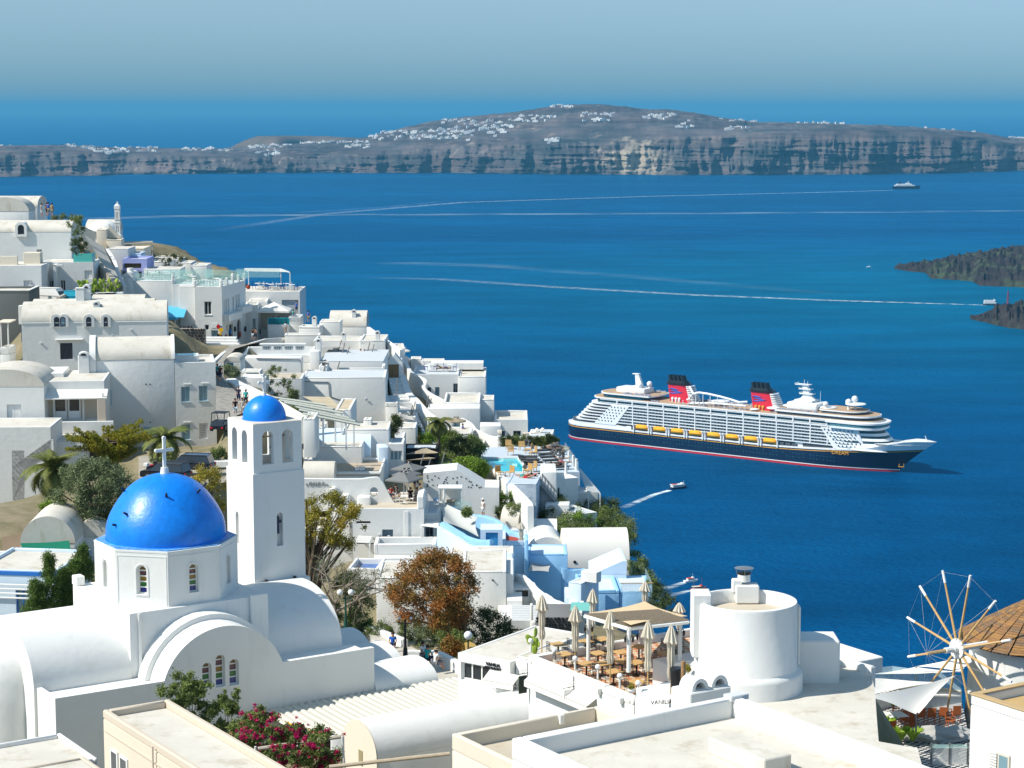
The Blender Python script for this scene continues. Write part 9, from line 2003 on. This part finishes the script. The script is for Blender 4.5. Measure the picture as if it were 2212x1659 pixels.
for k,(x,y)in enumerate(((700,212),(730,248))):lounger(lk3,'o','ochre lounger on the roof sun deck, '+('far','near')[k],Vc((at(Rf(x,y),267).x,268.5-k*2.6,F2.O.z+.02)),1.5,lk3[1][1].materials[0],.5)
# cafe chairs and tables (white), glass roof terrace furniture
wt=[('tabletop',box_mesh('tabletop',[(-.4,-.4,.70,.4,.4,.74)],WOODW)),('base',box_mesh('base',[(-.04,-.04,0,.04,.04,.7),(-.25,-.25,0,.25,.25,.03)],WOODW))]
wc=[('seat',box_mesh('seat',[(-.22,-.22,.42,.22,.22,.46)],WOODW)),('backrest',box_mesh('backrest',[(-.22,.2,.46,.22,.23,.95)],WOODW))]+[('leg',box_mesh('leg',[(x,y,0,x+.03,y+.03,.42)],WOODW))for x in(-.2,.17)for y in(-.2,.17)]
bc=[(n,me.copy())for n,me in wc]
for n,me in bc:me.materials[0]=mat('strong_blue_canvas',(.02,.06,.35),.8,.2)
gc=[(n,me.copy())for n,me in wc]
for n,me in gc:me.materials[0]=mat('pale_green_chair',(.42,.55,.50),.6,.3)
def furnish(b,z,n,rng,kits,lbl,grp,x0=.6,x1=None,y0=.9,y1=None,s=1.1):
 x1=x1 or b.W-.6;y1=y1 or b.D-1.2
 for i in range(n):
  x,y=x0+(x1-x0)*((i+.5)/n),rng.uniform(y0,y1);p=b.local(x,y,z);place(kits[0],'terrace_table','white table number %s from the left '%('one','two','three','four','five','six','seven','eight','nine')[i%9]+lbl,'table',p,b.r,grp[0],s)
  for k,(dx,dy,rz)in enumerate(((.6,0,-pi/2),(-.6,0,pi/2))):place(kits[1+(i+k)%(len(kits)-1)],'terrace_chair',('right hand chair of table ','left hand chair of table ')[k]+('one','two','three','four','five','six','seven','eight','nine')[i%9]+' '+lbl,'chair',b.local(x+dx,y+dy,z),b.r+rz,grp[1],s)
rng=random.Random(6)
furnish(S2,S2.h+.03,3,rng,(wt,gc),'on the glass roof terrace bay',('glass terrace tables','glass terrace chairs'));furnish(S3,S3.h+.03,4,rng,(wt,gc),'on the glass roof terrace corner',('glass terrace tables','glass terrace chairs'));furnish(S1,S1.h+.03,4,rng,(wt,gc),'on the glass roof terrace wing',('glass terrace tables','glass terrace chairs'))
furnish(S5,S5.h+.05,6,rng,(wt,wc,bc),'on the loggia house roof',('loggia roof tables','loggia roof chairs'),1.5,S5.W-.8,1.0,5)
furnish(G3,G3.h+.05,3,rng,(wt,wc),'on the cafe roof terrace',('cafe tables','cafe chairs'),G3.W-6,G3.W-1,1.2,6,.85);furnish(F2,F2.h+.04,2,rng,(wt,bc),'on the sun deck roof',('sun deck tables','sun deck chairs'),1,6,2,4)
# extra glass fences on the shop roof
for k,(x,y,w)in enumerate(((1.0,3.0,6),(3.0,5.5,7),(9,4.2,6),(13,6.5,6))):bm=NB_();Bx(bm,x,y,S1.h,x+w,y+.04,S1.h+1.2);S1.part('glass_balustrade',bm,GLAZE)
# satellite bits: pipes, boxes and small lamps on the plain walls
for b_,px in((H8,(Rd(1197,1190),Rd(1470,1195),Rd(1480,1340),Rd(1560,1370),Rd(1690,1400))),(H7b,(Rd(720,950),Rd(1170,962),Rd(1190,1000),Rd(1192,1130)))):
 pts=[b_.loc(p)for p in px];bm=NB_();Ptb(bm,[(min(b_.W,max(0,x)),-.05,z)for x,z in pts],.04,5);b_.part('pipe',bm,STEEL)
for b_,n in((H8,3),(H4,2),(H5,2),(F3,2),(B1,3),(F2b,2),(A4,2),(G3,2),(H6,2)):
 for i in range(n):x=b_.W*rng.uniform(.1,.9);z=b_.h*rng.uniform(.55,.85);bm=NB_();Bx(bm,x,-.12,z,x+.22,-.002,z+.16,.01);b_.part('wall_lamp',bm,GREYW)
for k,(b_,lb)in enumerate(((H4,'left awning pole block'),(H5,'right awning pole block'),(H1,'cliff edge vault'),(H3,'stepped parapet'),(H6b,'glazed panel pier'))):b_.chimney(b_.W*.6,.5,.9+.1*k,.6,z=b_.h-.2 if k!=2 else b_.h+.9)
for(b_,x0,z0,w,h_)in((H5,.35,.55,.8,1.0),(F3b,.5,.6,.9,1.1),(H8b,.3,.6,.6,.8)):x=b_.W*x0;z=b_.h*z0;bm=NB_();Bx(bm,x,-.05,z,x+w,-.002,z+h_);w_=b_.part('window',bm,WOODW);bm=NB_();Bx(bm,x+.08,-.06,z+.08,x+w-.08,-.051,z+h_-.08);Fn('pane',bm,GLASSL,w_)
# vehicles
def car(name,label,base,rz,L,W,Hh,m,cat='car',van=False,s=1.0):
 t=empty(name,base,rz,label,cat);t.scale=(s,s,s);h1=Hh*.55
 prof=[(-L/2,.25),(L/2,.25),(L/2,h1*.85),(L/2-.1,h1),(-L/2+.15,h1*.95),(-L/2,h1*.8)]
 bm=NB_();Pz(bm,prof,lambda p,q:Vc((p[0],-W/2+W*q,p[1])));BO_.bevel(bm,geom=bm.edges[:],offset=.06,segments=2,affect='EDGES');Fn('body',bm,m,t)
 r0,r1=(-L*.46,L*.22)if van else(-L*.42,L*.12);bm=NB_();A=[(-L/2+.1,h1),(L*.30 if not van else L*.38,h1),(r1,Hh),(r0,Hh)]
 va=[bm.verts.new((x,-W/2+(.04 if z<Hh-.1 else .16),z))for x,z in A];vb=[bm.verts.new((x,W/2-(.04 if z<Hh-.1 else .16),z))for x,z in A];bm.faces.new(va);bm.faces.new(vb[::-1]);[bm.faces.new((va[i],va[(i+1)%4],vb[(i+1)%4],vb[i]))for i in range(4)];BO_.bevel(bm,geom=bm.edges[:],offset=.04,segments=2,affect='EDGES');Fn('cabin',bm,m if van else GLASS,t)
 bm=NB_();Bx(bm,r0+.05,-W/2+.15,Hh-.01,r1-.02,W/2-.15,Hh+.03,.02);Fn('roof',bm,m,t)
 bm=NB_();A=[(L*(.38 if van else .30)+.02,h1+.04),(r1+.02,Hh-.06)];v=[bm.verts.new((A[0][0],s_*(W/2-.12),A[0][1]))for s_ in(-1,1)]+[bm.verts.new((A[1][0],s_*(W/2-.24),A[1][1]))for s_ in(1,-1)];bm.faces.new(v);Fn('windscreen',bm,GLASS,t)
 for x in(-L*.31,L*.31):
  for s_ in(-1,1):bm=NB_();Tb(bm,(x,s_*(W/2-.18),.32),(x,s_*(W/2+.02),.32),.32,.32,16);w=Fn('wheel',bm,METAL,t);bm=NB_();Tb(bm,(x,s_*(W/2+.02),.32),(x,s_*(W/2+.03),.32),.2,.2,12);Fn('rim',bm,STEEL,w)
 for s_ in(-1,1):bm=NB_();Bx(bm,L/2-.04,s_*W*.33-.15,h1*.65,L/2+.01,s_*W*.33+.15,h1*.85);Fn('headlight',bm,GLASSL,t);bm=NB_();Bx(bm,-L/2-.01,s_*W*.36-.1,h1*.65,-L/2+.04,s_*W*.36+.1,h1*.95);Fn('taillight',bm,RED,t);bm=NB_();Tb(bm,(r0+.1,s_*(W/2-.22),Hh+.05),(r1,s_*(W/2-.22),Hh+.05),.02,n=4);Fn('roof_rail',bm,METAL,t)
 return t
NAVY=mat('dark_navy_car_paint',(.012,.018,.035),.25,.5,coat=.6);
car('parked_car','dark navy estate car parked behind the big dome',gpt(Rb(1570,810),176),pi-.15,4.3,1.75,1.45,NAVY);car('parked_car','second dark car half hidden right behind the dome cross',gpt(Rb(1380,880),168),pi-.3,4.0,1.7,1.4,BLACK)
car('white_van','white van parked below the house with three doors',gpt(Ra(430,975),256),-.35,4.6,1.85,2.0,WHITE,'van',True);car('teal_car','bright teal car parked beside the prickly pears',gpt(Ra(655,965),253),-.1,3.6,1.6,1.5,TEAL,'car',True)
b=gpt(Rb(1835,470),188);t=car('beach_buggy','black open buggy with red lights at the corner of the white house',b,1.4,2.7,1.4,.9,BLACK,'buggy');bm=NB_()
for s_ in(-.6,.6):Ptb(bm,[(-1.1,s_,.7),(-.8,s_,1.65),(.5,s_,1.65),(1.0,s_,.8)],.04,6)
Bx(bm,-.8,-.65,1.63,.5,.65,1.69);Fn('roll_cage',bm,METAL,t)
b=gpt(Rb(1262,835),170);t=empty('scooter',b,-.4,'parked motor scooter with red seat left of the dark cars','scooter');bm=NB_();Bx(bm,-.2,-.7,.3,.2,.5,.7,.1);Bx(bm,-.22,.5,.4,.22,.62,1.05,.05);Tb(bm,(-.35,.55,1.1),(.35,.55,1.1),.03);Fn('body',bm,BLACK,t);bm=NB_();Bx(bm,-.16,-.6,.7,.16,.1,.82,.04);Fn('seat',bm,RED,t);bm=NB_();Bx(bm,-.2,-1.0,.75,.2,-.62,1.05,.05);Fn('top_case',bm,WHITE,t)
for y in(-.7,.7):bm=NB_();Tb(bm,(-.06,y,.25),(.06,y,.25),.25,.25,14);Fn('wheel',bm,METAL,t)
globe_lamp('street_lamp','dark green street lamp with two white globes by the nave vault',gpt(Ri(878,520),128),128/F*310*.2604,.19,mat('lamp_green',(.01,.07,.05),.5,.3),2)
b=gpt(Ri(1372,740),122);globe_lamp('street_lamp','ornate black lamp post in front of the russet tree',b,122/F*330*.2604,.08,METAL,2);globe_lamp('globe_lamp','single globe lamp on dark post by the yellow rocks',gpt(Ri(1893,695),117),117/F*110*.2604,.25,METAL)
Wst('yellow_rock_wall','yellow painted rock edging below the dark shrub','wall',Cpt([at(p,y)for p,y in((Ri(1665,600),131),(Ri(1780,600),130),(Ri(1850,610),128),(Ri(1930,680),122),(Ri(1960,700),120))],4),.5,mat('yellow_rock_paint',(.55,.36,.08),.9,.1,vs=3,c2=(.35,.26,.12)),1.2)
Wst('old_lane_wall','stained white wall along the lane beyond the low vaults','wall',[at(p,y)for p,y in((Ri(985,465),143),(Ri(1120,500),139),(Ri(1300,570),132),(Ri(1350,590),131))],.35,WHITE2,1.8)
Wst('lane_seat_wall','white lane wall where three people sit','wall',[at(p,y)for p,y in((Ri(1390,690),124),(Ri(1560,690),124),(Ri(1640,700),122),(Ri(1810,790),118))],.4,WHITE,1.5)
# windmill terrace
ZM=at(Rk(1600,1200),110).z
t=empty('mill_terrace',(at(Rk(1500,1200),110).x,110,ZM-8),0,'tiled bar terrace at the foot of the windmill','terrace')
tile=mat('black_white_tiles',(.6,.6,.58),.5,.3);N,L=nodes_of(tile);geo=N.new('ShaderNodeNewGeometry');ck=N.new('ShaderNodeTexChecker');ck.inputs['Scale'].default_value=4.5;ck.inputs['Color1'].default_value=(.02,.02,.025,1);ck.inputs['Color2'].default_value=(.62,.62,.60,1);L.new(geo.outputs['Position'],ck.inputs[0]);L.new(ck.outputs[0],N['Principled BSDF'].inputs['Base Color'])
floorpoly(t,'floor',[Rk(1010,1100),Rk(1000,960),Rk(1330,930),Rk(1790,1000),Rk(1850,1300),Rk(1840,1500),Rk(1500,1500),Rk(1200,1290)],ZM,tile,8)
def mloc(p,dz_=.0):return Oz(p,ZM+dz_)-Vc(t.location)
def mstrip(nm,pts,h0,h1,th,m,tt=None):
 P=[Oz(p,ZM)for p in pts]
 for a,b in zip(P[:-1],P[1:]):
  d=b-a;bm=NB_();Bx(bm,0,-th/2,h0,d.length,th/2,h1,0,MT_(a-Vc((t.location if tt is None else tt.location)))@Matrix.Rotation(atan2(d.y,d.x),4,'Z'));Fn(nm,bm,m,tt or t)
mstrip('parapet',[Rk(1090,1120),Rk(1320,1065),Rk(1500,1072),Rk(1790,1080)],-.5,.75,.35,WHITE);mstrip('parapet',[Rk(1000,975),Rk(1330,945),Rk(1790,1010)],0,.4,.3,CREAM)
mstrip('glass_pane',[Rk(1000,975),Rk(1330,945),Rk(1790,1010)],.4,1.3,.03,GLAZE2);mstrip('bar_counter',[Rk(1330,1075),Rk(1780,1078)],.75,.82,.7,WHITE)
t2=empty('glass_screen',Oz(Rk(1100,1200),ZM),0,'angled green glass screen left of the windmill terrace','screen');mstrip('pane',[Rk(1020,1120),Rk(1130,1210),Rk(1225,1300)],-.6,1.5,.04,GLAZE,t2)
t3=empty('lattice_screen',Oz(Rk(1600,1470),ZM),0,'white diagonal lattice screen with green glass top below the mill','screen');w_=Oz(Rk(1590,1460),ZM)-Vc(t3.location);w2=Oz(Rk(1840,1470),ZM)-Vc(t3.location);n_=26
hh=102/F*.3229*130
for i in range(n_*2):
 s_=i%2;x0=w_.x+(w2.x-w_.x)*(i//2)/n_;x1=min(w2.x,max(w_.x,x0+(.85 if s_ else-.85)*hh));bm=NB_();Tb(bm,(x0,w_.y,0),(x1,w_.y,abs(x1-x0)/.85),.018,.018,4);Fn('lath',bm,WOODW,t3)
bm=NB_();Bx(bm,w_.x,w_.y-.25,hh,w2.x,w_.y+.3,hh+.05);Fn('glass_shelf',bm,GLAZE,t3)
for f in(0,.5,1):bm=NB_();x=w_.x+(w2.x-w_.x)*f;Bx(bm,x-.05,w_.y-.04,-.8,x+.05,w_.y+.04,hh+.2);Fn('post',bm,STEEL,t3)
OR=mat('orange_brown_rattan',(.40,.11,.03),.7,.3);oc=[(n,me.copy())for n,me in wc]
for n,me in oc:me.materials[0]=OR
oc+=[('armrest',box_mesh('armrest',[(x,-.2,.62,x+.03,.22,.66),(x,-.2,.4,x+.03,-.17,.62)][:2],OR))for x in(-.24,.21)]
for k,(x,y,rz)in enumerate(((1465,1180,3.1),(1520,1185,3.1),(1590,1185,3.1),(1670,1180,3.0),(1755,1170,3.2),(1360,1165,1.5),(1395,1185,1.4),(1425,1215,.4),(1345,1290,.3),(1450,1250,-.8),(1720,1215,1.0))):place(oc,'rattan_chair','orange brown rattan chair on the mill terrace, '+('first along the bar','second along the bar','third along the bar','fourth along the bar','nearest the mill wall','behind the white table','right behind the white table','right of the white table','in front by the banana plant','centre of the floor','beside the folded cover')[k],'chair',Oz(Rk(x,y),ZM+.02),rz,'rattan chairs on the mill terrace',1.0)
place(wt,'white_table','square white table under the shade sails by the mill','table',Oz(Rk(1350,1235),ZM+.02),.3,None,1.3)
for k,(px,Ys,sg)in enumerate((([Rk(1175,855),Rk(1490,803),Rk(1800,838),Rk(1500,850)],(118,119,112,113),.05),([Rk(1490,800),Rk(1870,720),Rk(1870,770),Rk(1800,838)],(119,114,112,112),.1),([Rk(1075,862),Rk(1300,885),Rk(1640,905),Rk(1165,1000)],(112,114,112,105),.25),([Rk(1150,1003),Rk(1760,858),Rk(1500,1125)],(104,112,104),.3))):
 sail('shade_sail','white shade sail by the windmill, '+('thin far one over the sea','one tied to the mill','long left one on leaning poles','front triangular one')[k],px,Ys,SAILW,sg,12)
for k,(a,b_,Y)in enumerate(((Rk(1155,1140),Rk(1072,862),108),(Rk(1228,1270),Rk(1148,1000),103),(Rk(1490,1240),Rk(1488,1120),105),(Rk(1492,940),Rk(1492,800),118))):pole('sail_pole',('leftmost leaning','second leaning','upright front','short far')[k]+' steel pole holding the white sails by the mill',a,b_,Y,Y,.05,STEEL)
BAN=Lmat('banana_leaf_green',(.28,.42,.03),(.14,.26,.02))
def banana(lb,base,s,seed):
 rng=random.Random(seed);q=empty('banana_plant',base,0,lb,'plant')
 for i in range(11):
  vs_,fs_=[],[];a=i*2.4;
  for j in range(7):f=j/6;r=.1+f*.55;z=.25+1.2*f-.55*f*f;w=.17*sin(pi*min(1,f*.9+.08));vs_+=[(r*cos(a)-w*sin(a),r*sin(a)+w*cos(a),z+.03),(r*cos(a),r*sin(a),z-.03),(r*cos(a)+w*sin(a),r*sin(a)-w*cos(a),z+.03)]
  for j in range(6):b=j*3;fs_+=[(b,b+1,b+4,b+3),(b+1,b+2,b+5,b+4)]
  o=pydata('leaf',vs_,fs_,BAN,q);o.data.attributes.new('rnd','FLOAT','POINT').data.foreach_set('value',[rng.random()]*len(vs_));o.scale=(s,s,s)
banana('banana plant in front of the white table by the mill',Oz(Rk(1275,1265),ZM),1.1,1);banana('low banana plant at the terrace edge, left one',Oz(Rk(1385,1325),ZM),.95,2);banana('low banana plant at the terrace edge, right one',Oz(Rk(1465,1325),ZM),.95,3);banana('potted plant behind the white table by the mill',Oz(Rk(1335,1085),ZM+.7),.6,4)
q=Oz(Rk(1640,1290),ZM);o=blob('folded_cover','crumpled folded beige sail cover on the mill terrace',q,(1.6,.7,.35),10,.1,BAN,5,3,.1,0,0,'cover');bpy.data.objects.remove(o.children[0]);bm=NB_();BO_.create_icosphere(bm,subdivisions=4,radius=1)
for v in bm.verts:v.co=Vc((v.co.x*1.9,v.co.y*.7,v.co.z*.5+.2))*(1+.35*noise.noise(v.co*2.2))
Fn('cloth',bm,SAILG,o,20)
# long pergola and tan roofs below the hotel
for k,(a,b_,Y0,Y1)in enumerate(((Rd(860,1350),Rd(1440,1435),205,206),(Rd(960,1385),Rd(1515,1475),202,203),(Rd(1010,1410),Rd(1620,1520),199,200),(Rd(1120,1455),Rd(1680,1570),196,197),(Rd(1165,1485),Rd(1745,1605),193,194),(Rd(1205,1525),Rd(1800,1640),190,191),(Rd(840,1335),Rd(1240,1560),205,189))):
 A,B=at(a,Y0),at(b_,Y1)
 if k==0:t=empty('long_pergola',A-Vc((0,0,2.5)),0,'long cream beam pergola on white posts behind the bell tower','pergola')
 o_=Vc(t.location);bm=NB_();Tb(bm,A-o_,B-o_,.13,.13,4);Fn('beam',bm,mat('cream_beam',(.62,.63,.54),.7,.2),t)
 for f in((.35,.75)if k%2 else(.98,)):q=A.lerp(B,f)-o_;bm=NB_();Bx(bm,q.x-.08,q.y-.08,q.z-2.6,q.x+.08,q.y+.08,q.z-.1);Fn('post',bm,WOODW,t)
TAN=mat('tan_sloping_screed',(.60,.52,.38),.92,.1,vs=.8,c2=(.46,.38,.25))
sheet('tan_roof',[Rd(1200,1345),Rd(1480,1350),Rd(1640,1500),Rd(1350,1420)],(214,214,203,207),TAN,'tan screed slope below the hotel wall')['kind']='structure'
for a in(('tan_roof_house','tan roofed sloping block below the hotel wall, right part',Rd(1540,1480),Rd(1700,0),204,Rd(0,1590),'house',8,TAN),('pale_terrace','pale terrace floor with steel rails under the long pergola',Re(925,480),Re(1540,0),196,Re(0,620),'terrace',9,ROOFW),('pergola_side_house','small white house end under the long pergola',Rd(1210,1575),Rd(1330,0),188,Rd(0,1700),'house',4,ROOFW),('white_hut_chimney','white dome topped oven chimney right of the tan roofs',Re(1558,200),Re(1640,0),203,Re(0,300),'chimney',1.5,ROOFW),('low_white_house','low white house with angled roof light behind the red pot',Re(1350,300),Re(1820,0),200,Re(0,420),'house',5,ROOFW),('white_patio_wall','white wall left of the long pergola facing the path',Re(925,285),Re(1150,0),201,Re(0,400),'wall',4,ROOFW),('white_garden_house','white garden house wall between pergola and skylight roof',Rg(108,345),Rg(190,0),194,Rg(0,420),'house',3,ROOFW),('dark_lounge_block','dark lava block wall under the taupe sails',Rg(1142,225),Rg(1500,0),203,Rg(0,420),'wall',3,ROOFG),('white_step_house','white terraced block between cactus terrace and stairs',Rf(260,840),Rf(440,0),218,Rf(0,1000),'house',4,ROOFW),('lounge_terrace','small lounge terrace with tan cushions above the garden',Rf(730,900),Rf(1020,0),233,Rf(0,1050),'terrace',5,ROOFW),('garden_retaining_wall','white retaining wall behind the garden below the stairs',Rf(380,1000),Rf(1060,0),226,Rf(0,1150),'wall',2,ROOFW),('white_infill_house','plain white house behind the yellow tree and slatted porch',Rg(120,840),Rg(610,0),186,Rg(0,1100),'house',3,ROOF),('plain_white_house','large plain pale wall behind the russet tree',Rg(860,1560),Rg(1650,0),158,Rg(0,1900),'house',6,ROOFW)):
 V(a[0],a[1],a[2],a[3],a[4],a[5],cat=a[6],depth=a[7],par=.15,rm=a[8],m=(mat('black_rock',())if 'dark' in a[0]else WHITE))
for k,(px,Y)in enumerate((([Rg(1142,290),Rg(1370,212),Rg(1510,272)],(200,204,198)),([Rg(1145,352),Rg(1400,312),Rg(1480,325)],(197,200,196)))):sail('taupe_sail',('upper','lower')[k]+' taupe shade sail left of the tall palm',px,Y,TAUPE,.2)
for k,(a,b_)in enumerate(((Rg(1385,455),Rg(1425,330)),(Rg(1320,390),Rg(1355,285)),(Rg(1520,455),Rg(1565,275)))):pole('sail_pole',('left','short','right')[k]+' leaning steel pole under the taupe sails',a,b_,196,196,.05,STEEL)
# stone walls and cream walls by the upper path
s1=Wst('stone_retaining_wall','dark lava stone wall with concrete cap behind the prickly pears','wall',[at(p,y)for p,y in((Ra(500,915),250),(Ra(620,858),256),(Ra(790,797),259),(Ra(975,768),262))],.5,CONC,.3)
a,b_=at(Ra(500,920),250),at(Ra(982,772),262);o=V('rubble_wall','rubble face of dark lava stones below the concrete cap',Ra(630,862),Ra(985,0),258.5,Ra(0,900),cat='wall',depth=.4,par=0,roof='none',m=MORTAR,rot=6,down=2)
stone_wall('','',o,.1,o.W-.1,.2,o.h+.4,size=.42,seed=6,shape=lambda x,z:z<o.h-.25+x*.16);bm=NB_();Pz(bm,[(0,o.h),(o.W,o.h),(o.W,o.h+1.3)],lambda p,t_:Vc((p[0],.02+.3*t_,p[1])));o.part('wall_top',bm,MORTAR)
Wst('stone_parapet','concrete capped lava parapet climbing to the ridge','wall',[at(p,y)for p,y in((Ra(968,765),262),(Ra(850,640),270),(Ra(700,490),280),(Ra(668,390),290))],.6,CONC,1.6)
Wst('cream_path_wall','cream plastered wall with niche along the upper steps','wall',[at(p,y)for p,y in((Ra(640,300),298),(Ra(720,340),300),(Ra(790,372),302))],.4,CREAM,3.2)
Wst('white_path_wall','white curving wall right of the upper steps','wall',Cpt([at(p,y)for p,y in((Ra(870,515),292),(Ra(925,600),284),(Ra(960,700),276),(Ra(1020,830),268))],4),.5,WHITE,1.8)
sheet('upper_path',[Ra(700,400),Ra(860,500),Ra(1000,790),Ra(930,770)],(292,292,264,264),mat('cream_lane',()),'cream concrete steps path climbing to the ridge')
N3=V('shop_stone_wall','dark lava retaining wall below the blue awning',Ra(1385,1180),Ra(1700,0),268,Ra(0,1340),cat='wall',depth=1,par=0,roof='none',m=MORTAR,down=2);stone_wall('','',N3,.05,N3.W-.05,.3,N3.h+.8,size=.45,seed=8,shape=lambda x,z:z<N3.h+.6-x*.10)
# far village houses
rng=random.Random(99);IW=mat('far_whitewash',(.80,.79,.76),.9,.1);me_=[box_mesh('walls',bx_,IW)for bx_ in([(-7,-5,-4,7,5,5)],[(-9,-5,-4,4,5,4),(4,-4,-4,10,4,7)],[(-5,-5,-4,5,5,7),(5,-3,-4,12,5,3.5)],[(-14,-5,-4,14,5,5),(-6,-4,5,3,4,9)])]
CLU=[((0,213),(60,224),2,6),((290,220),(335,240),6,8),((360,232),(570,262),36,10),((595,226),(680,252),12,8),((790,238),(1010,250),16,7),((1075,222),(1260,240),18,7),((1110,248),(1215,270),10,6),((1300,210),(1600,216),24,7),((1490,222),(1600,236),10,5)]
CL2=[((1600,160),(2050,200),70,14),((1900,110),(2212,160),40,12),((2090,140),(2180,185),14,8)]
CR=[((0,95),(190,122),16,8),((160,45),(270,62),8,4),((295,85),(440,118),16,8),((560,90),(700,112),18,6),((715,112),(775,155),8,6),((915,145),(1025,158),9,5),((880,108),(1070,122),6,4),((1220,122),(1440,132),8,3),((145,190),(200,215),6,6),((1760,145),(1990,165),4,3),((2130,186),(2212,192),6,3)]
nm_=0
PL=iter(('at the far left end of the cliff rim','on the rim above the left headland','in the hotel cluster on the left rim','in the dense block right of the left hotel','in the long low row on the left rim','under the low brown headland','in the small terrace below the rim at left','along the ridge line left of the town','just below the left end of the town','in the dense main town on the slope','in the upper right part of the main town','at the lower right edge of the main town','in the cluster below the summit','on the very summit of the island','in the cluster right of the summit','in the row high on the right shoulder','stepping down the gully right of the summit','on the ring road terrace','scattered above the ring road','on the flat ridge at right','in the lone cluster low on the left slope','on the far right ridge','at the extreme right end of the rim'))
for tab,f in((CLU,Ro),(CL2,Ro),(CR,Rp)):
 for(p0,p1,n,sp)in tab:
  pl=next(PL)
  for i in range(n):
   s_=(i+rng.random())/n;u,v=f(p0[0]+(p1[0]-p0[0])*s_,p0[1]+(p1[1]-p0[1])*rng.random());best=None
   for k in range(46):
    q=island_point(u,.5+k*.0108);e=abs(proj(q)[1]-v)
    if best is None or e<best[0]:best=(e,q)
   o=link(NO_('far_house',rng.choice(me_)),None);o.location=best[1]+Vc((0,-8,1));o.rotation_euler.z=rng.uniform(-.4,.4);o.scale=(rng.uniform(.7,1.35),)*2+(rng.uniform(.8,1.3),)
   tag(o,'tiny white island house '+pl,'house','far houses '+pl)
